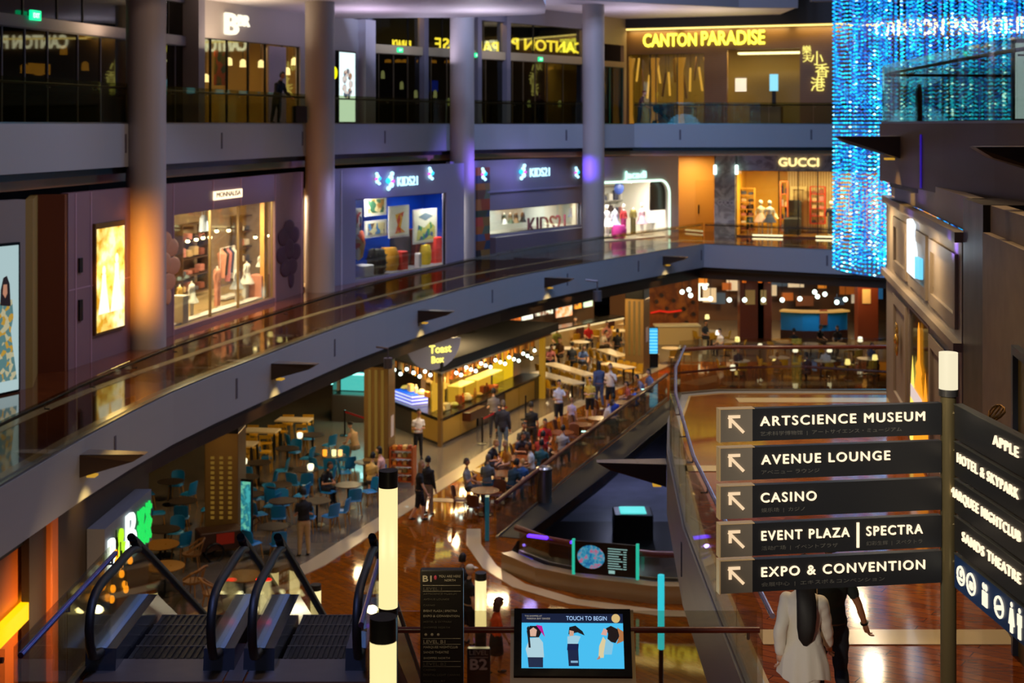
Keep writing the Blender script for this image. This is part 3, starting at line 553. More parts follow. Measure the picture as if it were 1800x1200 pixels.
mb = MB(); u, z = FP.hit(358, 395, .7); mb.lathe([(.1,.5),(.2,.42),(.24,.0),(.2,0),(.1,.4)], (u,.7,z-.2), 12, sy=.5); mb.tube([(u-.1,.7,z+.3),(u-.14,.7,9.5)], .01, 5); mb.tube([(u+.1,.7,z+.3),(u+.14,.7,9.5)], .01, 5)
FP.obj('hanging_dress', mb, cl('paleblue','#aab8d0'), label='pale blue dress hanging on cords high in the purple shop window', cat='dress')
# ------------------------------------------------------------------ blue children shop
ku0, ku1 = FK.hit(625, 430)[0], FK.hit(785, 420)[0]; kz0, kz1 = 6.1, 9.15
mb = MB(); mb.holes(-.9, FK.L + .9, 6, 10.35, 0, .22, [(ku0, ku1, kz0, kz1)]); u = FK.hit(600, 400)[0]; mb.box(u-.04, u+.04, -.02, 0, 6, 10.3, 1)
FK.struct('wall_left', mb, [KGREY, mat('panel_joint_light', '#c9c6da', .4)], label='lilac grey front of the blue children shop')
room(FK, ku0, ku1, 6.1, 9.4, 2.6, BLUEW, mat('shop_floor_grey', '#8a8a90', .3), 330, (.95, .95, 1), n=2, ext=2.2, label='cobalt blue inside of the children shop')
pane(FK, 'wide shop window of the blue children shop', ku0, ku1, kz0, kz1)
def letters(fr, name, s, x0, y0, x1, y1, m, label, v=-.08, cat='sign', bold=.02, depth=.05, mirror=False):
    u0, u1, z0, z1 = fr.rect(x0, y0, x1, y1, v); t = fr.thing(name, label, cat)
    text('lettering', s, m, t, ((u0+u1)/2, v, z0), z1-z0, u1-u0, depth, bold, 'CENTER', mirror=mirror); return t
ICE = glow('ice_white_neon', '#b8ecff', 1.7); PINKN = glow('pink_neon', '#e860d8', 1.4); CYANN = glow('cyan_neon', '#2ac8ff', 1.6)
def neon_blob(fr, px, py, s, label, sd):
    rnd = random.Random(sd); u, z = fr.hit(px, py, -.1); t = fr.thing('neon_figure', label, 'neon sign', group=None)
    for k, (du, dz, r, m) in enumerate(((-.08,.46,.13,ICE),(.0,.2,.17,ICE),(.16,.02,.16,CYANN),(-.12,-.02,.12,PINKN),(-.04,-.26,.16,ICE),(.14,-.46,.13,ICE))):
        mb = MB(); mb.ell((u+du*s*1.8*(1 if sd%2 else -1), -.1, z+dz*s), (r*s*1.7,.05,r*s*1.15)); fr.obj('neon_lobe', mb, m, t, smooth=60)
for fr, lab, (lx0,ly0,lx1,ly1), bx in ((FK, 'on the left blue shop front', (699,309,734,326), ((664,314,.42),(687,318,.62),(757,305,.46))), (FK2, 'on the right grey shop front', (932,294,966,310), ((850,306,.5),(920,302,.62),(1014,303,.48)))):
    letters(fr, 'shop_sign', 'KIDS21', lx0, ly0, lx1, ly1, ICE, 'glowing ice blue shop name letters ' + lab, bold=.0)
    for k, (bx_, by_, s) in enumerate(bx): neon_blob(fr, bx_, by_, s, ('small neon shape left of the letters ', 'large neon shape touching the letters ', 'small neon shape right of the letters ')[k] + lab, k + 3)
    u, z = fr.hit(bx[1][0], bx[1][1], -.9); light('POINT', fr.w(u + .4, -1.0, z), 42, (.35,.3,1), .3)
KV = dict()
def framed(fr, x0, y0, x1, y1, v, label, c, seed=0):
    u0, u1, z0, z1 = fr.rect(x0, y0, x1, y1, v); t = fr.thing('framed_poster', label, 'poster'); mb = MB(); w = .07
    mb.box(u0,u1,v-.04,v,z0,z1); fr.obj('frame', mb, WHITEM, t)
    mb = MB(); mb.box(u0+w,u1-w,v-.05,v-.04,z0+w,z1-w); fr.obj('mat_board', mb, mat('cream_board', '#efe8cc', .6), t)
    mb = MB(); a, b = u1-u0, z1-z0
    if c == 0: mb.slab([(u0+.5*a-.2*a,z0+.72*b),(u0+.72*a,z0+.8*b),(u0+.66*a,z0+.62*b),(u0+.56*a,z0+.3*b),(u0+.8*a,z0+.15*b),(u0+.3*a,z0+.13*b),(u0+.42*a,z0+.4*b)], v-.056, v-.05)
    elif c == 1:
        mb.slab([(u0+.2*a,z0+.78*b),(u0+.5*a,z0+.9*b),(u0+.82*a,z0+.78*b),(u0+.5*a,z0+.66*b)], v-.056, v-.05, 1); mb.slab([(u0+.12*a,z0+.1*b),(u0+.88*a,z0+.1*b),(u0+.9*a,z0+.45*b),(u0+.7*a,z0+.62*b),(u0+.45*a,z0+.45*b),(u0+.2*a,z0+.55*b)], v-.056, v-.05, 0)
    else: mb.box(u0+.12*a, u0+.88*a, v-.056, v-.05, z0+.15*b, z0+.85*b)
    fr.obj('picture', mb, [pattern('print_%d' % seed, 'blots', ('#d83a18','#2f8a58','#3a78b0','#b07a30','#c03a4a')[seed % 5], ('#f0b020','#c8c060','#d8c890','#3a6a4a','#e8e0d0')[seed % 5], 5, .6, c3=('#e86020','#204a80','#6a4a3a','#e0c890','#203a70')[seed % 5]), mat('print_slate', '#6f8088', .5)], t)
framed(FK, 682, 361, 718, 417, 1.0, 'framed poster with a red and orange shape, middle of the blue window', 0, 0)
framed(FK, 725, 367, 767, 427, 1.0, 'framed poster with a green landscape and grey tile, right in the blue window', 1, 1)
framed(FK, 640, 387, 679, 416, 1.2, 'small wide framed poster low on the blue wall', 2, 2)
framed(FK, 640, 345, 678, 379, 1.2, 'wide framed poster at the top left of the blue wall', 2, 3)
framed(FK, 624, 366, 635, 412, .7, 'narrow framed poster at the left edge of the blue window', 2, 4)
mb = MB(); u, z = FK.hit(630, 427, .8); mb.lathe([(.001,-.7),(.18,-.55),(.28,0),(.2,.45),(.001,.6)], (u,.8,z), 12); FK.obj('hanging_ornament', mb, pattern('ornament', 'blots', '#e8b060', '#e8581c', 4, .5, c3='#f0e0b0'), smooth=60, label='orange teardrop ornament at the left edge of the blue window', cat='ornament')
def pouf(fr, px, py, v, r, h, m, label, square=False, spiky=False, zb=6.1, nm='pouf'):
    u, _ = fr.hit(px, py, v); p = fr.w(u, v, zb); mb = MB()
    if square: mb.rbox((0,0,h/2), (2*r,2*r,h), .06)
    else: mb.lathe([(r*.8,0),(r,h*.25),(r,h*.7),(r*.75,h*.97),(.001,h)], n=18)
    if spiky:
        for k in range(26):
            a = R(k*137.5); zz = h*(k+.5)/26; rr = r*(1 if zz < h*.75 else .85); mb.tube([(rr*math.cos(a)*.9,rr*math.sin(a)*.9,zz),(rr*math.cos(a)*1.2,rr*math.sin(a)*1.2,zz+.05)], [.05,.008], 5)
    return obj(nm, mb, m, None, p, fr.ang, smooth=50, label=label, cat='pouf')
pouf(FK, 662, 490, .6, .38, 1.0, cl('p1','#33312c'), 'dark spiky pouf in the blue shop window', spiky=True)
pouf(FK, 684, 480, .9, .4, .95, cl('p2','#c8860e'), 'mustard rounded pouf beside the dark spiky one')
pouf(FK, 704, 466, 1.75, .45, 1.45, cl('p3','#6b5a58'), 'taupe rounded heap behind the mustard pouf')
pouf(FK, 703, 478, .75, .26, .75, cl('p4','#c8281a'), 'red low block before the taupe heap', True)
pouf(FK, 729, 470, 1.35, .25, 1.5, cl('p5','#a03a22'), 'tall rust red stool in the blue shop window', True)
pouf(FK, 735, 474, .55, .12, .6, cl('p6','#d8d0cc'), 'small white block before the rust red stool', True)
pouf(FK, 747, 470, .95, .27, .85, cl('p7','#d8b010'), 'yellow rounded pouf left of the bright red box')
pouf(FK, 763, 466, 1.1, .28, 1.1, cl('p8','#f02818'), 'bright red box at the right of the blue shop window', True)
pouf(FK, 638, 496, .55, .32, .45, WHITEM, 'low white platform at the left of the blue shop window', True)
# colourful totem panel and grey shop with the strip window
u0, u1 = FK2.hit(836, 400)[0], FK2.hit(858, 400)[0]; t = FK2.thing('totem_panel', 'patchwork coloured panel between the violet column and the strip window', 'panel'); zt0 = 6.0
for k, (c, hh) in enumerate((('#2a2a30',.45),('#7a4a2a',.4),('#4a5a80',.3),('#b06030',.35),('#c05040',.4),('#3a4a3a',.3),('#b07040',.5),('#6a4a3a',.4),('#a86a30',.3),('#4a5a78',.35),('#c07038',.35))):
    mb = MB(); um = u0 + (u1-u0)*(.35 + .3*((k*7) % 3)/2)
    mb.slab([(u0,zt0),(um,zt0),(um + (.2 if k % 2 else -.1),zt0+hh),(u0,zt0+hh)], -.1, 0, 0); mb.slab([(um,zt0),(u1,zt0),(u1,zt0+hh),(um + (.2 if k % 2 else -.1),zt0+hh)], -.1, 0, 1); zt0 += hh
    FK2.obj('patch', mb, [mat('patch_' + c, c, .6), mat('patch2_%d' % k, ('#8a6a3a','#34465e','#9a4a30','#5e6e58')[k % 4], .6)], t)
su0, su1 = FK2.hit(860, 400)[0], FK2.hit(1021, 390)[0]; sz0, sz1 = 7.05, 8.15
mb = MB(); mb.holes(-1.2, FK2.L + .8, 6, 10.4, 0, .22, [(su0, su1, sz0, sz1)]); mb.box(su0 - .3, su1 + .5, -.1, 0, 8.95, 9.02, 1); mb.box(su0, su1 + .3, -.35, 0, 6, 6.95, 2)
FK2.struct('wall_left', mb, [mat('lilac_grey_dim', '#84808e', .5), KGREY, mat('plinth_grey', '#6a6470', .5)], label='grey lilac front of the shop with the low strip window')
room(FK2, su0, su1, 7.0, 8.6, 1.8, mat('bright_white', '#e8ece6', .5), WHITEM, 150, (1,.97,.9), n=2, ext=1.5, label='bright white inside of the strip window')
pane(FK2, 'low strip shop window behind the gallery railing', su0, su1, sz0, sz1)
letters(FK2, 'display_letters', 'KIDS21', 928, 378, 994, 408, cl('plum','#8a3050'), 'plum coloured shop name letters standing in the strip window', v=.7, bold=.0, depth=.06)
for k, px in enumerate((886, 897, 907, 919, 1004)):
    mannequin(FK2, px, 412, .8, 1.02, cl('mk%d' % k, ('#2a3a2c','#5a4a38','#3a302a','#6a4a3a','#8a94a8')[k]), cl('mk%db' % k, ('#d8dcd8','#3a4a3a','#8a6a4a','#2a2a2a','#7a84a0')[k]), '%s dress form in the strip window, %s' % (('dark green','brown','black','rust','blue grey')[k], ('left of all','second from left','third from left','just left of the plum letters','right of the letters')[k]), zb=7.02, legs=False)
# ------------------------------------------------------------------ white shop with rounded opening
wu0, wu1 = FW.hit(1052, 370)[0], FW.hit(1176, 370)[0]; wz0, wz1 = 6.1, 9.05
mb = MB(); r_ = .75; out = [(-.6,6),(wu0,6),(wu0,wz1)] + [(wu1 - r_ + r_*math.sin(R(a)), wz1 - r_ + r_*math.cos(R(a))) for a in range(0, 91, 15)] + [(wu1,6),(FW.L+.3,6),(FW.L+.3,10.35),(-.6,10.35)]
mb.slab(out, 0, .25); FW.struct('wall_back', mb, IVORY, label='ivory front of the white shop with a rounded opening')
mb = MB(); edge = [(wu0,-.03,wz1)] + [(wu1 - r_ + r_*math.sin(R(a)), -.03, wz1 - r_ + r_*math.cos(R(a))) for a in range(0, 91, 10)] + [(wu1,-.03,6.1)]
mb.tube(edge, .06, 8); FW.obj('light_strip', mb, glow('soft_white_strip', '#d8ffe8', 1.6), label='soft white light strip edging the rounded opening of the white shop', cat='light strip')
room(FW, wu0, wu1, 6.05, 9.2, 3.8, IVORY, mat('shop_floor_white', '#d8d4c8', .25), 330, (1,.96,.86), n=2, ext=.1, label='bright inside of the white shop')
letters(FW, 'shop_sign', 'Jacadi', 1098, 300, 1136, 313, glow('aqua_white', '#c0fff4', 1.6), 'small aqua white name sign over the white shop', bold=.02)
u0, u1 = FW.hit(1143, 380, .3)[0], FW.hit(1172, 380, .3)[0]; mb = MB(); mb.box(u0, u1, .3, .36, 7.45, 9.0); FW.obj('smoked_screen', mb, mat('smoked_panel', '#3a3028', .3), label='dark smoked panel at the right inside the white shop', cat='panel')
mb = MB(); u, z = FW.hit(1088, 332, 2); mb.cyl(0,0,0,.1,.75,n=24); o = obj('ceiling_disc', mb, mat('pale_disc', '#b8c4c8', .5), None, FW.w(u, 2, 8.9), label='pale round disc hanging inside the white shop', cat='ornament')
mb = MB(); u, z = FW.hit(1088, 331, 1.6); mb.ell((u,1.6,z), (.4,.1,.33)); FW.obj('blue_ornament', mb, mat('navy_orn', '#24408a', .5), label='navy blue badge hanging in the white shop', cat='ornament')
shelves(FW, 1062, 1140, 3.3, 6.3, 8.6, 3, mat('shelf_grey', '#a8a498', .5), 'pale shelf in the white shop', 'bags')
for k, (px, c1, c2, sk, lab) in enumerate(((1067,'#f0f0f0','#e8ecf0',True,'white fluffy dress'),(1081,'#d8e0ea','#aab8d0',True,'pale blue skirt'),(1096,'#c84040','#a8306a',False,'pink leggings'),(1113,'#8a7a3a','#5e5228',False,'olive coat'),(1128,'#e0b8c0','#d8a0b0',True,'rose dress'),(1146,'#e8ecf2','#d0d8e4',True,'white party dress'))):
    mannequin(FW, px, 420, 1.1 + .2*(k % 2), 1.75, cl('w%d' % k, c1), cl('wb%d' % k, c2), 'child mannequin in %s in the white shop' % lab, zb=6.08, skirt=sk, head=k % 2 == 0)
pouf(FW, 1088, 420, .7, .4, .7, cl('magenta','#b02a80'), 'magenta pouf before the mannequins of the white shop', zb=6.08)
# ------------------------------------------------------------------ recess with service door, marble pillar, fashion shop
mb = MB(); mb.box(-1.3, 2.2, 0, .2, 6, 10.4); mb.prism([(-1.2,-3.9),(-.95,-3.9),(-.95,0),(-1.2,0)], 6, 10.4); FD.struct('wall_back', mb, mat('warm_recess', '#c89a52', .5), label='warm lit back wall of the recess between the white and marble shops')
light('AREA', FD.w(.6, -1.6, 10.2), 170, (1,.66,.25), .8)
u0, u1 = FD.hit(1222, 380, 0)[0], FD.hit(1257, 380, 0)[0]; t = FD.thing('door_1', 'plain warm service door in the recess', 'door', kind='structure'); mb = MB(); mb.box(u0, u1, -.05, 0, 6, 8.9); FD.obj('leaf', mb, mat('warm_door', '#c0924a', .45), t); mb = MB(); mb.box(u0+.15, u0+.22, -.12, -.05, 7.0, 7.5); FD.obj('handle', mb, BRZ, t)
gz1 = 9.55; gu = [FG.hit(px, 370)[0] for px in (1258, 1294, 1369, 1403, 1437, 1475)]
mb = MB(); mb.box(gu[0], gu[1], -.5, .4, 6, 10.35); FG.struct('wall_back', mb, MARBLE, label='veined grey marble pillar beside the fashion shop')
mb = MB(); mb.box(gu[1], FG.L, -.1, .25, gz1, 10.4); FG.struct('wall_back', mb, MARBLE, label='marble band over the fashion shop window')
room(FG, gu[1], gu[5] + 5, 6.05, 9.8, 4.2, AMBW, mat('shop_floor_gold', '#9a6a28', .2), 820, (1,.80,.42), n=3, label='amber inside of the fashion shop')
pane(FG, 'tall dark framed shop window of the fashion shop', gu[1], gu[5] + 5, 6.05, gz1, mull=gu[2:5], fm=BLACK, v=.05)
GOLDL = glow('gold_letters', '#ffdf90', 1.5)
letters(FG, 'shop_sign', 'GUCCI', 1369, 277, 1439, 292, GOLDL, 'golden lit shop name letters on the marble band', v=-.16, bold=.03)
letters(FG, 'shop_sign', 'GUCCI', 1262, 352, 1290, 360, mat('silver_letters', '#d8d4d0', .3, .6), 'small silver shop name letters on the marble pillar', v=-.53, bold=.04)
for px in (1257, 1295):
    u, z = FG.hit(px, 298, -.55); t = FG.thing('wall_lantern', 'small white lantern hung at the %s edge of the marble pillar' % ('left' if px < 1270 else 'right'), 'lantern'); mb = MB(); mb.rbox((u,-.58,z), (.16,.14,.5), .04); FG.obj('shade', mb, glow('lantern_white', '#d8fff4', 3), t); mb = MB(); mb.tube([(u,-.58,z+.25),(u,-.58,10.4)], .02, 6); FG.obj('hanger', mb, BLACK, t)
mb = MB(); mb.box(FG.hit(1385,370,3.5)[0], FG.hit(1476,370,3.5)[0]+1, 3.5, 3.6, 6.1, 9.7); FG.struct('wall_inside', mb, pattern('fluted_cream', 'vstripes', '#d8c08a', '#a88a50', 2.2, .5), label='fluted cream wall inside the fashion shop')
shelves(FG, 1300, 1326, 1.6, 6.2, 8.5, 6, mat('shelf_amber', '#d89a3a', .5), 'lit shoe shelf in the fashion shop', 'cloth')
shelves(FG, 1424, 1450, 2.4, 6.6, 8.6, 5, mat('shelf_red', '#c02a14', .45), 'red framed shelf in the fashion shop', 'bags')
shelves(FG, 1372, 1384, 1.4, 6.2, 8.9, 4, mat('shelf_coral', '#d8683a', .45), 'coral shelf beside the mullion in the fashion shop', 'bags')
for k, (px, v, c1, c2, sk, lab) in enumerate(((1337,1.2,'#e8d8b0','#d8b0a0',True,'pale rose skirt'),(1353,.9,'#f0e8d8','#2a3a5a',True,'navy skirt and white top'),(1461,1.2,'#2a2c44','#5a5e66',False,'navy jacket'),(1318,2.6,'#3a3a44','#2a2a30',False,'dark coat'))):
    mannequin(FG, px, 418, v, 1.85, cl('gm%d' % k, c1), cl('gmb%d' % k, c2), 'mannequin in %s in the fashion shop window' % lab, zb=6.07, skirt=sk, head=True)
mb = MB(); u, z = FG.hit(1393, 400, 1.5); mb.rbox((u,1.5,6.55), (.9,.8,.9), .15); mb.rbox((u,1.85,7.3), (.9,.25,1.2), .1); FG.obj('armchair', mb, cl('charcoal','#2a2622'), label='dark armchair behind the middle mullion of the fashion shop', cat='armchair')
u0, u1, z0, z1 = FG.rect(1389, 328, 1418, 400, 3.3); mb = MB(); mb.holes(u0, u1, 6.1, z1, 3.35, 3.5, [(u0+.15, u1-.15, 6.1, z1-.15)]); FG.obj('door_surround', mb, mat('gilt', '#e8cf90', .4), label='pale gilt doorway frame on the fluted wall of the fashion shop', cat='doorway')
for k, px in enumerate((1335, 1362, 1447, 1468)):
    u, _ = FG.hit(px, 419, -.2); mb = MB(); mb.box(u-.4, u+.4, -.03, .03, 6.06, 6.14); FG.obj('floor_light', mb, glow('floor_strip', '#fff4c8', 2.4), label='bright floor light strip at the foot of the fashion shop window', cat='floor light', group='floor light strips')
# ------------------------------------------------------------------ upper gallery shopfronts (floor level 12)
U0 = Fr((-15.4,33), (-11.2,49.5)); U1 = Fr((-11.2,49.5), (-6.3,61.5)); U2 = Fr((-6.3,61.5), (3.9,74)); U3 = Fr((3.9,74), (6.25,77.6)); UC = Fr((6.24,78), (17.5,73.5)); UR = Fr((17.5,73.5), (31,68.2))
MULL = mat('mullion_grey', '#6d6874', .4, .3); INT = mat('dim_inside', '#2a221a', .6)
def back_box(fr, u0, u1, z0, z1, depth, m, label, e=0, col=WARM, n=1, ext=0):
    room(fr, u0, u1, z0, z1, depth, m, mat('dim_floor', '#3a2c1e', .25), e, col, label, n=n, ext=ext) if e else room(fr, u0, u1, z0, z1, depth, m, mat('dim_floor', '#3a2c1e', .25), 1, col, label, ext=ext)
# dark glazed frontage at the far left
mb = MB(); mb.box(0, U0.L, -.05, .2, 14.72, 15.05); mb.box(0, U0.L, 0, .2, 16.2, 16.45)
U0.struct('wall_left', mb, [mat('header_mauve', '#7d7688', .5)], label='mauve grey header beam of the dark glazed frontage')
pane(U0, 'dark glazed frontage of the upper gallery at the left', 0.2, U0.L - .1, 12.03, 14.72, mull=[U0.hit(px, 100)[0] for px in (8, 48, 88, 141, 181, 283, 312)], fm=MULL, gm=GLD)
pane(U0, 'dark transom windows over the left glazed frontage', 0.2, U0.L - .1, 15.05, 16.2, mull=[U0.hit(px, 30)[0] for px in (45, 105, 150, 300)], fm=BLACK, gm=GLD)
back_box(U0, 0, U0.L, 12.02, 16.3, 5, INT, 'dark inside of the left frontage', 26, AMB, 2)
mb = MB(); mb.box(U0.L - .35, U0.L + .12, -.5, .3, 12, 16.45); U0.struct('wall_left', mb, mat('pier_mauve', '#7a7482', .5), label='mauve pier left of the lit shop')
LAMPY = glow('amber_lamp', '#ffb838', 1.8)
def hang_lights(fr, pts, v, label, nm='pendant_lamp', group=None, m=None, r=.12, h=.3, ztop=None, cat='pendant lamp'):
    for px, py in pts:
        u, z = fr.hit(px, py, v); p = fr.w(u, v, z); t = thing(nm, label, cat, p, fr.ang, group or label); mb = MB(); mb.lathe([(.001,-h/2),(r,-h/2),(r*.9,h*.3),(r*.3,h/2),(.001,h/2)], n=12); obj('shade', mb, m or LAMPY, t)
        if ztop: mb = MB(); mb.cyl(0, 0, h/2, max(h/2 + .05, ztop - z), .015, n=6); obj('cord', mb, BLACK, t)
hang_lights(U0, ((112,88),(68,124),(43,120),(150,116),(286,113),(300,111)), 2.0, 'amber pendant lamp behind the dark left frontage', ztop=16.2, m=LAMPY)
for px, py, w in ((72, 121, 26), (151, 66, 18), (206, 65, 22), (298, 66, 22)):
    u, z = U0.hit(px, py, 1.4); mb = MB(); mb.box(u - w*.02, u + w*.02, 1.4, 1.5, z - (.16 if py > 100 else .05), z + (.16 if py > 100 else .05)); U0.obj('lit_panel', mb, LAMPY, label='amber lit %s behind the dark left frontage' % ('menu board' if py > 100 else 'cove strip'), cat='light panel', group='amber panels behind the left frontage')
GREEN = glow('exit_green', '#10e890', 1.6)
def exit_sign(fr, px, py, where, v=-.12, w=.5, h=.28):
    u, z = fr.hit(px, py, v); t = fr.thing('exit_sign', 'small green lit exit sign ' + where, 'exit sign'); mb = MB(); mb.rbox((u, v, z), (w, .08, h), .02); fr.obj('sign_box', mb, GREEN, t)
    text('lettering', 'EXIT', glow('exit_white', '#e8fff0', 1.5), t, (u, v - .045, z - h*.25), h*.5, w*.6, .005, .01, 'CENTER')
exit_sign(U0, 62, 27, 'on the mauve header at the upper left')
# lit shop with a big letter sign
bu0, bu1 = U1.hit(350, 150)[0], U1.hit(528, 150)[0]; bz = 15.08
mb = MB(); mb.holes(-.1, U1.L + .15, 12, 16.5, 0, .22, [(bu0, bu1, 12.02, bz), ]); U1.struct('wall_left', mb, mat('warm_grey_wall', '#a39a98', .5), label='grey wall of the lit shop with white letters')
back_box(U1, bu0, bu1, 12.02, 15.4, 3, mat('ochre_inside', '#b08a40', .5), 'amber inside of the lit upper shop', 150, WARM, 3, ext=3.0)
pane(U1, 'shop window of the lit upper shop', bu0, bu1, 12.03, bz, mull=[U1.hit(px, 150)[0] for px in (374, 403, 440, 470, 500)], fm=BRZ)
mb = MB(); mb.box(U1.hit(472,150,-.03)[0], U1.hit(502,150,-.03)[0], -.05, .02, 12.02, 15.0); U1.obj('slatted_screen', mb, pattern('pale_slats', 'stripes', '#b8a8b0', '#8d8088', 7, .5), label='pale slatted screen in the window of the lit upper shop', cat='screen')
u0, u1, z0, z1 = U1.rect(376, 90, 399, 150, .6); mb = MB(); mb.box(u0, u1, .55, .6, z0, z1); U1.obj('art_panel', mb, pattern('foliage_art', 'blots', '#6a5a1c', '#a8481c', 4, .5, c3='#3a4a28', emit=.12), label='foliage patterned art panel in the lit upper shop', cat='picture')
hang_lights(U1, ((362,137),(383,125),(403,108),(427,111),(459,112),(517,108),(505,125)), .9, 'warm pendant lamp in the lit upper shop', ztop=15.3, m=glow('warm_lamp', '#ffd890', 2.4))
u0, u1, z0, z1 = U1.rect(397, 22, 419, 60, -.1); t = U1.thing('shop_sign', 'large white lit letter sign on the upper left wall', 'sign'); WLET = glow('warm_white_letters', '#fff4d8', 1.25)
text('lettering', 'B', WLET, t, ((u0+u1)/2, -.08, z0), z1 - z0, u1 - u0, .08, .03, 'CENTER'); u2, u3, z2, z3 = U1.rect(420, 26, 439, 46, -.1); text('lettering', 'BR', WLET, t, ((u2+u3)/2, -.08, z2), z3 - z2, u3 - u2, .08, .02, 'CENTER')
u0, u1, z0, z1 = U1.rect(593, 90, 623, 218, -.1); t = U1.thing('advertising_lightbox', 'white light box with a pale flower picture beside the second column', 'light box'); mb = MB(); mb.box(u0, u1, -.16, 0, 12.05, z1); U1.obj('case', mb, BLACK, t)
mb = MB(); mb.box(u0+.06, u1-.06, -.17, -.16, 12.12, z1-.06); U1.obj('poster', mb, glow('poster_white', '#cfe8ea', 1.5), t); mb = MB(); um = (u0+u1)/2
for k in range(9): a = R(40*k); mb.ell((um + .28*math.cos(a), -.175, 13.7 + .5*math.sin(a)), (.2,.004,.16))
U1.obj('picture', mb, pattern('flower_print', 'blots', '#b88a68', '#e8dcd0', 6, .6, c3='#5a6a7a', emit=.7), t)
mb = MB(); mb.box(U1.hit(630,150)[0], U1.L + .2, -.35, .3, 12, 16.5); U1.struct('wall_left', mb, mat('pale_pier', '#b0a8ac', .5), label='pale grey pier beside the glazed entrance')
u, z = U1.hit(588, 128, -.45); t = U1.thing('round_sign', 'yellow lit disc sign sticking out beside the second column', 'sign'); mb = MB(); mb.ell((u,-.45,z), (.18,.1,.26)); U1.obj('disc', mb, glow('sign_yellow', '#e8e800', 1.4), t); mb = MB(); mb.tube([(u,-.45,z),(u,0,z)], .025, 6); U1.obj('arm', mb, BLACK, t)
# glazed entrance hall between the columns, glowing mirrored letters behind its glass stand in for a sign reflection
mb = MB(); mb.box(0, U2.L, -.1, .2, 15.12, 15.5, 0); mb.box(0, U2.L, -.05, .2, 16.95, 18.0, 1)
for px in (645, 744, 838, 889, 1027): u = U2.hit(px, 150)[0]; mb.box(u-.14, u+.14, -.2, .2, 12, 17.2, 1)
U2.struct('wall_back', mb, [mat('beige_header', '#a08f6c', .5), mat('grey_upper', '#6c6770', .5)], label='beige header and piers of the glazed entrance')
pane(U2, 'glazed entrance doors of the upper gallery', .15, U2.L - .15, 12.03, 15.12, mull=[U2.hit(px, 150)[0] for px in (668, 694, 719, 760, 788, 856, 903, 922, 943, 964, 992)], fm=mat('bronze_mullion', '#5a4a34', .4, .4), gm=GLD)
pane(U2, 'transom glazing over the entrance doors', .15, U2.L - .15, 15.5, 16.95, mull=[U2.hit(px, 80)[0] for px in (720, 780, 940)], fm=BLACK, gm=GLS)
back_box(U2, 0, U2.L, 12.02, 17.3, 4, INT, 'dim inside of the glazed entrance', 70, AMB, 3, ext=1.5)
YEL = glow('yellow_reflection_letters', '#ffe23a', 1.5)
for s, x0, x1, y0, y1, lb in (('PARADI', 690, 722, 70, 83, 'yellow letters put in for a sign reflection at the left of the transom glazing'), ('PARADISE', 765, 876, 69, 90, 'yellow letters put in for a sign reflection in the middle of the transom glazing'), ('CANTON P', 900, 1026, 70, 90, 'yellow letters put in for a sign reflection at the right of the transom glazing')):
    letters(U2, 'sign_reflection_letters', s, x0, y0, x1, y1, YEL, lb, v=.6, bold=.02, depth=.04, mirror=True)
for px, py, w in ((703, 88, 'left of the entrance header'), (838, 97, 'beside the third column on the header'), (950, 104, 'right on the entrance header')): exit_sign(U2, px, py, w, w=.34, h=.2)
hang_lights(U2, ((649,116),(673,131),(706,150),(731,165),(765,165),(789,179),(845,209),(930,182),(984,182)), .8, 'pale lantern behind the glazed entrance', nm='lantern', m=glow('pale_lantern', '#e8ffb0', 1.9), r=.09, h=.36, cat='lantern')
hang_lights(U2, ((650,68),(650,105),(682,107),(700,107),(712,107),(738,107),(762,108),(787,108),(746,112),(968,120)), 1.2, 'amber cove lamp behind the glazed entrance', m=LAMPY, r=.16, h=.14, ztop=15.2)
u, z = U2.hit(763, 151, 1.0); mb = MB(); mb.box(u-.28, u+.28, 1.0, 1.06, z-.25, z+.25); U2.obj('monitor', mb, glow('monitor_blue', '#1840f0', 1.4), label='small blue lit monitor behind the glazed entrance', cat='monitor')
# return by the fourth column
mb = MB(); mb.holes(0, U3.L, 12, 18, 0, .2, [(.3, U3.L - .3, 12.03, 15.1), (.3, U3.L - .3, 15.4, 16.3)]); U3.struct('wall_back', mb, mat('tan_wall', '#9a8260', .5), label='tan corner wall beside the fourth column')
pane(U3, 'dark corner window beside the fourth column', .3, U3.L - .3, 12.03, 15.1, mull=[U3.L*.6], fm=mat('teal_mullion', '#1a6a50', .4), gm=GLD)
back_box(U3, .2, U3.L - .2, 12.02, 17, 3, INT, 'dim inside behind the corner window', 10, AMB)
# restaurant with yellow letters
CW = pattern('striped_timber', 'stripes', '#6a4a22', '#7d5a2c', 3.0, .45)
cu = [UC.hit(px, 150)[0] for px in (1100, 1104, 1238, 1278, 1406, 1470)]
mb = MB(); mb.holes(0, UC.L, 12, 17.6, 0, .25, [(cu[1], cu[2], 12.03, 15.85), (cu[3], cu[4], 12.03, 16.0)]); UC.struct('wall_back', mb, CW, label='striped timber front of the restaurant')
mb = MB(); mb.box(-.1, UC.L, -.5, .2, 17.25, 18.6); UC.struct('wall_back', mb, mat('dark_header', '#15100c', .5), label='dark header over the restaurant front')
t = UC.thing('light_strip', 'long warm light strip above the yellow restaurant letters', 'light strip'); mb = MB(); mb.box(0, UC.L, -.42, -.3, 17.14, 17.22); UC.obj('strip_lamp', mb, glow('strip_warm', '#ffdc78', 2.0), t)
for k in range(4): light('AREA', UC.w(UC.L*(k+.5)/4, -.3, 17.1), 26, (1,.75,.3), 2.6, .1, aim=UC.w(UC.L*(k+.5)/4, .1, 15.5))
pane(UC, 'left window of the restaurant', cu[1], cu[2], 12.03, 15.85, mull=[UC.hit(px, 150)[0] for px in (1142, 1152, 1190)], fm=mat('bronze_mullion', '#5a4a34', .4, .4))
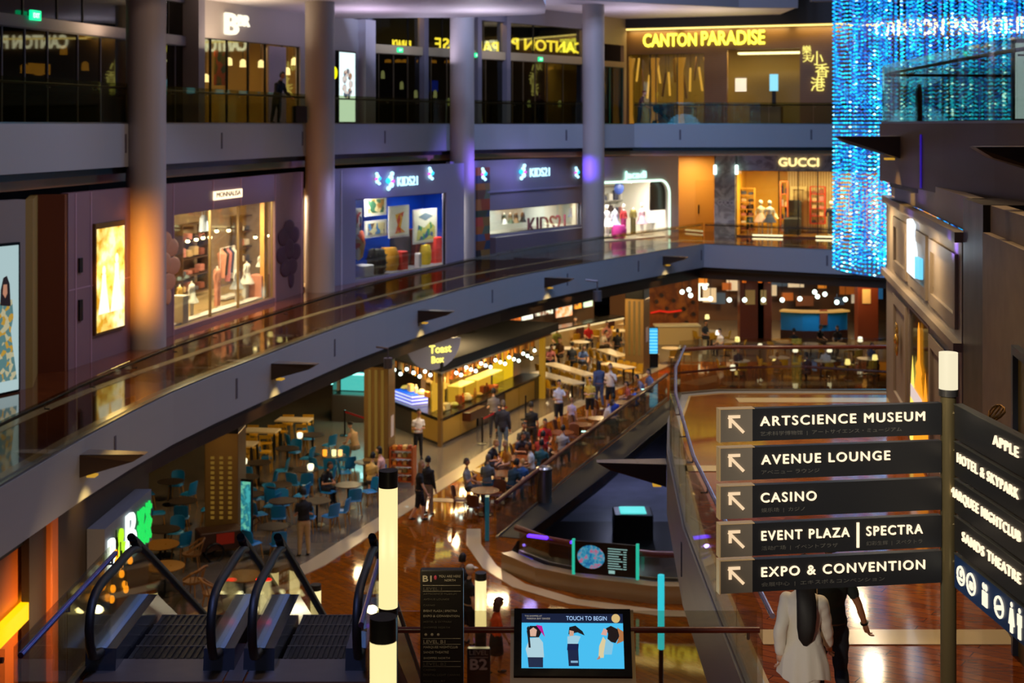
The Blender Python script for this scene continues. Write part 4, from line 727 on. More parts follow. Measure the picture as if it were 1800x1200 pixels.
back_box(UC, cu[1] - .5, cu[4] + .6, 12.02, 16.4, 4, mat('gold_inside', '#8f7430', .5), 'golden inside of the restaurant', 400, (1,.80,.36), 4)
letters(UC, 'shop_sign', 'CANTON', 1131, 58, 1224, 81, glow('canton_yellow', '#fff04a', 1.9), 'yellow lit first word of the restaurant sign', v=-.12, bold=.03, depth=.1); letters(UC, 'shop_sign', 'PARADISE', 1233, 53, 1344, 78, glow('canton_yellow', '#fff04a', 1.9), 'yellow lit second word of the restaurant sign', v=-.12, bold=.03, depth=.1)
t = UC.thing('shop_sign', 'stepped yellow Chinese characters on the timber wall right of the entrance', 'sign'); CY = glow('canton_cjk', '#fff07a', 1.2)
for ch, x0, y0, x1, y1 in (('樂', 1410, 81, 1426, 96), ('天', 1411, 97, 1427, 110), ('小', 1425, 90, 1447, 114), ('香', 1433, 112, 1457, 136), ('港', 1425, 136, 1450, 160)):
    u0, u1, z0, z1 = UC.rect(x0, y0, x1, y1, -.1); text('character', ch, CY, t, ((u0+u1)/2, -.08, z0 + .06), z1 - z0, u1 - u0, .06, .0, 'CENTER')
rodm = glow('gilt_rod', '#f0b040', .9)
for k in range(14):
    px = 1112 + 9.2*k; u, z = UC.hit(px, 120, 1.0 + .3*(k % 3)); v = 1.0 + .3*(k % 3); t = thing('hanging_rod_lamp', 'gilt rod lamp hanging behind the left restaurant window', 'pendant lamp', UC.w(u, v, 12), UC.ang, 'gilt rod lamps behind the left restaurant window')
    a = .25*math.sin(k*2.3); z0 = 13.9 + .5*math.sin(k*1.7); mb = MB(); mb.tube([(-a*.4,0,z0-12),(a*.4,0,z0-12+1.3)], .06, 8); obj('rod', mb, rodm if k % 2 else mat('rod_bronze', '#6a4a1c', .4, .6), t); mb = MB(); mb.cyl(a*.4, 0, z0-12+1.3, 4.3, .012, n=6); obj('cord', mb, BLACK, t)
for k, px in enumerate((1107, 1150, 1196, 1245)):
    u, _ = UC.hit(px, 100, .5); mb = MB(); mb.lathe([(.22,0),(.16,.5),(.16,2.9),(.3,3.6)], (u, .55, 12.05), 14); UC.obj('lit_pillar', mb, glow('lit_pillar', '#d89028', .55), label='golden lit pillar in the restaurant, %s' % ('leftmost','second from left','before the middle of the window','at the right end of the window')[k], cat='pillar')
for px, py, w, h, c, lb in ((1166, 175, 1.1, 1.1, '#5a4630', 'brown reception counter behind the left restaurant window'), (1206, 182, 1.1, .9, '#a08a70', 'pale service table behind the left restaurant window'), (1347, 188, 1.7, 1.0, '#6a5a48', 'long reception desk inside the restaurant entrance')):
    u, _ = UC.hit(px, py, 1.4); t = thing('counter', lb, 'counter', UC.w(u, 1.4, 12.03), UC.ang); mb = MB(); mb.rbox((0,0,h/2-.03), (w,.6,h-.06), .05); obj('body', mb, mat('counter_' + c, c, .5), t); mb = MB(); mb.rbox((0,0,h), (w+.1,.7,.06), .04); obj('worktop', mb, mat('counter_top', '#3a2c1e', .3), t)
mb = MB(); u, z = UC.hit(1302, 149, .9); mb.box(u-.3, u+.3, .9, .96, z-.38, z+.38); UC.obj('menu_screen', mb, pattern('menu_screen', 'stripes', '#fff4d8', '#3a2a18', 3.5, .5, emit=1.3), label='white lit menu board inside the restaurant entrance', cat='screen')
u, z = UC.hit(1360, 145, 1.6); t = UC.thing('display_screen', 'upright blue screen inside the restaurant entrance', 'screen'); mb = MB(); mb.box(u-.22, u+.22, 1.6, 1.7, z-.45, z+.45); UC.obj('panel', mb, glow('screen_aqua', '#8ad8f0', 1.1), t); mb = MB(); mb.box(u-.1, u+.1, 1.6, 1.75, 12.03, z-.45); UC.obj('stand', mb, BLACK, t)
mb = MB(); mb.box(cu[3]+.4, cu[4]-.1, .8, 1.4, 15.78, 15.88); UC.obj('light_strip', mb, glow('strip_gold', '#fff0a0', 2.2), label='warm light strip above the restaurant entrance', cat='light strip')
# second restaurant sign on the wall behind the crystal curtain
mb = MB(); mb.box(0, UR.L, 0, .25, 12, 17.6); UR.struct('wall_back', mb, CW, label='striped timber wall behind the crystal curtain')
t = UR.thing('light_strip', 'light strip above the restaurant letters behind the crystal curtain', 'light strip'); mb = MB(); mb.box(0, UR.L, -.3, -.2, 17.05, 17.15); UR.obj('strip_lamp', mb, glow('strip_warm', '#ffdc78', 2.0), t)
letters(UR, 'shop_sign', 'CANTON PARADISE', 1538, 32, 1800, 60, glow('canton_pale', '#fff6c8', 2.2), 'pale lit restaurant name letters seen through the crystal curtain', v=-.12, bold=.025, depth=.1)
# ------------------------------------------------------------------ crystal curtain: countless lit beads on strings
def curtain():
    rnd = random.Random(5); v = []; f = []; mi = []; c = (15.25, 50.0)
    for rr, ns in ((3.85, 118), (3.2, 84), (2.3, 50), (1.2, 22)):
        for k in range(ns):
            a = 2*math.pi*k/ns + rnd.uniform(-.004, .004); x, y = c[0] + rr*math.cos(a), c[1] + rr*math.sin(a)
            bias = .5 + .3*math.sin(k*.9 + rr) + .28*math.sin(k*2.3) + rnd.uniform(-.15, .15); z = 6.95
            while z < 17.4:
                rx, rz = .06, .036; q = rnd.random(); hi = (z - 7)/10
                p = q*.45 + bias*.55 + .1*hi - .02
                m = 0 if p < .2 - .06*hi else 1 if p < .42 else 2 if p < .62 else 3 if p < .86 else 4
                if rnd.random() > .03 + .06*hi:
                    b = len(v); v += [(x-rx,y,z),(x,y-rx,z),(x+rx,y,z),(x,y+rx,z),(x,y,z+rz),(x,y,z-rz)]
                    f += [(b,b+1,b+4),(b+1,b+2,b+4),(b+2,b+3,b+4),(b+3,b,b+4),(b+1,b,b+5),(b+2,b+1,b+5),(b+3,b+2,b+5),(b,b+3,b+5)]; mi += [m]*8
                z += .142
    mb = MB(); mb.v, mb.f, mb.mi = v, f, mi
    obj('bead_curtain', mb, [glow('bead_ice', '#b0f8ff', 3.4), glow('bead_cyan', '#18c8f8', 1.9), glow('bead_azure', '#1898f0', 1.25), glow('bead_blue', '#0c58d0', 1.0), glow('bead_violet', '#6a58d0', .7)], label='tall round curtain of glowing blue crystal beads hanging at the right', cat='bead curtain', kind='stuff')
    t = thing('curtain_ring', 'thin metal ring at the foot of the crystal curtain', 'ring', (c[0], c[1], 6.9)); mb = MB(); mb.tube([(3.85*math.cos(R(10*k)), 3.85*math.sin(R(10*k)), 0) for k in range(36)], .03, 6, closed=True); obj('ring', mb, mat('ring_steel', '#6a7a98', .3, .8), t)
    mb = MB(); mb.lathe([(4.0,17.6),(4.0,18.4),(3.6,18.5)], (c[0], c[1], 0), 40); obj('curtain_canopy', mb, mat('canopy_steel', '#4a4a58', .4, .5), label='round canopy carrying the crystal curtain', cat='canopy')
    for z, e in ((8.5, 420), (11.5, 420), (14.5, 420)): light('POINT', (c[0] - 1, c[1], z), e, (.12, .5, 1), 1.2, name='curtain_light')
curtain()
# ------------------------------------------------------------------ right hand side: panelled shop, pier, beige wall, screen on the upper level
GRB = mat('panel_taupe', '#8f8070', .45); FR_ = Fr((8.2,31), (6.48,20.5))
PT = [((x-HX)/FPX, x) for x in (1563, 1573, 1597, 1634, 1686, 1692)]
fu = [FR_.hit(x, 500)[0] for x in (1563, 1572, 1597, 1599, 1633, 1636, 1686)]
ZT = 10.45
mb = MB(); mb.holes(-.4, fu[6] + .25, 6, ZT, 0, .06, [(fu[3], fu[4], 6.05, 8.55)])
for a, b in ((fu[1], fu[2]), (fu[3], fu[4]), (fu[5], fu[6])):
    for z0, z1 in ((9.0, 10.1),) + (((6.3, 8.5),) if a != fu[3] else ()):
        mb.holes(a + .1, b - .1, z0, z1, -.05, 0, [(a + .3, b - .3, z0 + .2, z1 - .2)])
mb.box(-.4, fu[6] + .6, .1, .3, ZT, 10.95); mb.box(-.4, fu[6] + .25, -.12, 0, 8.72, 8.85); mb.box(-.4, fu[6] + .25, -.1, 0, 10.3, ZT)
FR_.struct('wall_right', mb, GRB, label='taupe panelled front of the boutique at the right')
back_box(FR_, fu[3], fu[4], 6.05, 8.7, 1.6, mat('dark_inside', '#14100c', .6), 'dark inside of the boutique window', 40, AMB)
pane(FR_, 'tall boutique window with a golden perfume display', fu[3], fu[4], 6.05, 8.55, fm=GRB, v=.02)
um = (fu[3]+fu[4])/2; t = FR_.thing('perfume_display', 'giant golden bottle display glowing in the boutique window', 'display'); OR = glow('display_amber', '#ff9a1a', 1.1); YL = glow('display_yellow', '#ffe060', 1.2)
mb = MB(); mb.lathe([(.55,0),(.5,.9),(.22,1.4),(.3,1.5),(.13,1.65),(.1,2.2),(.02,2.35)], (um, .0, 6.1), 14, sx=1.6, sy=.06); FR_.obj('bottle', mb, OR, t, smooth=50)
for s in (-1, 1): mb = MB(); mb.lathe([(.42,0),(.36,.7),(.2,1.2),(.02,1.6)], (um + s*.95, .0, 6.1), 10, sy=.06); FR_.obj('flame', mb, YL if s < 0 else OR, t, smooth=60)
mb = MB(); mb.box(um-.9, um+.8, -.045, -.04, 6.95, 7.2); FR_.obj('backdrop', (lambda b: (b.box(fu[3], fu[4], .05, .058, 6.05, 8.55), b)[1])(MB()), pattern('spark_backdrop', 'blots', '#0c0a08', '#1c1408', 5, .5, c3='#4a3810'), t); FR_.obj('label_band', mb, glow('band_white', '#f0d8d0', .8), t)
u0 = FR_.hit(1601, 430)[0]; u1 = FR_.hit(1628, 450)[0]; t = FR_.thing('shop_sign', 'white lit monogram sign on the boutique panel', 'sign'); SG = glow('sign_ice', '#e8f4ff', 1.3)
zc = FR_.hit(1614, 436)[1]; w = (u1-u0); uc = (u0+u1)/2; mb = MB(); mb.slab([(u0+.1*w,zc-.52),(u0+.62*w,zc-.52),(u0+.62*w,zc-.05),(u0+.48*w,zc+.2),(u0+.5*w,zc+.42),(u0+.3*w,zc+.5),(u0+.1*w,zc+.46)], -.1, -.04); FR_.obj('symbol', mb, SG, t); mb = MB(); mb.slab([(u0+.66*w,zc-.5),(u0+.95*w,zc-.46),(u0+.95*w,zc-.1),(u0+.66*w,zc-.12)], -.1, -.04); FR_.obj('symbol_small', mb, glow('sign_aqua', '#6ad0ff', 1.1), t)
light('POINT', FR_.w(uc, -.8, zc), 9, (.6,.8,1), .2)
u, z = FR_.hit(1583, 596); t = FR_.thing('gilt_emblem', 'small gilt flower emblem on the far boutique panel', 'emblem'); mb = MB()
for k in range(6): a = R(60*k); mb.ell((u + .16*math.cos(a), -.08, z + .22*math.sin(a)), (.1,.03,.14))
mb.ell((u,-.1,z), (.08,.04,.1)); FR_.obj('petals', mb, mat('gilt_metal', '#d8a848', .25, .9), t, smooth=60)
for k in range(3): light('AREA', FR_.w(.8 + 3.6*k, -.7, 10.28), 64 - 12*k, (1,.74,.4), .25, aim=FR_.w(.8 + 3.6*k, -.2, 6))
mb = MB(); mb.prism([(6.44,20.3), (6.16,18.6), (6.8,18.5), (7.1,20.3)], 6, 10.95); struct('wall_right', mb, mat('dark_pier', '#2a2018', .4), label='dark bronze pier between the boutique and the beige wall')
FB = Fr((6.12,18.5), (5.35,13.6)); mb = MB(); mb.box(0, FB.L, 0, .3, 6, 10.6, 0); mb.box(0, FB.L, .1, .3, 10.6, 10.95, 0); FB.struct('wall_right', mb, pattern('beige_plaster', 'noise', '#7d6a58', '#86735f', 3, .55), label='beige plaster wall behind the signpost')
mb = MB(); u = FB.hit(1790, 600)[0]; mb.holes(u, u + 1.8, 6.0, 9.5, -.08, 0, [(u+.1, u+1.7, 6, 9.4)]); FB.struct('door_2', mb, mat('slate_frame', '#3c4450', .4), label='slate blue door frame in the beige wall')
mb = MB(); mb.box(u+.1, u+1.7, -.02, .02, 6, 9.4); FB.struct('door_3', mb, mat('olive_door', '#6a5a28', .35), label='olive lit doorway in the beige wall')
t = thing('wall_vase', 'small bronze wire ornament beyond the right hand sign arm', 'ornament', (5.45, 14.6, 0)); mb = MB()
p = P(1751, 740, 15.0)
for k in range(5): mb.tube([(p.x + .1*math.cos(R(36*k + a*36))*math.sin(R(30+a*15)), p.y + .05*math.sin(R(a*60)), p.z + .16*math.sin(R(-80 + a*20 + k*5))) for a in range(9)], .012, 5)
mb.v = [(a - 5.45, b - 14.6, c) for a, b, c in mb.v]; obj('wire_ball', mb, mat('bronze_wire', '#6a4a20', .4, .7), t)
u0 = 9.0; t = thing('advertising_screen', 'light box of a face at the right edge of the upper level', 'light box', (10.72, 28.6, 12.02), R(-8)); mb = MB(); mb.rbox((0,0,.85), (1.3,.2,1.7), .03); obj('case', mb, BLACK, t)
mb = MB(); mb.box(-.6, .6, -.115, -.1, .1, 1.62); obj('poster', mb, glow('poster_ice', '#a8c8d0', .9), t); mb = MB(); mb.ell((-.15,-.12,1.05), (.28,.01,.4)); obj('face', mb, glow('poster_face', '#d8c0b8', .9), t); mb = MB(); mb.slab([(-.45,1.2),(-.3,1.6),(.2,1.6),(.3,1.2),(.2,1.3),(-.15,1.45),(-.38,1.3)], -.135, -.125); mb.box(-.3,-.18,-.135,-.13,1.08,1.12); mb.box(-.1,.02,-.135,-.13,1.08,1.12); obj('hair', mb, glow('poster_hair', '#38424a', .5), t)
p = P(1615, 219, 27.6); t = thing('bollard', 'slim dark post behind the glass of the right hand upper gallery', 'post', (p.x, p.y, 12.0)); mb = MB(); mb.lathe([(.07,0),(.07,.62),(.05,.74),(.02,.8)], n=12); obj('post', mb, mat('post_brown', '#241a16', .5), t)
# ------------------------------------------------------------------ signpost with lit arms (on the deck, floor level 6)
FS = Fr(((1262-HX)/FPX*12.2, 12.2), ((1655-HX)/FPX*12.5, 12.5)); px_, py_ = (1667-HX)/FPX*12.5, 12.5
PANEL = mat('sign_charcoal', '#2a2b2e', .38, .1); PLATE = mat('sign_bronze_plate', '#8a8072', .45, .1); EDGE = mat('sign_edge', '#b89a6a', .3, .4, '#ffcf90', .16)  # EDGE glows slightly to carry lamp light on the trim edges
LETT = glow('sign_letters', '#ffe2bc', 1.25); SUB = mat('sign_small_letters', '#66645e', .5); POLEM = mat('pole_olive', '#8a7c56', .35, .6)
t = thing('signpost_pole', 'round metal pole carrying the lit direction arms', 'signpost', (px_, py_, 6.0)); mb = MB(); mb.cyl(0, 0, 0, 3.62, .068, n=24); mb.cyl(0, 0, 0, .05, .16, n=24); obj('pole', mb, POLEM, t, smooth=40)
mb = MB(); mb.cyl(0, 0, 3.62, 3.68, .084, n=24); obj('collar', mb, STEEL, t, smooth=40)
mb = MB(); mb.lathe([(.081,3.68),(.081,4.0),(.076,4.0),(.076,3.985),(.001,3.98)], n=24); obj('lamp_shade', mb, glow('lamp_opal_dim', '#fff2cc', .85), t, smooth=40)
light('POINT', (px_ - .35, py_ - .4, 9.9), 5, (1,.9,.7), .1)
rows = []; zt = FS.hit(1478, 712)[1]
arms = (('ARTSCIENCE MUSEUM', 1334, 1622, '艺术科学博物馆  |  アートサイエンス・ミュージアム', 1334, 1582, 'topmost lit direction arm pointing to the museum'), ('AVENUE LOUNGE', 1336, 1561, 'アベニュー ラウンジ', 1336, 1438, 'second lit direction arm pointing to the lounge'),
        ('CASINO', 1335, 1432, '娱乐场  |  カジノ', 1336, 1412, 'middle lit direction arm pointing to the casino'), ('EVENT PLAZA', 1336, 1490, '活动广场  |  イベントプラザ', 1336, 1470, 'fourth lit direction arm pointing to the event plaza'), ('EXPO & CONVENTION', 1336, 1622, '会展中心  |  エキスポ＆コンベンション', 1336, 1552, 'lowest lit direction arm pointing to the convention centre'))
zs = [FS.hit(1478, y)[1] for y in (712, 779, 845, 911, 974)]; H = FS.hit(1478, 712)[1] - FS.hit(1478, 771)[1]
ua, ub, uc = FS.hit(1264, 800)[0], FS.hit(1320, 800)[0], FS.hit(1652, 800)[0]
for k, (s, x0, x1, sub, sx0, sx1, lb) in enumerate(arms):
    z1 = zs[k]; z0 = z1 - H*.95; t = FS.thing('direction_arm', lb, 'sign')
    mb = MB(); mb.box(ub, uc, -.035, .035, z0, z1); FS.obj('panel', mb, PANEL, t); mb = MB(); mb.box(ua, ub, -.042, .042, z0, z1); FS.obj('arrow_plate', mb, PLATE, t)
    mb = MB(); mb.box(ua - .012, ua, -.045, .045, z0 - .004, z1 + .006); mb.box(ua, ub + .02, -.045, .045, z1, z1 + .006); FS.obj('edge_trim', mb, EDGE, t)
    mb = MB(); mb.tube([(uc, 0, z0 + H/2 + .09), (uc + .09, 0, z0 + H/2 + .09)], .015, 6); mb.tube([(uc, 0, z0 + H/2 - .09), (uc + .09, 0, z0 + H/2 - .09)], .015, 6); FS.obj('bracket', mb, STEEL, t)
    cx, cz = (ua+ub)/2, z0 + H*.5; a = .07; mb = MB(); w = .013
    mb.cbox((cx - .005, -.05, cz), (.19, .006, .026), ry=R(45)); mb.cbox((cx - a + .012, -.05, cz + a - .045), (.026, .006, .1)); mb.cbox((cx - a + .048, -.05, cz + a), (.105, .006, .026)); FS.obj('arrow', mb, glow('arrow_glow', '#ffdcb0', .85), t)
    u0, u1 = FS.hit(x0, 900)[0], FS.hit(x1, 900)[0]; text('lettering', s, LETT, t, (u0, -.042, z1 - .147), .083, u1 - u0, .014, .012, res=4, space=1.22)
    u0, u1 = FS.hit(sx0, 900)[0], FS.hit(sx1, 900)[0]; text('small_lettering', sub, SUB, t, (u0, -.037, z1 - .232), .036, u1 - u0, .002)
    if k == 3:
        u0, u1 = FS.hit(1520, 900)[0], FS.hit(1618, 900)[0]; text('lettering', 'SPECTRA', LETT, t, (u0, -.042, z1 - .147), .083, u1 - u0, .014, .012, res=4, space=1.22)
        text('small_lettering', '幻彩生辉  |  スペクトラ', SUB, t, (u0, -.037, z1 - .232), .036, u1 - u0, .002); mb = MB(); u = FS.hit(1505, 900)[0]; mb.box(u-.012, u+.012, -.045, -.036, z0 + .03, z1 - .03); FS.obj('divider', mb, LETT, t)
FSR = Fr((px_ + .05, py_ - .05), (4.02, 10.55)); RL = FSR.L
for k, (s, x0, x1, lb) in enumerate((('APPLE', 1746, 1790, 'topmost right hand direction arm with one short word'), ('HOTEL & SKYPARK', 1683, 1790, 'second right hand direction arm from the top, pointing to the hotel'), ('MARQUEE NIGHTCLUB', 1671, 1794, 'third right hand direction arm from the top, pointing to the nightclub'), ('SANDS THEATRE', 1692, 1794, 'fourth right hand direction arm, pointing to the theatre'), (None, 0, 0, 'lowest right hand arm with blue panel and white pictograms'))):
    z1 = zs[0] - .324*k; z0 = z1 - .29; t = FSR.thing('direction_arm', lb, 'sign'); mb = MB(); mb.box(.06, RL, -.035, .035, z0, z1); FSR.obj('panel', mb, PANEL if s else mat('sign_blue', '#123e78', .35), t)
    mb = MB(); mb.box(.05, RL, -.04, .04, z1, z1 + .008); FSR.obj('edge_trim', mb, mat('edge_dark', '#6a6a62', .3, .6), t); mb = MB(); mb.tube([(0, 0, z0 + .2), (.07, 0, z0 + .2)], .015, 6); FSR.obj('bracket', mb, STEEL, t)
    if s:
        u0, u1 = FSR.hit(x0, 800, -.04)[0], FSR.hit(x1, 800, -.04)[0]; text('lettering', s, LETT, t, (u0, -.042, z1 - .155), .085, u1 - u0, .014, .010, res=4, space=1.2)
    else:
        IC = glow('icon_white', '#fff0d0', 1.1); us = [FSR.hit(x, 1050, -.04)[0] for x in (1689, 1707, 1731, 1756, 1778, 1792)]; zc = (z0+z1)/2
        def ring(u, z, r, w): mb.tube([(u + r*math.cos(R(20*q)), -.04, z + r*math.sin(R(20*q))) for q in range(18)], w, 5, closed=True)
        mb = MB(); ring(us[0], zc, .075, .011); mb.box(us[0]-.035, us[0]+.035, -.045, -.035, zc-.04, zc-.02); mb.ell((us[0], -.04, zc+.02), (.03,.006,.03)); FSR.obj('pictogram', mb, IC, t)
        mb = MB(); ring(us[1], zc, .085, .011); mb.box(us[1]-.03, us[1]+.03, -.045, -.035, zc-.02, zc+.02); mb.ell((us[1], -.04, zc-.02), (.05,.006,.03)); FSR.obj('pictogram', mb, IC, t)
        mb = MB(); mb.box(us[2]-.05, us[2]+.05, -.045, -.035, zc-.09, zc+.03); mb.ell((us[2]-.025, -.04, zc+.07), (.03,.006,.03)); mb.ell((us[2]+.025, -.04, zc+.07), (.03,.006,.03)); FSR.obj('pictogram', mb, IC, t)
        mb = MB(); ring(us[3], zc, .08, .011); mb.slab([(us[3]-.05,zc-.04),(us[3]+.05,zc-.01),(us[3]+.05,zc+.03),(us[3]-.05,zc)], -.045, -.035); FSR.obj('pictogram', mb, IC, t)
        mb = MB(); mb.ell((us[4], -.04, zc+.1), (.022,.006,.022)); mb.slab([(us[4]-.05,zc-.06),(us[4]-.02,zc+.07),(us[4]+.02,zc+.07),(us[4]+.05,zc-.06),(us[4]+.02,zc-.06),(us[4]+.02,zc-.12),(us[4]-.02,zc-.12),(us[4]-.02,zc-.06)], -.045, -.035); FSR.obj('pictogram', mb, IC, t)
        mb = MB(); mb.ell((us[5], -.04, zc+.1), (.022,.006,.022)); mb.box(us[5]-.035, us[5]+.035, -.045, -.035, zc-.02, zc+.07); mb.box(us[5]-.022, us[5]+.022, -.045, -.035, zc-.12, zc); FSR.obj('pictogram', mb, IC, t)
# ------------------------------------------------------------------ lamp posts
OPAL = glow('lamp_opal', '#ffe9a4', 1.0, True); POSTM = mat('post_dark', '#1d1815', .4, .4)
def lamp_post(x, y, zb, label, h=3.06, r=.08, e=16, g=None):
    t = thing('lamp_post', label, 'lamp', (x, y, zb), 0, g); k = h / 3.06; mb = MB(); mb.cyl(0, 0, 0, 1.9*k, r*1.01, n=24); mb.cyl(0, 0, 0, .04, r*1.5, n=24); obj('post', mb, POSTM, t, smooth=40)
    mb = MB(); mb.cyl(0, 0, 1.9*k, 2.92*k, r, n=24); obj('lamp_tube', mb, OPAL, t, smooth=40); mb = MB(); mb.lathe([(r*1.02,2.92*k),(r*1.02,h),(.001,h)], n=24); obj('cap', mb, POSTM, t, smooth=40)
    for d in (-1, 1): light('POINT', (x + d*(r + .1), y - r - .1, zb + 2.4*k), e/2, (1,.85,.5), .08)
lamp_post((682.5-HX)/FPX*12.1, 12.1, 6, 'tall lit lamp post standing left of the directory sign', e=10)
lamp_post((673.5-HX)/FPX*8.5, 8.5, 6, 'nearest lamp post, lit top just showing at the bottom edge', e=10)
lamp_post((845-HX)/FPX*28.4, 28.4, 0, 'lamp post on the lower floor seen right of the directory sign', r=.113, e=30)
for k, (px, y, h, lb) in enumerate(((267, 28.6, 2.72, 'left of the left escalator'), (481, 30.6, 2.5, 'behind the right escalator balustrade, left one'), (518, 30.6, 2.55, 'behind the right escalator balustrade, middle one'), (555, 29.4, 2.5, 'behind the right escalator balustrade, right one'))):
    lamp_post((px-HX)/FPX*y, y, 0, 'lit tube added for a lamp post reflection, ' + lb, h=h, r=.11, e=3)  # posts added to imitate lamp reflections in the escalator glass
# ------------------------------------------------------------------ touch screen kiosk
a = P(902, 1071, 14.15); b = P(1107, 1066, 14.15); cx = (a.x+b.x)/2
t = thing('touch_kiosk', 'pale kiosk with a tilted lit touch screen on the deck', 'kiosk', (cx, 13.8, 6.0), R(-1)); w = .575
mb = MB(); mb.add([(-w,-.02,.66),(w,-.02,.66),(w,.34,1.19),(-w,.34,1.19),(-w,-.02,.63),(w,-.02,.63),(w,.36,1.16),(-w,.36,1.16)], [(0,1,2,3),(7,6,5,4),(4,5,1,0),(5,6,2,1),(6,7,3,2),(7,4,0,3)]); obj('screen_frame', mb, mat('kiosk_black', '#08080a', .2), t)
mb = MB(); a_ = w + .035; mb.add([(-a_,-.03,0),(a_,-.03,0),(a_,.38,0),(-a_,.38,0),(-a_,-.05,.60),(a_,-.05,.60),(a_,.39,1.165),(-a_,.39,1.165)], [(0,3,2,1),(4,5,6,7),(0,1,5,4),(1,2,6,5),(2,3,7,6),(3,0,4,7)]); obj('body', mb, mat('kiosk_beige', '#b09a76', .45), t)
S = Matrix.Translation((0, -.02, .66)) @ Matrix.Rotation(math.atan2(.53, .36), 4, 'X'); SL = math.hypot(.36, .53)
def scr(nm, mb, m): mb.v = [tuple(S @ Vector(p)) for p in mb.v]; return obj(nm, mb, m, t)
SKY = glow('screen_sky', '#48c4f8', .85); mb = MB(); mb.box(-.5, .5, .07, SL - .14, .002, .006); pic = scr('picture', mb, SKY)
mb = MB(); mb.box(-.5, .5, SL - .14, SL - .05, .002, .006); scr('title_bar', mb, glow('screen_navy', '#0c1c3c', .8))
def flat_text(nm, s, x, y, h, w_, m, al='LEFT', bold=0.0):
    o = text(nm, s, m, t, (0, 0, 0), h, w_, .002, bold, al, rx=0); M0 = Matrix.LocRotScale(Vector((x, y, .009)) + Vector(o.location), None, o.scale); M1 = S @ M0; o.matrix_local = M1; return o
flat_text('lettering', 'TOUCH TO BEGIN', -.06, SL - .115, .042, .40, glow('screen_title', '#a8ccf8', 1.0), bold=.0); flat_text('small_lettering', 'THE SHOPPES AT', -.47, SL - .082, .014, .17, glow('screen_small', '#b0a898', .8)); flat_text('small_lettering', 'MARINA BAY SANDS', -.45, SL - .108, .017, .23, glow('screen_small', '#b0a898', .8))
mb = MB(); mb.cyl(0, 0, .006, .012, .042, n=24); mb.v = [(x + .43, y + SL - .095, z) for x, y, z in mb.v]; scr('badge', mb, glow('screen_gold', '#d8b878', .9)); flat_text('symbol', 'i', .43, SL - .12, .05, .018, glow('screen_navy', '#0c1c3c', .8), 'CENTER', .03)
G = lambda c: glow('screen_' + c, c, .8)
def _poly(nm, pts, c, z): mb = MB(); mb.prism([(x, y) for x, y in pts], z, z + .0015); return mb, c
# three figures of the picture on the screen: woman in a pale top, man in dark trousers, woman with blown hair
figs = [('figure_left', [([(-.44,.36),(-.33,.36),(-.3,.42),(-.33,.47),(-.42,.47),(-.45,.42)], '#141018'), ([(-.33,.44),(-.27,.36),(-.3,.47),(-.36,.48)], '#c81a9a'), ([(-.415,.37),(-.36,.37),(-.35,.43),(-.385,.455),(-.42,.43)], '#e8b8a0'), ([(-.44,.17),(-.28,.17),(-.29,.31),(-.33,.36),(-.42,.35),(-.46,.25)], '#b8dce8'), ([(-.43,.075),(-.29,.075),(-.29,.17),(-.44,.17)], '#1c2c4c'), ([(-.43,.26),(-.41,.26),(-.43,.47),(-.45,.45)], '#141018')]),
        ('figure_middle', [([(-.04,.39),(.05,.41),(.12,.38),(.1,.42),(.03,.475),(-.03,.46)], '#101018'), ([(-.03,.37),(.01,.37),(.015,.42),(-.03,.43)], '#d8a890'), ([(-.05,.3),(.05,.3),(.08,.37),(.03,.38),(-.05,.37)], '#a8d8ec'), ([(-.055,.24),(.055,.24),(.06,.3),(-.05,.3)], '#0c1c4c'), ([(-.04,.09),(.06,.09),(.055,.24),(-.05,.24)], '#142448'), ([(-.02,.12),(.05,.12),(.05,.14),(-.02,.14)], '#8ab8d8')]),
        ('figure_right', [([(.34,.33),(.42,.31),(.46,.37),(.45,.44),(.38,.475),(.33,.45),(.35,.4)], '#181014'), ([(.43,.3),(.5,.33),(.5,.42),(.44,.46),(.46,.38)], '#b87848'), ([(.28,.39),(.335,.38),(.345,.43),(.31,.45)], '#e8b0a0'), ([(.25,.17),(.3,.17),(.33,.33),(.3,.37),(.26,.28)], '#e8d8a8'), ([(.3,.2),(.38,.2),(.4,.3),(.33,.36)], '#8cd0ee'), ([(.23,.15),(.27,.16),(.26,.19)], '#c08870')])]
for nm, ps in figs:
    mb = MB(); ms = []
    for q, (pts, c) in enumerate(ps):
        if c not in ms: ms.append(c)
        mb.prism(pts, .007 + .0012*q, .008 + .0012*q, ms.index(c))
    mb.v = [tuple(S @ Vector(p)) for p in mb.v]; obj(nm, mb, [G(c) for c in ms], pic)
light('SPOT', (0.4, 9.4, 9.6), 90, WARM, .1, aim=(cx, 13.8, 6.7), spot=30, blend=1.0); light('AREA', (cx, 13.2, 7.6), 7, (.4,.8,1), .6, aim=(cx, 12, 7.2))  # the spot is an unseen fill added to brighten the kiosk body
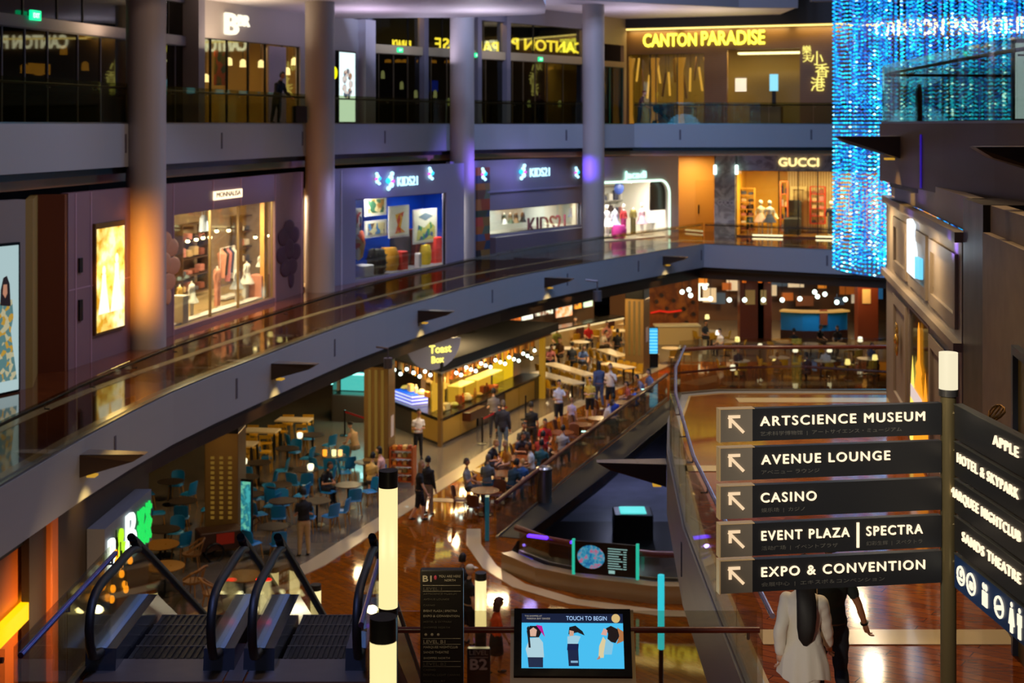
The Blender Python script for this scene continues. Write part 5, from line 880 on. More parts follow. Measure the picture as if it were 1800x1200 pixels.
# ------------------------------------------------------------------ directory and level signs
DIRM = mat('directory_dark', '#241f1b', .4); TXT = mat('directory_text', '#b8aa94', .5); TXTD = mat('directory_text_dim', '#5e564a', .5)
x0, x1 = (739-HX)/FPX*12.3, (815-HX)/FPX*12.3; t = thing('directory_sign', 'tall dark directory board headed B1 beside the lamp post', 'sign', ((x0+x1)/2, 12.3, 6)); w = x1 - x0
mb = MB(); mb.rbox((0,0,1.08), (w,.08,2.16), .012); obj('board', mb, DIRM, t)
zz = lambda y: 12 - (y - HY)*12.3/FPX - 6; mm = 12.3/FPX
text('lettering', 'B1', TXT, t, (-w/2 + 5*mm, -.045, zz(1019)), 11*mm, 15*mm, .003, .02); mb = MB(); mb.ell((-w/2 + 27*mm, -.043, zz(1012)), (2.6*mm,.004,4*mm)); obj('marker', mb, mat('marker_red', '#c0405a', .5), t)
text('lettering', 'YOU ARE HERE', TXT, t, (-w/2 + 33*mm, -.045, zz(1011.5)), 4.2*mm, 38*mm, .003); text('lettering', 'NORTH', TXT, t, (-w/2 + 43*mm, -.045, zz(1018.5)), 4*mm, 19*mm, .003)
for y, s, wd, h, m in ((1034,'LEVEL 1',32,5,TXTD),(1042,'ARTSCIENCE MUSEUM',58,3.2,TXTD),(1051.5,'AVENUE LOUNGE',45,3.2,TXTD),(1062,'CASINO',20,3.2,TXTD),(1072,'EVENT PLAZA | SPECTRA',59,3.6,TXT),(1081,'EXPO & CONVENTION',63,3.6,TXT),(1091,'HOTEL & SKYPARK',50,3.4,TXTD),(1101,'SHOPPES NORTH',46,3.4,TXTD),(1127,'LEVEL B1',38,6,TXT),(1135.5,'MARQUEE NIGHTCLUB',60,4,TXT),(1144.5,'SANDS THEATRE',44,4,TXT),(1154.5,'SHOPPES NORTH',46,3.6,TXT),(1166,'LEVEL B2',40,5.5,TXTD),(1175,'CASINO',21,3.4,TXTD),(1184,'DIGITAL LIGHT CANVAS',64,3.6,TXTD),(1195,'FOOD COURT',38,3.4,TXTD)):
    text('lettering', s, m, t, (-w/2 + 6*mm, -.045, zz(y)), h*mm, wd*mm, .003, .01)
mb = MB()
for y in (1026, 1036, 1119, 1129, 1159, 1168): mb.box(-w/2 + 5*mm, w/2 - 5*mm, -.043, -.04, zz(y) - .001, zz(y) + .002)
for k in range(3): mb.ell((-w/2 + (10 + 11*k)*mm, -.043, zz(1112)), (2.5*mm,.003,2.5*mm))
obj('rule_line', mb, TXT, t)
x0, x1 = (821-HX)/FPX*27.4, (862-HX)/FPX*27.4; t = thing('level_sign', 'dark LEVEL B2 pillar sign at the foot of the lower lamp post', 'sign', ((x0+x1)/2, 27.4, 0)); w = x1 - x0; mm = 27.4/FPX; zz = lambda y: 12 - (y - HY)*mm
mb = MB(); mb.rbox((0,0,zz(1138)/2), (w,.12,zz(1138)), .02); obj('board', mb, DIRM, t); text('lettering', 'LEVEL', TXT, t, (0, -.065, zz(1148.5)), 8*mm, 32*mm, .005, .02, 'CENTER'); text('lettering', 'B2', mat('directory_text_bright', '#e8dcc4', .5), t, (0, -.065, zz(1174)), 19*mm, 29*mm, .005, .03, 'CENTER'); mb = MB(); mb.box(-w*.4, w*.4, -.064, -.06, zz(1153)-.01, zz(1153)+.01); obj('rule_line', mb, TXT, t)
# ------------------------------------------------------------------ escalators going down from the landing
EST = mat('escalator_steel', '#5a6478', .22, .85); ESD = mat('escalator_dark', '#17171b', .4, .4); HRB = mat('rubber_black', '#060606', .55); STEPM = mat('step_dark', '#1c1a19', .45, .5)
def escalator(xl, xr, label):
    t = thing('escalator', label, 'escalator', ((xl+xr)/2, 15.2, 6)); xc = (xl+xr)/2; y0 = 15.2; hw = (xr-xl)/2; tn = math.tan(R(30))
    top = [(y0 + .45, .2), (y0 + .12, .28), (y0, .6), (y0 + .12, .86), (y0 + .42, .95), (16.2, .95), (16.8, .95), (17.2, .87), (17.75, .62), (27.3, -4.88), (27.8, -5.05), (28.9, -5.05), (29.2, -5.15), (29.3, -5.4), (29.2, -5.7), (28.9, -5.78)]
    low = [(y0 + .45, .2), (17.45, .2), (27.75, -5.75), (28.9, -5.78)]
    for s in (-1, 1):
        x = s*hw; b = thing('balustrade', None, None); b.parent = t; b.location = (x, 0, 0)
        mb = MB(); pts = [(p - y0, z) for p, z in top] + [(p - y0, z) for p, z in low[::-1][1:-1]]
        mb.add([(-.008, p, z) for p, z in pts] + [(.008, p, z) for p, z in pts], [tuple(range(len(pts))), tuple(range(len(pts), 2*len(pts)))[::-1]] + [(i, (i+1) % len(pts), len(pts) + (i+1) % len(pts), len(pts) + i) for i in range(len(pts))]); obj('glass_panel', mb, GL, b)
        fine = [(0, p - y0, z) for p, z in smooth_path(top, .12)]
        mb = MB(); mb.tube(fine, .05, 10, side=(1, 0, 0)); obj('handrail', mb, HRB, b, smooth=60)
        mb = MB(); q = [(p - y0, z + .04) for p, z in low] + [(28.9 - y0, -6.1), (27.6 - y0, -6.1), (17.3 - y0, -.25), (.35, -.25)]; d = .17 if True else 0
        mb.add([(-d, p, z) for p, z in q] + [(d, p, z) for p, z in q], [tuple(range(8)), tuple(range(8, 16))[::-1]] + [(i, (i+1) % 8, 8 + (i+1) % 8, 8 + i) for i in range(8)]); obj('skirt_panel', mb, EST, b)
        mb = MB(); mb.add([(-.06,p - y0,z + .045) for p, z in low] + [(.06,p - y0,z + .045) for p, z in low], [(i,i+1,5+i,4+i) for i in range(3)]); obj('deck_strip', mb, mat('deck_strip_sheen', '#9ab0d0', .15, .8, '#4a80d8', .16), b)  # blue emission puts a reflected sheen into the deck strip
    mb = MB(); mb.box(-hw - .1, hw + .1, .1, .75, -.3, .012); obj('landing_plate', mb, mat('landing_grey', '#6a6058', .4, .4), t)
    mb = MB(); mb.box(-hw - .1, hw + .1, 13.0, 15.0, -6.3, -5.97); obj('foot_plate', mb, mat('landing_grey', '#6a6058', .4, .4), t)
    me = None
    for k in range(30):
        y = .75 + .4*k; z = 0 - max(0, (k - 2.5))*.4*tn if k > 3 else -.0 - .02*k
        if z < -6.0: z = -6.0
        if me is None:
            mb = MB(); mb.box(-hw + .2, hw - .2, 0, .41, -.25, 0)
            for r_ in range(12): mb.box(-hw + .22 + (2*hw - .44)*r_/12, -hw + .22 + (2*hw - .44)*(r_+.5)/12, .02, .4, 0, .012)
            mb.box(-hw + .2, hw - .2, .39, .41, .0, .014, 1); o = obj('step', mb, [STEPM, mat('step_edge', '#6a6258', .4, .5)], t); me = o.data
        else: o = bpy.data.objects.new('step', me); COL.objects.link(o); o.parent = t
        o.location = (0, y, z)
    mb = MB(); q = [(.5,-.3),(2.2,-.5),(12.4,-6.3),(15,-6.3),(15,-6.6),(12.2,-6.6),(2.0,-.9),(.5,-.9)]; mb.add([(-hw,p,z) for p, z in q] + [(hw,p,z) for p, z in q], [tuple(range(8)), tuple(range(8,16))[::-1]] + [(i,(i+1)%8,8+(i+1)%8,8+i) for i in range(8)]); obj('truss_casing', mb, ESD, t)
    return t
escalator(-4.52, -3.22, 'left escalator going down from the landing'); escalator(-2.78, -1.66, 'right escalator going down from the landing')
mb = MB(); mb.prism([(-3.1, 15.3), (-2.9, 15.3), (-2.9, 16.4), (-3.1, 16.4)], 5.9, 6.02); struct('floor', mb, mat('landing_grey', '#6a6058'))
for x in (-3.05, -2.95): mb = MB(); mb.ell((x, 17.2, 6.5), (.05,.02,.025)); obj('signal_light', mb, glow('signal_red', '#ff1a10', 2.0), label='red signal light between the escalators, %s' % ('left' if x < -3 else 'right'), cat='signal light')
light('AREA', (-3, 14, 9.6), 70, (.3,.4,1), .4, aim=(-3.2, 17, 6))  # blue light added above the landing to tint the escalator decks
# ------------------------------------------------------------------ lower floor: pillars, stalls, barrier of the opening
PILB = mat('pillar_bronze', '#8a6a38', .4, .35); SLOT = glow('pillar_slot', '#e0a840', .17); PILP = mat('pillar_plinth', '#b09058', .4)
def pillar(px, py, w, d, rz, h, label, dotted=False, plinth=False, paper=False, wall=1.0):
    p = F(px, py); t = thing('square_pillar', label, 'pillar', p, rz, kind='thing'); mb = MB(); mb.rbox((0,d/2,h/2), (w,d,h), .03); obj('shaft', mb, PILB, t); mb = MB(); mb.rbox((0,d/2,h+.35), (w*.98,d*.98,.7), .03); obj('head', mb, BLACK, t)
    for k in range(3):
        x = (-.26 + .26*k)*w
        if dotted:
            mb = MB()
            for j in range(int((h-1.4)/.14)): mb.box(x-.05, x+.05, -.02, 0, .9 + j*.14, .98 + j*.14)
            obj('light_slot', mb, SLOT, t)
        else: mb = MB(); mb.box(x-.05, x+.05, -.015, 0, .9, h-.1); obj('light_slot', mb, SLOT, t)
    light('SPOT', p + Vector((.2, -1.1, 4.3)), 60, WARM, .15, aim=p + Vector((0, 0, 1.8)), spot=70, blend=1.0)  # downlight added to brighten the pillar shaft
    if plinth: mb = MB(); mb.rbox((0,d/2,.42), (w*1.06,d*1.04,.84), .02); obj('plinth', mb, PILP, t)
    if paper: mb = MB(); mb.box(w/2, w/2+.01, d*.35, d*.75, 1.5, 2.2); obj('notice', mb, mat('paper', '#d8c8b8', .6), t)
    return t
pillar(389, 968, .95, 1.2, 0, 3.3, 'square bronze pillar with dotted light slots before the blue screen totem', dotted=True)
pillar(661, 850, .85, .9, R(-10), 3.9, 'square bronze pillar with light slots beside the food stall', plinth=True, paper=True)
pillar(1115, 657, .95, 1.0, R(-22), 3.6, 'far square pillar with a pale notice in the food court', paper=True)
def totem(px, py, w, h, label, m, zb=0.0, rz=0):
    p = F(px, py); t = thing('screen_totem', label, 'screen', p, rz); mb = MB(); mb.rbox((0,.06,h/2), (w,.12,h), .02); obj('case', mb, BLACK, t); mb = MB(); mb.box(-w*.44, w*.44, -.012, 0, h*.35, h*.97); obj('screen', mb, m, t); return t
totem(432, 982, .34, 2.2, 'aqua lit screen totem beside the near square pillar', pattern('screen_aqua_noise', 'noise', '#48c0c8', '#7ae0c0', 4, .5, c3='#1c7a90', emit=.55), rz=R(-20))
totem(1148, 646, .5, 2.0, 'bright aqua screen totem beside the far square pillar', pattern('screen_cyan_bars', 'stripes', '#28a8f0', '#7ae8ff', 2.0, .5, emit=.9))
# hanging box light fitting over the pillars
for px, py, Y, lb in ((682, 640, 36, 'grey hanging spotlight bracket before the near food pillar'), (1050, 522, 60, 'small grey hanging spotlight bracket at the slab edge near the far pillar')):
    p = P(px, py, Y); k = Y/36; t = thing('spotlight_bracket', lb, 'spotlight', p); mb = MB(); mb.cyl(0, 0, -.1*k, .16*k, .11*k, n=14); obj('lamp_body', mb, mat('fitting_grey', '#6a6468', .4, .4), t, smooth=40); mb = MB(); mb.tube([(0,0,.16*k),(0,0,.4*k),(-.3*k,0,.44*k)], .03*k, 6); obj('arm', mb, mat('fitting_grey', '#6a6468'), t)
# ---- corner food stall under a dark canopy
K1 = Fr((-4.85,56.6), (-2.65,53.0)); K2 = Fr((-2.65,53.0), (1.25,62.4))
GOLDP = mat('gold_panel', '#c0983c', .35, .4); CNT = mat('counter_dark', '#3a2c20', .35); HOT = glow('hot_case', '#ffd050', 1.6); FOODS = [mat('food_%d' % k, c, .5) for k, c in enumerate(('#d88a2a','#c85a20','#e8c070','#8a3a1c','#e0d0a0','#b8b060'))]
t = thing('food_stall', 'corner food stall with a dark canopy and rows of bulbs', 'food stall', (-2.65,53.0,0)); base = Vector((-2.65,53.0,0))
def st(fr, nm, mb, m, parent=None, **k):
    M0 = Matrix.Translation(Vector(fr.loc) - base) @ Matrix.Rotation(fr.ang, 4, 'Z'); mb.v = [tuple(M0 @ Vector(p)) for p in mb.v]; return obj(nm, mb, m, parent or t, **k)
cn = K1.w(K1.L, 0, 0); bis = ((K1.n + K2.n)).normalized(); hs = math.sin(math.acos(max(-1, min(1, -K1.d.dot(K2.d))))/2)
inner = lambda v: (lambda p: (p.x, p.y))(Vector((cn.x, cn.y)) + Vector((bis.x, bis.y))*v/hs)
for fr, e in ((K1, 0), (K2, 1)):
    for nm, z0, z1, v0, v1, m in (('counter', 0, 1.0, .03, .8, CNT), ('worktop', 1.0, 1.06, -.05, .85, mat('worktop_black', '#14100c', .2))):
        far = fr.w(0 if e == 0 else fr.L, v0, 0), fr.w(0 if e == 0 else fr.L, v1, 0); mb = MB(); mb.prism([(far[0].x, far[0].y), inner(v0), inner(v1), (far[1].x, far[1].y)], z0, z1); mb.v = [tuple(Vector(p) - base) for p in mb.v]; obj(nm, mb, m, t)
for fr, a, b in ((K1, 1.9, 4.1), (K2, .15, 1.7), (K2, 1.75, 3.2), (K2, 6.2, 7.6), (K2, 7.7, 9.4)):
    mb = MB(); mb.box(a, min(b, fr.L - .08), -.02, .02, .12, .92); st(fr, 'lit_front_panel', mb, GOLDP)
mb = MB(); mb.box(3.4, 6.0, -.02, .02, .12, .92); st(K2, 'dark_front_panel', mb, mat('umber', '#4a3526', .4)); mb = MB(); mb.rbox((2.6, -.2, .78), (1.5, .36, .34), .03); st(K2, 'tray_shelf', mb, mat('mahogany', '#3a1810', .3))
mb = MB(); mb.box(0, 1.5, .2, .9, 1.06, 1.45); st(K1, 'drink_fridge', mb, pattern('fridge_glow', 'stripes', '#2060e0', '#c0d8ff', 2.4, .4, c3='#e83aa0', emit=.8))
mb = MB(); mb.prism([(a[0], a[1]) for a in (K1.w(-.7, -.7, 0), inner(-.45), K2.w(K2.L + .4, -.7, 0), K2.w(K2.L + .4, 5.2, 0), K1.w(-.7, 4.5, 0))], 2.95, 3.3); mb.v = [tuple(Vector(p) - base) for p in mb.v]; obj('canopy', mb, mat('canopy_black', '#090706', .8), t)
mb = MB(); mb.prism([(a[0], a[1]) for a in (K1.w(-.3, -.4, 0), inner(-.25), K2.w(K2.L, -.5, 0), K2.w(K2.L, 4.6, 0), K1.w(-.3, 4.2, 0))], 2.8, 2.94); mb.v = [tuple(Vector(p) - base) for p in mb.v]; obj('canopy_soffit', mb, mat('copper_soffit', '#8a5c28', .35, .5), t)
mb = MB(); mb.box(3.6, K2.L, 2.4, 2.6, 0, 2.8); st(K2, 'rear_wall', mb, mat('stall_tiles', '#8a6a3a', .4)); mb = MB(); mb.box(-.2, 1.5, 2.0, 2.15, 0, 2.8); st(K1, 'rear_wall', mb, mat('stall_tiles', '#8a6a3a'))
mb = MB(); mb.box(7.2, 9.2, .9, 1.0, 1.06, 2.5); st(K2, 'lit_backboard', mb, glow('backboard_yellow', '#f0c010', .8))
mb = MB(); mb.box(-.08, .08, -.05, .1, 0, 2.85); st(K2, 'corner_post', mb, PILB); mb = MB(); mb.box(K2.L - .12, K2.L + .1, -.2, .02, 0, 2.85); st(K2, 'end_post', mb, glow('gilt_post', '#e0a020', .35))
for fr, a, b, zz_ in ((K2, .75, 1.9, 1.6), (K2, 2.2, 3.6, .75), (K2, 3.8, 6.4, .75)):
    mb = MB(); mb.box(a, b, .15, .8, 1.08, 1.08 + zz_); st(fr, 'glass_case', mb, GLS); mb = MB(); mb.box(a + .05, b - .05, .2, .76, 1.06 + zz_, 1.1 + zz_); st(fr, 'case_lamp', mb, HOT)
    mb = MB(); mb.box(a + .05, b - .05, .72, .76, 1.1, 1.05 + zz_); st(fr, 'case_back', mb, glow('case_back_amber', '#f0b030', .75))
rnd = random.Random(3)
for fr, v, zb, n, L0, L1 in ((K2, .45, 1.1, 14, .8, 6.3), (K1, .45, 1.5, 6, .2, 3.0), (K2, 1.5, 1.2, 10, 2.6, 6.8), (K2, 2.2, 1.6, 10, 3.7, 8.6), (K1, 1.7, 1.6, 5, .0, 1.6), (K2, .9, 2.0, 12, 1.2, 6.6)):
    for k in range(n):
        u = L0 + (L1 - L0)*(k + .5)/n; w = rnd.uniform(.14, .24); h = rnd.uniform(.12, .38); mb = MB(); p = fr.w(u, v, zb + (rnd.choice((0, .45)) if v > 1 else 0))
        if k % 3 == 0: mb.lathe([(w*.7,0),(w,.05),(w*.9,h*.5),(w*.5,h*.8),(.001,h*.85)], n=10)
        elif k % 3 == 1: mb.rbox((0,0,h/2), (w*1.6,w,h), .03)
        else: mb.lathe([(w*.4,0),(w*.45,h*.6),(w*.2,h*.8),(w*.2,h)], n=8)
        if v > 1: st(fr, 'shelf_goods', (lambda b: (setattr(b, 'v', [(x + u, y + v, z + p.z) for x, y, z in b.v]), b)[1])(mb), rnd.choice(FOODS))
        else: obj(('food_dish','food_tray','jar')[k % 3], mb, rnd.choice(FOODS), None, p, fr.ang, label='%s of food in the lit case of the corner stall, %s' % (('bowl','tray','jar')[k % 3], 'on the long side' if fr is K2 else 'on the short side'), cat='food', group='food on the counters of the corner stall')
for k, (x, y) in enumerate(((75,400),(138,440),(200,392),(268,428),(330,465),(383,415),(437,450),(698,430),(745,450),(798,375),(846,395),(893,411),(947,335),(993,356),(1042,371),(1092,302),(1140,322),(1187,338),(1228,273),(1276,292),(1324,307),(1370,236),(1413,258),(1452,282),(1484,205))):
    p = F(680 + x/5.714, 580 + y/5.714, 2.66); b = thing('light_bulb', 'round white bulb under the canopy of the corner food stall', 'bulb', p, 0, 'bulbs under the stall canopy'); mb = MB(); mb.ell((0,0,0), (.07,.07,.07), 10, 6); obj('globe', mb, glow('bulb_white', '#e8fff0', 4), b, smooth=60); mb = MB(); mb.cyl(0, 0, .07, .16, .04, n=8); obj('socket', mb, BLACK, b)
for fr, a, b in ((K1, .1, K1.L - .1), (K2, .1, K2.L - .2)):
    n_ = int((b-a)/.3)
    for k in range(n_): mb = MB(); mb.box(a + (b-a)*k/n_, a + (b-a)*k/n_ + .2, .1 + .05*(k % 2), .14 + .05*(k % 2), 2.38 - .06*(k % 3), 2.8); st(fr, 'copper_slat', mb, mat('copper_slat_%d' % (k % 3), ('#c07828','#8a5018','#d89a40')[k % 3], .3, .5, ('#c07020','#7a4010','#d08a30')[k % 3], .28))  # emission stands in for bulb light on the copper
for u in (1.5, 4.2, 7.0): light('AREA', K2.w(u, .6, 2.75), 120, (1,.72,.3), 1.0)
light('AREA', K1.w(2, .6, 2.75), 80, (1,.8,.5), 1.0)
for u in (.9, 3.0, 7.0): light('AREA', K2.w(u, -.5, 2.5), 22, (1,.7,.3), .4, aim=K2.w(u, 0, .6))
FSG = Fr((P(712, 620, 51.4).x, 51.4), (P(808, 620, 52.6).x, 52.6)); s_ = FSG.thing('stall_sign', 'half round grey blue sign with yellow script over the corner stall', 'sign')
mb = MB(); mb.slab([(0,4.15)] + [(FSG.L*(.5 - .5*math.cos(R(a))), 4.15 - 1.1*math.sin(R(a))) for a in range(12, 180, 12)] + [(FSG.L,4.15)], -.08, .05); FSG.obj('board', mb, mat('sign_slate', '#7a80a0', .4), s_)
text('lettering', 'Toast', glow('script_yellow', '#ffe868', 1.7), s_, (FSG.L*.42, -.1, 3.66), .3, .9, .03, .02, 'LEFT'); text('lettering', 'Box', glow('script_yellow', '#ffe868', 1.7), s_, (FSG.L*.46, -.1, 3.3), .26, .5, .03, .02, 'LEFT')
# ---- aqua lit stall behind the pillar, queue post with a red belt
p = F(592, 742); t = thing('drinks_counter', 'dark counter with an aqua lit drinks case behind the food pillar', 'counter', p, R(-12)); mb = MB(); mb.rbox((1.0,.5,.55), (2.5,.9,1.1), .05); obj('body', mb, mat('counter_umber', '#40342a', .4), t); mb = MB(); mb.box(-.2, 2.2, .1, .9, 1.12, 1.95); obj('glass_case', mb, GLS, t); mb = MB(); mb.box(-.1, 2.1, .8, .86, 1.15, 1.9); obj('case_back', mb, glow('aqua_case', '#58d8d0', .8), t)
mb = MB(); mb.box(-.1, 2.1, .12, .2, 1.9, 1.98); obj('case_lamp', mb, glow('aqua_lamp', '#a0fff0', 2.2), t); mb = MB(); mb.box(-.42, -.22, .1, .2, 1.5, 2.1); obj('small_screen', mb, glow('aqua_lamp', '#a0fff0', 2.2), t)
light('AREA', (p.x + .9, p.y - .3, 2.1), 30, (.4,1,.95), .8)
def stanchion(px, py, label, to=None):
    p = F(px, py); t = thing('queue_post', label, 'queue post', p); mb = MB(); mb.lathe([(.2,0),(.2,.03),(.04,.06),(.03,.9),(.04,1.0),(.001,1.01)], n=14); obj('post', mb, BLACK, t, smooth=50)
    if to is not None: d = Vector(to) - p; mb = MB(); mb.add([(0,0,.9),(d.x,d.y,.9),(d.x,d.y,.97),(0,0,.97),(0,.01,.9),(d.x,d.y+.01,.9),(d.x,d.y+.01,.97),(0,.01,.97)], [(0,1,2,3),(4,7,6,5),(3,2,6,7),(0,4,5,1)]); obj('belt', mb, mat('belt_red', '#d01a20', .5), t)
    return t
stanchion(606, 766, 'queue post with a red belt before the aqua counter', F(640, 778)); stanchion(848, 780, 'queue post with a red belt before the corner stall, left one', F(892, 757)); stanchion(924, 738, 'queue post with a red belt before the corner stall, right one')
# ---- rear stalls along the far side of the food court
KB = Fr(tuple(F(932, 628)[:2]), tuple(F(1096, 592)[:2]))
t = KB.thing('stall_counter', 'long pale stall counter with a light line at the back of the food court', 'counter'); mb = MB(); mb.box(0, KB.L, 0, .7, 0, 1.12); KB.obj('front', mb, mat('counter_ivory', '#c8b080', .4), t); mb = MB(); mb.box(0, KB.L, -.06, .75, 1.12, 1.2); KB.obj('worktop', mb, mat('worktop_black', '#14100c'), t); mb = MB(); mb.box(0, KB.L, -.04, .0, 1.02, 1.1); KB.obj('light_line', mb, glow('line_warm', '#ffe0a0', .9), t)
mb = MB(); mb.box(-4, KB.L + .3, 2.2, 2.4, 0, 4.4); KB.struct('wall_back', mb, mat('stall_wall_umber', '#3a2614', .5), label='umber rear wall of the stalls'); mb = MB(); mb.box(-1, KB.L + .1, -.3, .3, 2.55, 4.4); KB.struct('trim_7', mb, DARK, label='dark fascia over the rear stalls')
for k, (a, b, c, z0, z1) in enumerate(((.2,1.4,'#e07818',1.35,2.1), (1.6,2.6,'#e8f0f0',1.6,2.4), (2.9,4.6,'#d8f0e8',1.7,2.5), (5.0,6.6,'#d87018',1.4,2.2), (6.9,7.6,'#f0a030',1.7,2.4), (7.9,9.4,'#c0f0d0',1.7,2.5))):
    b = min(b, KB.L*.99); a = a*KB.L/9.6; b = b*KB.L/9.6; mb = MB(); mb.box(a, b, 1.6, 1.68, z0, z1); KB.obj('menu_light', mb, pattern('menu_%d' % k, 'noise', c, '#5a2a18' if k % 2 == 0 else '#a8b8b0', 2.5, .5, emit=.9), label='lit menu board over the rear stalls, %s' % ('orange one at the left end','small white one beside the orange','wide white one with a dark streak','orange one in the middle','small amber one','pale green one at the right end')[k], cat='menu board')
for k in range(4): light('AREA', KB.w(KB.L*(k+.5)/4, .2, 2.5), 60, (1,.75,.4), .8)
for k, px in enumerate((1020, 1074)):
    u, z = KB.hit(px, 566 if k == 0 else 557, -.1); mb = MB(); mb.rbox((u,-.1,.75), (.65,.1,.6), .03); KB.obj('counter_sign', mb, mat('sign_maroon', '#4a1c14', .5), label='maroon sign on the pale counter, %s' % ('left' if k == 0 else 'right'), cat='sign')
# ---- far right food court: timber wall, pillars, blue bench, globe lights
mb = MB(); a, b = F(1140, 600), F(1228, 596); mb.prism([(a.x,a.y),(b.x,b.y),(b.x,b.y+.3),(a.x,a.y+.3)], 0, 4.6); struct('wall_back', mb, pattern('rust_brick', 'noise', '#9a5410', '#b0661a', 1.2, .5, c3='#7a3e0c'), label='rust orange wall with dark studs in the far food court')
for k, (px, py) in enumerate(((1163,519),(1184,528),(1218,531),(1202,543),(1187,555),(1172,542),(1219,552),(1207,567),(1154,530))):
    p = P(px, py, a.y + (b.y-a.y)*(px-1140)/88 - .06); mb = MB(); mb.cyl(0,0,-.05,.05,.12,n=8); mb.v = [(x, z, y) for x, y, z in mb.v]; obj('wall_stud', mb, mat('stud_dark', '#3a2008', .5), None, p, label='dark round stud on the rust orange wall', cat='wall stud', group='studs on the rust wall')
p = P(1166, 550, a.y - .1); mb = MB(); mb.tube([(-.7,0,0),(-.2,0,.12),(.3,0,.05),(1.0,0,.14)], .05, 6); obj('neon_line', mb, glow('neon_red', '#e02010', .9), None, p, label='thin red neon line on the rust orange wall', cat='neon sign')
pc = F(1192, 606); t = thing('bar_counter', 'cream bar counter below the rust orange wall', 'counter', pc, R(3)); mb = MB(); mb.rbox((0,.4,.5), (2.3,.8,1.0), .04); obj('body', mb, mat('bar_cream', '#d0b070', .4), t); mb = MB(); mb.rbox((0,.4,1.03), (2.5,.95,.07), .03); obj('worktop', mb, mat('bar_top', '#e8d8a8', .3), t)
p = P(1239, 513, 84); t = thing('square_lamp', 'square white light frame hanging in the far food court', 'light', p); w, h = .42, .5
for nm, bx in (('left_side', (-w,-w+.13,-.06,.06,-h,h)), ('top_side', (-w,w*.5,-.06,.06,h-.13,h)), ('bottom_side', (-w,w,-.06,.06,-h,-h+.13))): mb = MB(); mb.box(*bx); obj(nm, mb, glow('frame_white', '#ffffd8', 1.8), t)
for px, w, lb in ((1322, 1.35, 'tall dark mahogany pillar in the middle of the far food court'), (1344, .8, 'slim mahogany pillar beside the tall dark one'), (1526, 1.15, 'dark mahogany pillar at the right of the far food court')):
    p = F(px, 602 if px < 1500 else 600); t = thing('dark_pillar', lb, 'pillar', p); mb = MB(); mb.rbox((0,.4,2.3), (w,.8,4.6), .03); obj('shaft', mb, mat('mahogany_pillar', '#6a2c14', .3), t); mb = MB(); mb.box(-w*.28, w*.12, -.02, 0, 2.1, 2.9); obj('notice', mb, mat('paper_amber', '#d8a860', .6), t)
    if px < 1500: mb = MB(); mb.box(-w*.4, -w*.25, -.03, 0, 3.3, 4.5); mb.box(w*.25, w*.4, -.03, 0, 3.3, 4.5); obj('lamp_strip', mb, glow('strip_orange', '#ff7a18', .7), t)
ca, cb = F(1376, 606), F(1494, 606); t = thing('curved_bench', 'long curved turquoise upholstered partition in the far food court', 'partition', (ca.x, ca.y, 0)); mb = MB(); path = smooth_path([(0,.6),((cb.x-ca.x)*.3,.1),((cb.x-ca.x)*.7,.1),(cb.x-ca.x,.6)], .6); mb.band(path, 0, .25, .75, 1.75); obj('panel', mb, mat('turquoise', '#0a6a98', .4), t); mb = MB(); mb.band(path, -.2, .45, 1.75, 1.84); obj('top_shelf', mb, glow('shelf_glow', '#f0b050', .55), t); mb = MB(); mb.band(path, -.05, .3, 0, .75); obj('base', mb, mat('mahogany', '#3a1810'), t); mb = MB(); mb.box((cb.x-ca.x)*.55,(cb.x-ca.x)*.66,-.1,.1,1.1,1.9); obj('divider', mb, mat('rust_panel', '#7a3010', .4), t)
light('AREA', ((ca.x+cb.x)/2, ca.y - 1.2, 3.2), 90, (.5,.8,1), 1.6, aim=((ca.x+cb.x)/2, ca.y + .4, 1.2))
for k, (px, py) in enumerate(((1199,513),(1211,509),(1214,519),(1239,505),(1249,525),(1282,527),(1309,527),(1342,527),(1375,527),(1406,525),(1432,513),(1437,521),(1450,517),(1471,531),(1486,526))):
    p = P(px, py, 76); b = thing('globe_lamp', 'round white globe lamp hanging in the far food court', 'globe lamp', p, 0, 'globe lamps of the far food court'); mb = MB(); mb.ell((0,0,0), (.125,.125,.125), 10, 6); obj('globe', mb, glow('globe_white', '#e8fff0', 3.2), b, smooth=60); mb = MB(); mb.cyl(0, 0, .14, 4.9 - p.z, .015, n=6); obj('cord', mb, BLACK, b)
for k, (px, py) in enumerate(((1243,560),(1262,588),(1296,600),(1336,612),(1362,640),(1398,618),(1418,642),(1458,618),(1490,640),(1512,600),(1538,632),(1288,650))):
    p = F(px, py, .78); b = thing('table_lamp', 'small warm table lamp glowing in the far right of the food court', 'table lamp', (p.x, p.y, .012), 0, 'table lamps of the far food court'); mb = MB(); mb.cyl(0, 0, 0, .75, .03, n=8); mb.cyl(0, 0, 0, .03, .16, n=12); obj('stand', mb, BLACK, b); mb = MB(); mb.lathe([(.1,.75),(.14,.8),(.1,1.0),(.001,1.02)], n=12); obj('shade', mb, glow('lamp_yellow_%d' % (k % 2), ('#ffe890','#fff8e0')[k % 2], 1.5), b, smooth=60)
rnd = random.Random(11)
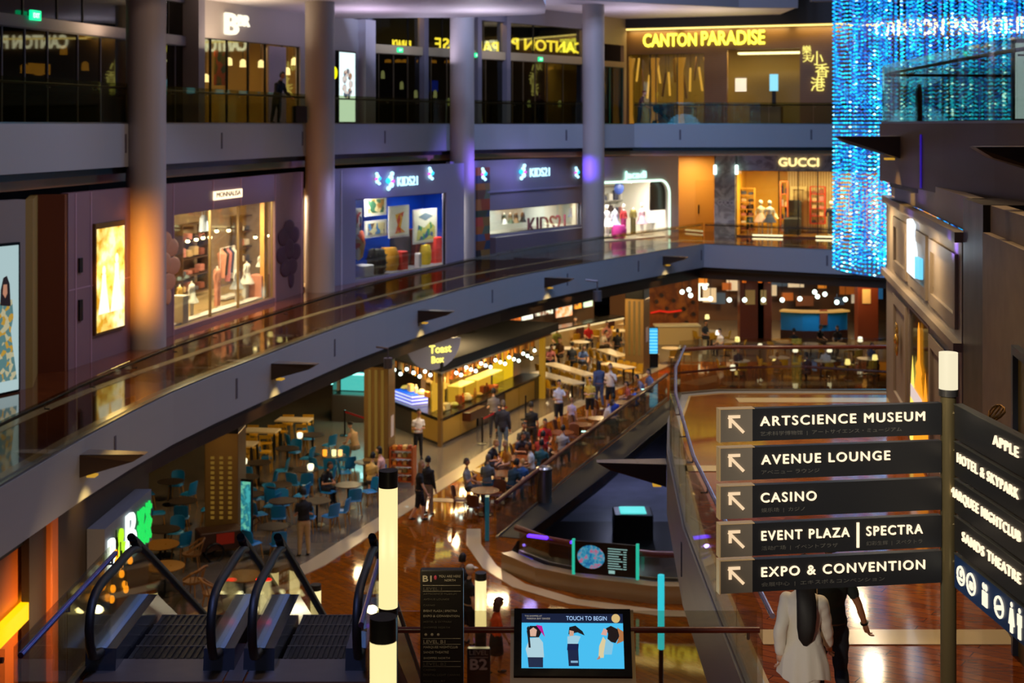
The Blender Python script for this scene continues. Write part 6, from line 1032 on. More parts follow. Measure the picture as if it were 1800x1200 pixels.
for k in range(22):          # backlit panels and shelf fronts of the far stalls
    px = 1232 + k*15.2; w = rnd.uniform(.25, .55); y = 86 + rnd.uniform(-.5, .5); z0 = rnd.uniform(1.0, 2.4); h = rnd.uniform(.4, 1.3); p = P(px, 530, y); c = ('#e08a28','#d8c8a8','#3a4a5a','#a85818','#e8d8b8','#6a3a1c','#2a6a9a')[k % 7]
    mb = MB(); mb.rbox((0,0,z0+h/2), (2*w,.1,h), .02); obj('backlit_sign', mb, mat('stall_panel_%s' % c, c, .5, 0, c, .35), None, (p.x, y, 0), label='%s lit panel of a stall at the far back of the food court' % {'#e08a28':'orange','#d8c8a8':'cream','#3a4a5a':'slate','#a85818':'rust','#e8d8b8':'ivory','#6a3a1c':'brown','#2a6a9a':'blue'}[c], cat='stall panel', group='stall panels at the far back, ' + c.replace('#','tone '))
mb = MB(); mb.box(6, 26, 87.2, 87.5, 0, 4.8); struct('wall_back', mb, mat('rear_umber', '#5a3818', .5), label='umber wall at the far end of the food court')
mb = MB(); mb.box(-25, 30, 87.5, 95, 4.9, 5.0); struct('ceiling', mb, DARK)
# ---- barrier around the opening: stone plinth, glass, red wooden rail
railing('glass railing with red wooden rail along the left edge of the dark opening', [(6.75,62.4), (1.95,48.7), (-.5,41.3)], 0, 2.0, RAILWOOD, hand=1.05, top=.95, off=.0, brackets=False, r=.07)
railing('curved glass railing with red wooden rail at the near side of the dark opening', [(.15,38.5), (.95,37.45), (2.0,36.75), (3.6,36.15), (7,35.9)], .42, 2.0, RAILWOOD, hand=.68, top=.6, off=-.1, brackets=False, r=.09)
railing('curved dark railing at the far edge of the opening', [(17,62.9), (13,64.5), (10,64.1), (6.9,62.6)], 0, 2.4, RAILWOOD, hand=1.05, top=.95, off=0, brackets=False, r=.06)
mb = MB(); mb.band([(.0,38.6), (.85,37.4), (1.95,36.65), (3.6,36.0), (7.5,35.75)], -.35, .0, 0, .44); struct('trim_8', mb, mat('plinth_stone', '#b09468', .16, coat=.4), label='curved cream stone plinth at the near side of the dark opening')
p = F(1056, 1046); t = thing('map_board', 'aqua edged map board on the near railing of the dark opening', 'sign', (1.85, 36.35, 0), R(-16)); mb = MB(); mb.rbox((.55,0,.95), (1.62,.05,.82), .01); obj('board', mb, mat('board_black', '#06080a', .3), t)
for x in (-.28, 1.38): mb = MB(); mb.box(x-.035, x+.035, -.05, .03, .5, 1.4); obj('edge_light', mb, glow('edge_teal', '#28c0a0', .8), t)
mb = MB(); mb.ell((.18, -.035, .98), (.36,.008,.3), 24, 10); obj('map', mb, pattern('map_print', 'noise', '#1c7ac0', '#d86a98', 9, .5, c3='#48b8d8', emit=.45), t)
mb = MB()
for k in range(9): mb.box(.62, .62 + (.5 if k == 0 else .28 + .05*(k % 3)), -.035, -.03, 1.22 - k*.062, 1.24 - k*.062); mb.box(1.02, 1.1, -.035, -.03, 1.22 - k*.062, 1.24 - k*.062)
mb.box(.64, .8, -.035, -.03, .6, .68); obj('text_lines', mb, glow('board_text', '#a8d8d0', .6), t)
for px, py, w in ((945, 943, .36), (1011, 953, .16)): p = F(px, py, 1.18); mb = MB(); mb.rbox((0,0,0), (w*1.6,.12,.06), .02, rz=R(-25)); obj('violet_light', mb, glow('violet_lamp', '#5a28ff', 2.4), None, p, label='violet light lying on the near rail of the opening, %s one' % ('longer' if w > .2 else 'shorter'), cat='light')
p = F(918, 1000); t = thing('violet_lamp', 'violet lit stump light inside the curve of the opening', 'lamp', (.32, 39.3, -.9)); mb = MB(); mb.lathe([(.2,0),(.22,.4),(.18,1.0),(.001,1.1)], n=14, sx=1.4); obj('body', mb, glow('violet_body', '#2a1ad8', .4), t, smooth=60); mb = MB(); mb.cyl(0,0,-3.1,0,.12,n=12); obj('stem', mb, BLACK, t)
light('POINT', (.3, 38.9, .5), 12, (.25,.15,1), .04)
mb = MB(); mb.box(-.06,.06,-.14,.14,0,1.25); obj('teal_post', mb, mat('teal_post', '#1a5a68', .3, .3, '#1a8090', .12), None, (-.72, 41.1, 0.02), label='flat teal post at the tip of the opening', cat='post')
p = F(957, 884); t = thing('litter_bin', 'steel cylindrical litter bin inside the railing of the opening', 'bin', (p.x, p.y + .15, 0.02)); mb = MB(); mb.cyl(0,0,0,1.0,.24,n=20); obj('body', mb, STEEL, t, smooth=40); mb = MB(); mb.lathe([(.25,1.0),(.27,1.06),(.2,1.1),(.14,1.08)], n=20); obj('rim', mb, mat('rim_steel', '#c8c0b8', .2, .9), t, smooth=40)
mb = MB(); mb.prism([(-.35,41.4), (.25,41.2), (3.15,48.6), (8.0,62.1), (6.9,62.1), (2.05,48.6)], 0.002, 0.02); obj('ledge', mb, mat('ledge_black', '#0e0e10', .5), label='dark ledge between the red wooden rail and the opening', cat='ledge')
p = F(1112, 893, -2.9); t = thing('glowing_desk', 'dark desk with a teal glowing top on the level below', 'desk', (p.x, p.y, -4)); mb = MB(); mb.rbox((0,0,.5), (1.5,1.2,1.0), .05); obj('body', mb, BLACK, t); mb = MB(); mb.rbox((0,0,1.03), (1.0,.9,.06), .03); obj('glowing_top', mb, glow('teal_top', '#60e0e0', 1.0), t)
light('AREA', (5.0, 62.5, -.6), 90, (.6,.65,1), 1.5); light('AREA', (8.5, 64, -.6), 70, (.6,.65,1), 1.5); light('POINT', (p.x, p.y, -2.4), 14, (.4,1,1), .3)
# cyan edge light of the deck glass
p0 = P(1160, 1010, 30); t = thing('light_tube', 'slim cyan light tube below the deck edge', 'light tube', (P(1162, 1100, 30).x, 30, 0.0)); mb = MB(); mb.cyl(0, 0, P(1162,1140,30).z, P(1162,1010,30).z, .07, n=10); obj('tube', mb, glow('tube_cyan', '#38e0f0', .7), t); mb = MB(); mb.cyl(0, 0, 0, P(1162,1140,30).z, .05, n=10); obj('post', mb, BLACK, t)
# ---- storefronts under the near end of the left gallery
FRB = Fr((-7.95,26.6), (-7.75,31.2)); t = FRB.thing('shop_sign', 'long sign box with white and green lit letters under the gallery slab', 'sign'); u0, u1 = FRB.hit(187, 950)[0], FRB.hit(266, 910)[0]
mb = MB(); mb.box(u0 - .1, u1, 0, .35, 3.05, 4.15); FRB.obj('sign_box', mb, mat('sign_grey_blue', '#6a7080', .45), t)
text('lettering', 'R', glow('rb_white', '#f0fff8', 1.5), t, (u0 + .05, -.03, 3.2), .72, .5, .04, .01); text('lettering', '&', glow('rb_green_yellow', '#a8e020', 1.2), t, (u0 + .62, -.03, 3.25), .72, .45, .04, .0); text('lettering', 'B', glow('rb_white', '#f0fff8', 1.5), t, (u0 + 1.15, -.03, 3.25), .85, .62, .04, .01); text('character', '巡茶', glow('rb_green', '#20e860', .9), t, (u0 + 1.9, -.03, 3.2), .8, u1 - u0 - 2.0, .04, .02)
light('AREA', FRB.w((u0+u1)/2, -.4, 3.6), 12, (.4,1,.6), .8)
mb = MB(); mb.box(u0 - 3, u1 + 1, .36, .5, 0, 4.9); FRB.struct('wall_left', mb, mat('rb_wall', '#2a2018', .5), label='dark wall behind the green lit sign')
rnd = random.Random(9)
for k in range(11):
    u = u0 - .95 + .13*k; z = rnd.uniform(2.9, 3.8); p = FRB.w(u, -.25 - .15*(k % 2), z); b = thing('amber_bulb', 'amber bulb hanging below the green lit sign', 'bulb', p, 0, 'amber bulbs below the green sign'); mb = MB(); mb.ell((0,0,0), (.055,.055,.08), 10, 6); obj('globe', mb, glow('amber_bulb_glow', '#ff9a18', 2.2), b, smooth=60); mb = MB(); mb.cyl(0,0,.07,.45,.012,n=5); obj('cord', mb, BLACK, b)
OR_ = mat('orange_wall', '#b85c1e', .45); mb = MB(); mb.box(-8.75,-8.6,16,25.9,0,5.0); struct('wall_left', mb, OR_, label='orange wall under the near end of the gallery')
pl = P(80, 1100, 25.7); mb = MB(); mb.rbox((0,0,2.45), (.36,.36,4.9), .03); obj('orange_pillar', mb, OR_, None, (pl.x, 25.7, 0), label='orange square pillar under the near end of the gallery', cat='pillar')
t = thing('light_trough', 'long yellow light trough on the orange wall', 'light', (-8.55, 17.5, 0)); mb = MB(); mb.add([(0,-1,3.4),(.15,-1,3.4),(.15,7.7,3.4),(0,7.7,3.4),(0,-1,3.7),(.15,-1,3.7),(.15,7.7,3.7),(0,7.7,3.7)], [(0,1,2,3),(7,6,5,4),(0,4,5,1),(1,5,6,2),(2,6,7,3),(3,7,4,0)]); obj('trough', mb, glow('trough_yellow', '#ffb800', 1.5), t)
light('AREA', (-8.0, 21, 3.8), 40, (1,.6,.25), .8, aim=(-8.7, 21, 2.6)); light('AREA', (-7.3, 24.4, 3.6), 50, (1,.62,.28), .5, aim=(-8.5, 25.7, 2.6))  # the second light is added to brighten the orange pillar
p = P(117, 965, 27.0); t = thing('wall_lamp', 'long yellow wall lamp beside the orange pillar', 'lamp', p); mb = MB(); mb.rbox((0,0,0), (.14,.3,.5), .03); obj('shade', mb, glow('wall_lamp_yellow', '#ffd020', 1.2), t); mb = MB(); mb.box(-.08,.08,-.18,.18,-.42,-.25); obj('bracket', mb, BLACK, t)
# ------------------------------------------------------------------ tables and chairs
BLUEC = mat('chair_blue', '#1279b2', .4); OAK = mat('oak_leg', '#a8742c', .5); TABD = mat('table_umber', '#3c3026', .35); YELC = mat('stool_yellow', '#c8960c', .45); TABC = mat('table_cream', '#d8c49a', .3); WALN = mat('walnut', '#5a2c14', .4); RATT = mat('rattan', '#8a5c26', .6)
def chair(name, label, cat, shell, legm, seat=.45, back=.82, legs=4, w=.42, style='shell'):
    t = thing(name, label, cat); mb = MB(); h = w/2
    if style == 'rattan':
        mb.lathe([(.001,seat-.03),(.24,seat-.03),(.26,seat+.03),(.001,seat+.04)], n=16); obj('seat', mb, shell, t); mb = MB(); mb.tube([(-.28,-.1,seat+.1),(-.3,.15,seat+.28),(-.2,.3,back),(0,.34,back+.05),(.2,.3,back),(.3,.15,seat+.28),(.28,-.1,seat+.1)], .03, 8)
        for k in range(7): a = R(20 + k*23); mb.tube([(.26*math.cos(a),.22*math.sin(a),seat),(.27*math.cos(a),.3*math.sin(a)+.02,back-.05)], .012, 5)
        obj('backrest', mb, shell, t)
    elif style == 'stool':
        mb.rbox((0,0,seat), (w,w*.9,.05), .04); obj('seat', mb, shell, t); mb = MB(); mb.tube([(-h,.18,seat),(-h,.22,back),(h,.22,back),(h,.18,seat)], .02, 6); mb.rbox((0,.22,back-.06), (w,.03,.1), .01); obj('backrest', mb, shell, t)
    else:
        mb.rbox((0,-.01,seat), (w,w,.045), .07); obj('seat', mb, shell, t); mb = MB(); pts = []
        for k in range(5):
            z = seat + .03 + (back-seat)*k/4; y = h - .02 + .07*k/4; c = .05*math.sin(math.pi*k/4)
            pts.append([(x*(h-.02*(k==4)), y - (.06 if abs(x) > .9 else 0), z - (.03 if k == 4 and abs(x) > .9 else 0)) for x in (-1,-.5,0,.5,1)])
        v = [q for r_ in pts for q in r_] + [(x, y+.025, z) for r_ in pts for x, y, z in r_]; f = []
        for k in range(4):
            for j in range(4): a = 5*k+j; f += [(a,a+1,a+6,a+5), (25+a,25+a+5,25+a+6,25+a+1)]
        f += [(i,25+i,26+i,i+1) for i in range(4)] + [(20+i,21+i,46+i,45+i) for i in range(4)] + [(5*k,5*k+5,30+5*k,25+5*k) for k in range(4)] + [(5*k+4,29+5*k,34+5*k,9+5*k) for k in range(4)]
        mb.add(v, f); obj('backrest', mb, shell, t, smooth=50)
    for sx, sy in ((-1,-1),(1,-1),(1,1),(-1,1)): mb = MB(); mb.tube([(sx*h*.72,sy*h*.72,seat-.02),(sx*h*.98,sy*h*.98,0)], [.022,.015], 6); obj('leg', mb, legm, t)
    return t
def round_table(name, label, top, legm, r=.42, h=.74, group=None, square=None):
    t = thing(name, label, 'table', group=group); mb = MB()
    if square: mb.rbox((0,0,h), (square[0],square[1],.05), .02)
    else: mb.lathe([(.001,h-.03),(r*.97,h-.03),(r,h-.015),(r,h),(.001,h)], n=26)
    obj('tabletop', mb, top, t)
    if square:
        for sx in (-1, 1):
            for sy in (-1, 1): mb = MB(); mb.box(sx*(square[0]/2-.06)-.025, sx*(square[0]/2-.06)+.025, sy*(square[1]/2-.06)-.025, sy*(square[1]/2-.06)+.025, 0, h-.02); obj('leg', mb, legm, t)
    else: mb = MB(); mb.cyl(0,0,.03,h-.03,.035,n=10); obj('stem', mb, legm, t); mb = MB(); mb.lathe([(.26,0),(.26,.02),(.04,.05),(.001,.05)], n=20); obj('foot', mb, legm, t)
    return t
BC0 = chair('cafe_chair', 'blue moulded chair', 'chair', BLUEC, OAK); BT0 = round_table('cafe_table', 'round dark cafe table', TABD, BLACK)
first = {'BC': True, 'BT': True}
def put(key, src, loc, rz, label, group=None):
    if first.get(key, True): first[key] = False; src.location = loc; src.rotation_euler = (0,0,rz); src['label'] = label; (group and src.__setitem__('group', group)); return src
    return dup(src, loc, rz, label, group)
def clear_rail(p, m):
    '''keep furniture and sitters at least m to the left of the red wooden rail of the opening'''
    for a, b in (((-.5,41.3),(1.95,48.7)), ((1.95,48.7),(6.75,62.4))):
        if a[1] - .3 < p.y <= b[1] + .3:
            d = (Vector(b) - Vector(a)).normalized(); n = Vector((-d.y, d.x)); k = (Vector((p.x, p.y)) - Vector(a)).dot(n)
            if -1.5 < k < m: p = p + Vector((n.x, n.y, 0))*(m - k)
    return p
SIDE = ('near side', 'right side', 'far side', 'left side')
def seat_round(px, py, r, offs, where, ck='BC', cs=None, tk='BT', ts=None, word='blue chair', tl='round dark cafe table', h=.74, g='blue chairs of the cafe', chair_r=None):
    p = F(px, py, h); p.z = 0.012; p = clear_rail(p, r + .2)
    put(tk, ts or BT0, p, 0, '%s %s' % (tl, where), 'tables: ' + tl)
    for k, a in enumerate(offs):
        an = R(a); d = Vector((math.sin(an), -math.cos(an), 0)); q = clear_rail(p + d*(chair_r or r + .32), .4); sd = SIDE[int(((a + 45) % 360)//90)]
        put(ck, cs or BC0, q, an + math.pi + R(random.uniform(-9, 9)), '%s, %s of the table %s' % (word, sd, where), g)
TB = [((550,764), (60, 200, -70), 'with a lantern before the queue post'), ((505,788), (75, 170, -80), 'right of the yellow stools'), ((455,813), (100, -15, -100), 'beside the left lantern'),
      ((537,825), (10, 95, -20), 'with the third row lantern'), ((490,852), (80, -5, -50), 'behind the standing man in black'), ((612,852), (20, 120, -115), 'between the seated black shirt and the couple'),
      ((557,880), (85, -12, 40), 'right of the standing man in black'), ((497,880), (0, -60, 190), 'left of the standing man in black'), ((440,868), (70, -20, 150), 'right of the dotted light pillar'),
      ((586,800), (0, 48, 165, -40), 'with three candle glasses'), ((645,812), (-75, 35, 150), 'left of the food pillar'), ((432,838), (-85, 0, 100), 'above the aqua totem'), ((300,846), (60, -60, 180), 'under the slab edge by the dotted pillar'), ((322,880), (-70, 100, 10), 'left of the dotted pillar'), ((290,930), (50, 170, -90), 'behind the green lit sign'),
      ((480,925), (20, -40), 'lowest, beside the aqua totem')]
for (x, y), offs, wh in TB: seat_round(x, y, .42, offs, wh)
LANT = glow('lantern_warm', '#fff4c8', 1.6)
for px, py, lb in ((527,766,'white lit lantern on the farthest blue cafe table'), (429,812,'white lit lantern at the left cafe table'), (546,822,'white lit lantern on the third row cafe table')):
    p = F(px, py + 4, .75); t = thing('table_lantern', lb, 'lantern', (p.x, p.y, .752)); mb = MB(); mb.lathe([(.07,0),(.1,.05),(.11,.16),(.08,.2),(.001,.2)], n=14); obj('shade', mb, LANT, t, smooth=60); mb = MB(); mb.cyl(0,0,-.0,.03,.05,n=10); obj('base', mb, BLACK, t)
for k, (px, c) in enumerate(((571,'#ff9a28'),(587,'#fff0a0'),(598,'#ffc070'))):
    p = F(px, 801, .75); mb = MB(); mb.lathe([(.06,0),(.075,.02),(.075,.2),(.06,.2)], n=12); obj('candle_glass', mb, glow('candle_' + c, c, 1.5), None, (p.x, p.y, .752), label='glowing %s candle glass on the cafe table' % ('orange','pale yellow','peach')[k], cat='candle glass')
# tall cream tables with yellow stools at the left
YS0 = chair('counter_stool', 'yellow stool', 'stool', YELC, YELC, seat=.68, back=.98, w=.4, style='stool'); HT0 = round_table('high_table', 'cream table', TABC, BLACK, h=.98, square=(1.3,.75))
for (x, y), wh, offs in (((459,757), 'beside the blue cafe chairs', ((-.45,-.65,180),(.3,-.65,180),(-.45,.65,0),(.3,.65,0))), ((517,738), 'under the slab edge, farther one', ((-.35,-.65,180),(.4,-.65,180),(.4,.65,0),(-.35,.65,0))), ((418,780), 'half hidden by the slab edge', ((.3,-.65,180),(.95,.1,90),(.3,.65,0)))):
    p = F(x, y, .98); p.z = .012; put('HT', HT0, p, R(-8), 'high cream table ' + wh, 'high cream tables')
    for k, (dx, dy, a) in enumerate(offs): put('YS', YS0, p + Vector((dx, dy, 0)), R(a), 'yellow stool, %s of the high table %s' % (('near left corner','near right corner','far left corner','far right corner')[k], wh), 'yellow stools')
# long cream tables of the food court with yellow chairs
YC0 = chair('food_court_chair', 'yellow chair', 'chair', mat('chair_mustard', '#b88a14', .5), OAK, back=.8)
def long_table(q, wh, n):
    a, b, c, d = (F(x, y, .75) for x, y in q); m1, m2 = (a + d)/2, (b + c)/2; L = (m2 - m1).length; wv = ((b - a).length + (c - d).length)/2*.0 + .72; u = (m2 - m1).normalized(); nrm = Vector((-u.y, u.x, 0)); ctr = (m1 + m2)/2; ctr.z = .012; rz = math.atan2(u.y, u.x)
    t = thing('long_table', 'long cream food court table ' + wh, 'table', ctr, rz, 'long cream tables'); mb = MB(); mb.rbox((0,0,.735), (L,wv,.05), .02); obj('tabletop', mb, TABC, t)
    for sx in (-1, 1):
        for sy in (-1, 1): mb = MB(); mb.box(sx*(L/2-.15)-.03, sx*(L/2-.15)+.03, sy*(wv/2-.06)-.03, sy*(wv/2-.06)+.03, 0, .71); obj('leg', mb, BLACK, t)
    for k in range(n):
        for s in (-1, 1): put('YC', YC0, ctr + u*(L*((k+.5)/n - .5)) + nrm*s*.62, rz + (0 if s > 0 else math.pi), 'yellow chair, %s on the %s, long table %s' % (('first','second','third','fourth','fifth','sixth')[k], 'far side' if s*nrm.y > 0 else 'near side', wh), 'yellow food court chairs')
for q, wh, n in ((((953,640),(975,636),(1047,656),(1030,664)), 'above the man in the white shirt', 5), (((932,655),(952,652),(1030,672),(1008,677)), 'nearest the corner stall', 4), (((1055,641),(1070,635),(1119,644),(1098,650)), 'before the far pillar', 4), (((1052,616),(1067,611),(1099,623),(1090,629)), 'left of the far pillar', 3)):
    for_q = q; long_table([q[0], q[2], q[2], q[0]] if False else [q[0], q[3], q[2], q[1]], wh, n)
ST0 = round_table('food_court_table', 'small cream round table', TABC, BLACK, r=.5, h=.75); RC0 = YC0
for (x, y), wh, offs in (((1001,584), 'nearest the pale stall counter', (20,-70)), ((1020,601), 'beside the person in red', (-80,60)), ((1045,577), 'before the stall counter middle', (0,100)), ((1081,569), 'before the stall counter right end', (-60,40)), ((1092,581), 'left of the far pillar, upper one', (-20,-90)), ((1000,612), 'above the long table', (20,-60,80)), ((974,611), 'at the right end of the stall canopy', (0,90)), ((1180,612), 'below the cream bar', (0,90,-90)), ((1250,582), 'under the white light frame', (0,-70,70)), ((1275,600), 'left of the tall mahogany pillar', (0,80)), ((1380,600), 'before the turquoise partition, left', (-60,40)), ((1425,604), 'before the turquoise partition, middle', (-60,40)), ((1470,604), 'before the turquoise partition, right', (-60,40)), ((1500,612), 'beside the right mahogany pillar', (0,80)), ((1300,634), 'behind the far deck glass, left', (0,90,-90)), ((1370,628), 'behind the far deck glass, middle', (0,90,-90)), ((1450,634), 'behind the far deck glass, right', (0,90,-90)), ((1525,630), 'behind the far deck glass, far right', (0,-90))):
    seat_round(x, y, .5, offs, wh, 'YC', YC0, 'ST', ST0, 'yellow chair', 'small cream round table', .75, 'yellow food court chairs')
# brown tables and chairs along the railing
WC0 = chair('bistro_chair', 'brown chair', 'chair', WALN, WALN); WT0 = round_table('bistro_table', 'round brown table', mat('table_walnut', '#7a3c14', .25), BLACK, r=.45)
for (x, y), wh, offs in (((852,862), 'at the near end of the railing row', (-95,-20,150)), ((886,832), 'of the person in slate grey', (80,-80)), ((912,805), 'amid the crowded row', (60,-100,170)), ((948,785), 'beside the person in red', (-90,120)), ((988,760), 'beside the glowing phone', (-60,150)), ((1020,746), 'before the woman in a yellow top', (-100,20)), ((1052,735), 'right of the large man in white', (-90,160)), ((1112,708), 'at the far end of the railing row', (-90,150))):
    seat_round(x, y, .45, offs, wh, 'WC', WC0, 'WT', WT0, 'brown chair', 'round brown table', .74, 'brown chairs along the railing')
# rattan chairs and round tables seen through the escalator glass
RA0 = chair('rattan_chair', 'rattan chair', 'chair', RATT, RATT, seat=.44, back=.8, style='rattan'); RT0 = round_table('rattan_cafe_table', 'round honey table', mat('table_honey', '#b07c34', .3), BLACK, r=.5, h=.74)
for (x, y), wh, offs in (((290,995), 'seen above the left escalator', (70,-110)), ((282,957), 'higher up behind the left escalator', (-80,100)), ((430,1012), 'seen between the escalators', (100,-60))):
    seat_round(x, y, .5, offs, wh, 'RA', RA0, 'RT', RT0, 'rattan chair', 'round honey coloured table', .74, 'rattan chairs')
p = F(352, 1003) + Vector((.25, 1.2, 0)); t = thing('dark_trolley', 'dark wooden pushcart with a red panel beside the near pillar', 'cart', p, R(25)); mb = MB(); mb.rbox((0,0,.55), (1.2,.7,.5), .04, rz=0); obj('body', mb, mat('cart_wood', '#3a1c0c', .5), t); mb = MB(); mb.rbox((.1,-.36,.6), (.5,.02,.3), .005); obj('red_panel', mb, mat('cart_red', '#b02a14', .5), t)
mb = MB(); mb.tube([(.6,-.3,.7),(1.1,-.3,.95),(1.1,.3,.95),(.6,.3,.7)], .025, 6); obj('handle', mb, WALN, t)
for sy in (-1, 1): mb = MB(); mb.tube([(.25*math.cos(R(20*q)), 0, .25 + .25*math.sin(R(20*q))) for q in range(18)], .03, 6, closed=True); mb.v = [(x - .2, y + sy*.38, z) for x, y, z in mb.v]; obj('wheel', mb, BLACK, t)
# display shelf of snacks beside the food pillar
p = F(708, 850); t = thing('snack_rack', 'orange wooden rack stacked with snacks right of the food pillar', 'rack', p, R(-12)); mb = MB()
for s in (-1, 1): mb.box(s*.38-.03, s*.38+.03, -.2, .25, 0, 1.25)
obj('side_panel', mb, mat('rack_orange', '#a04a14', .45), t)
for k in range(5): mb = MB(); mb.box(-.36,.36,-.2,.25,.1+.26*k,.13+.26*k); obj('shelf', mb, mat('rack_orange', '#a04a14'), t)
for k in range(5):
    for j in range(4): mb = MB(); mb.rbox((0,0,.06), (.14,.2,.12), .03); q = p + Vector((-.26 + .17*j, .0, .135 + .26*k)); obj('snack_pack', mb, FOODS[(k*3 + j) % 6], None, q, R(-12), label='snack pack, %s on the %s shelf of the orange rack' % (('first','second','third','fourth')[j], ('lowest','second','middle','fourth','top')[k]), cat='snack', group='snack packs on the orange rack')
# ------------------------------------------------------------------ people
SK = [mat('skin_%d' % k, c, .55) for k, c in enumerate(('#d8a07c','#c08660','#e0b090','#9a6844'))]; EYE = mat('eye_dark', '#1a1210', .4); LIPS = mat('lips', '#a05a4c', .5)
POSES = {   # hip height, lean, then right/left arm (elbow, wrist) and right/left leg (knee, ankle) relative to shoulder / hip
 'stand': dict(hip=.92, lean=0, arms=(((.06,.02,-.29),(.07,-.05,-.55)), ((-.06,.02,-.29),(-.07,-.05,-.55))), legs=(((.01,-.01,-.43),(.03,.01,-.85)), ((-.02,-.02,-.43),(-.04,0,-.85)))),
 'phone': dict(hip=.92, lean=4, arms=(((.07,.0,-.28),(-.06,-.24,-.2)), ((-.07,.0,-.28),(.08,-.22,-.24))), legs=(((.01,-.01,-.43),(.03,.01,-.85)), ((-.02,-.02,-.43),(-.04,0,-.85)))),
 'eat': dict(hip=.92, lean=0, arms=(((.1,-.1,-.24),(.02,-.3,-.02)), ((-.08,.0,-.28),(.06,-.2,-.26))), legs=(((.02,-.01,-.43),(.05,.01,-.85)), ((-.03,-.02,-.43),(-.06,0,-.85)))),
 'walk': dict(hip=.91, lean=3, arms=(((.05,.12,-.27),(.06,.08,-.53)), ((-.05,-.1,-.27),(-.05,-.24,-.48))), legs=(((.0,-.12,-.41),(.0,-.1,-.84)), ((0,.06,-.42),(0,.28,-.78)))),
 'walkout': dict(hip=.91, lean=2, arms=(((.08,.05,-.28),(.08,.0,-.54)), ((-.13,-.02,-.27),(-.22,-.1,-.5))), legs=(((.0,-.12,-.41),(.0,-.1,-.84)), ((0,.06,-.42),(0,.28,-.78)))),
 'rail': dict(hip=.9, lean=16, arms=(((.1,-.12,-.24),(.06,-.36,-.3)), ((-.1,-.12,-.24),(-.06,-.36,-.3))), legs=(((.02,-.02,-.43),(.04,.04,-.83)), ((-.03,.05,-.42),(-.05,.12,-.82)))),
 'sit': dict(hip=.53, lean=6, arms=(((.08,-.08,-.27),(-.02,-.3,-.28)), ((-.08,-.08,-.27),(.02,-.3,-.28))), legs=(((.04,-.42,.0),(.05,-.4,-.44)), ((-.04,-.42,.0),(-.05,-.38,-.44)))),
 'sitlean': dict(hip=.53, lean=22, arms=(((.1,-.16,-.22),(-.02,-.38,-.2)), ((-.1,-.14,-.22),(.03,-.36,-.08))), legs=(((.05,-.42,.0),(.06,-.36,-.44)), ((-.04,-.42,.01),(-.03,-.48,-.43)))),
 'sitback': dict(hip=.53, lean=-6, arms=(((.09,-.02,-.28),(.0,-.24,-.34)), ((-.1,-.06,-.27),(.06,-.24,-.12))), legs=(((.05,-.42,.0),(.06,-.44,-.44)), ((-.06,-.42,.0),(-.08,-.34,-.44))))}
_body = {}
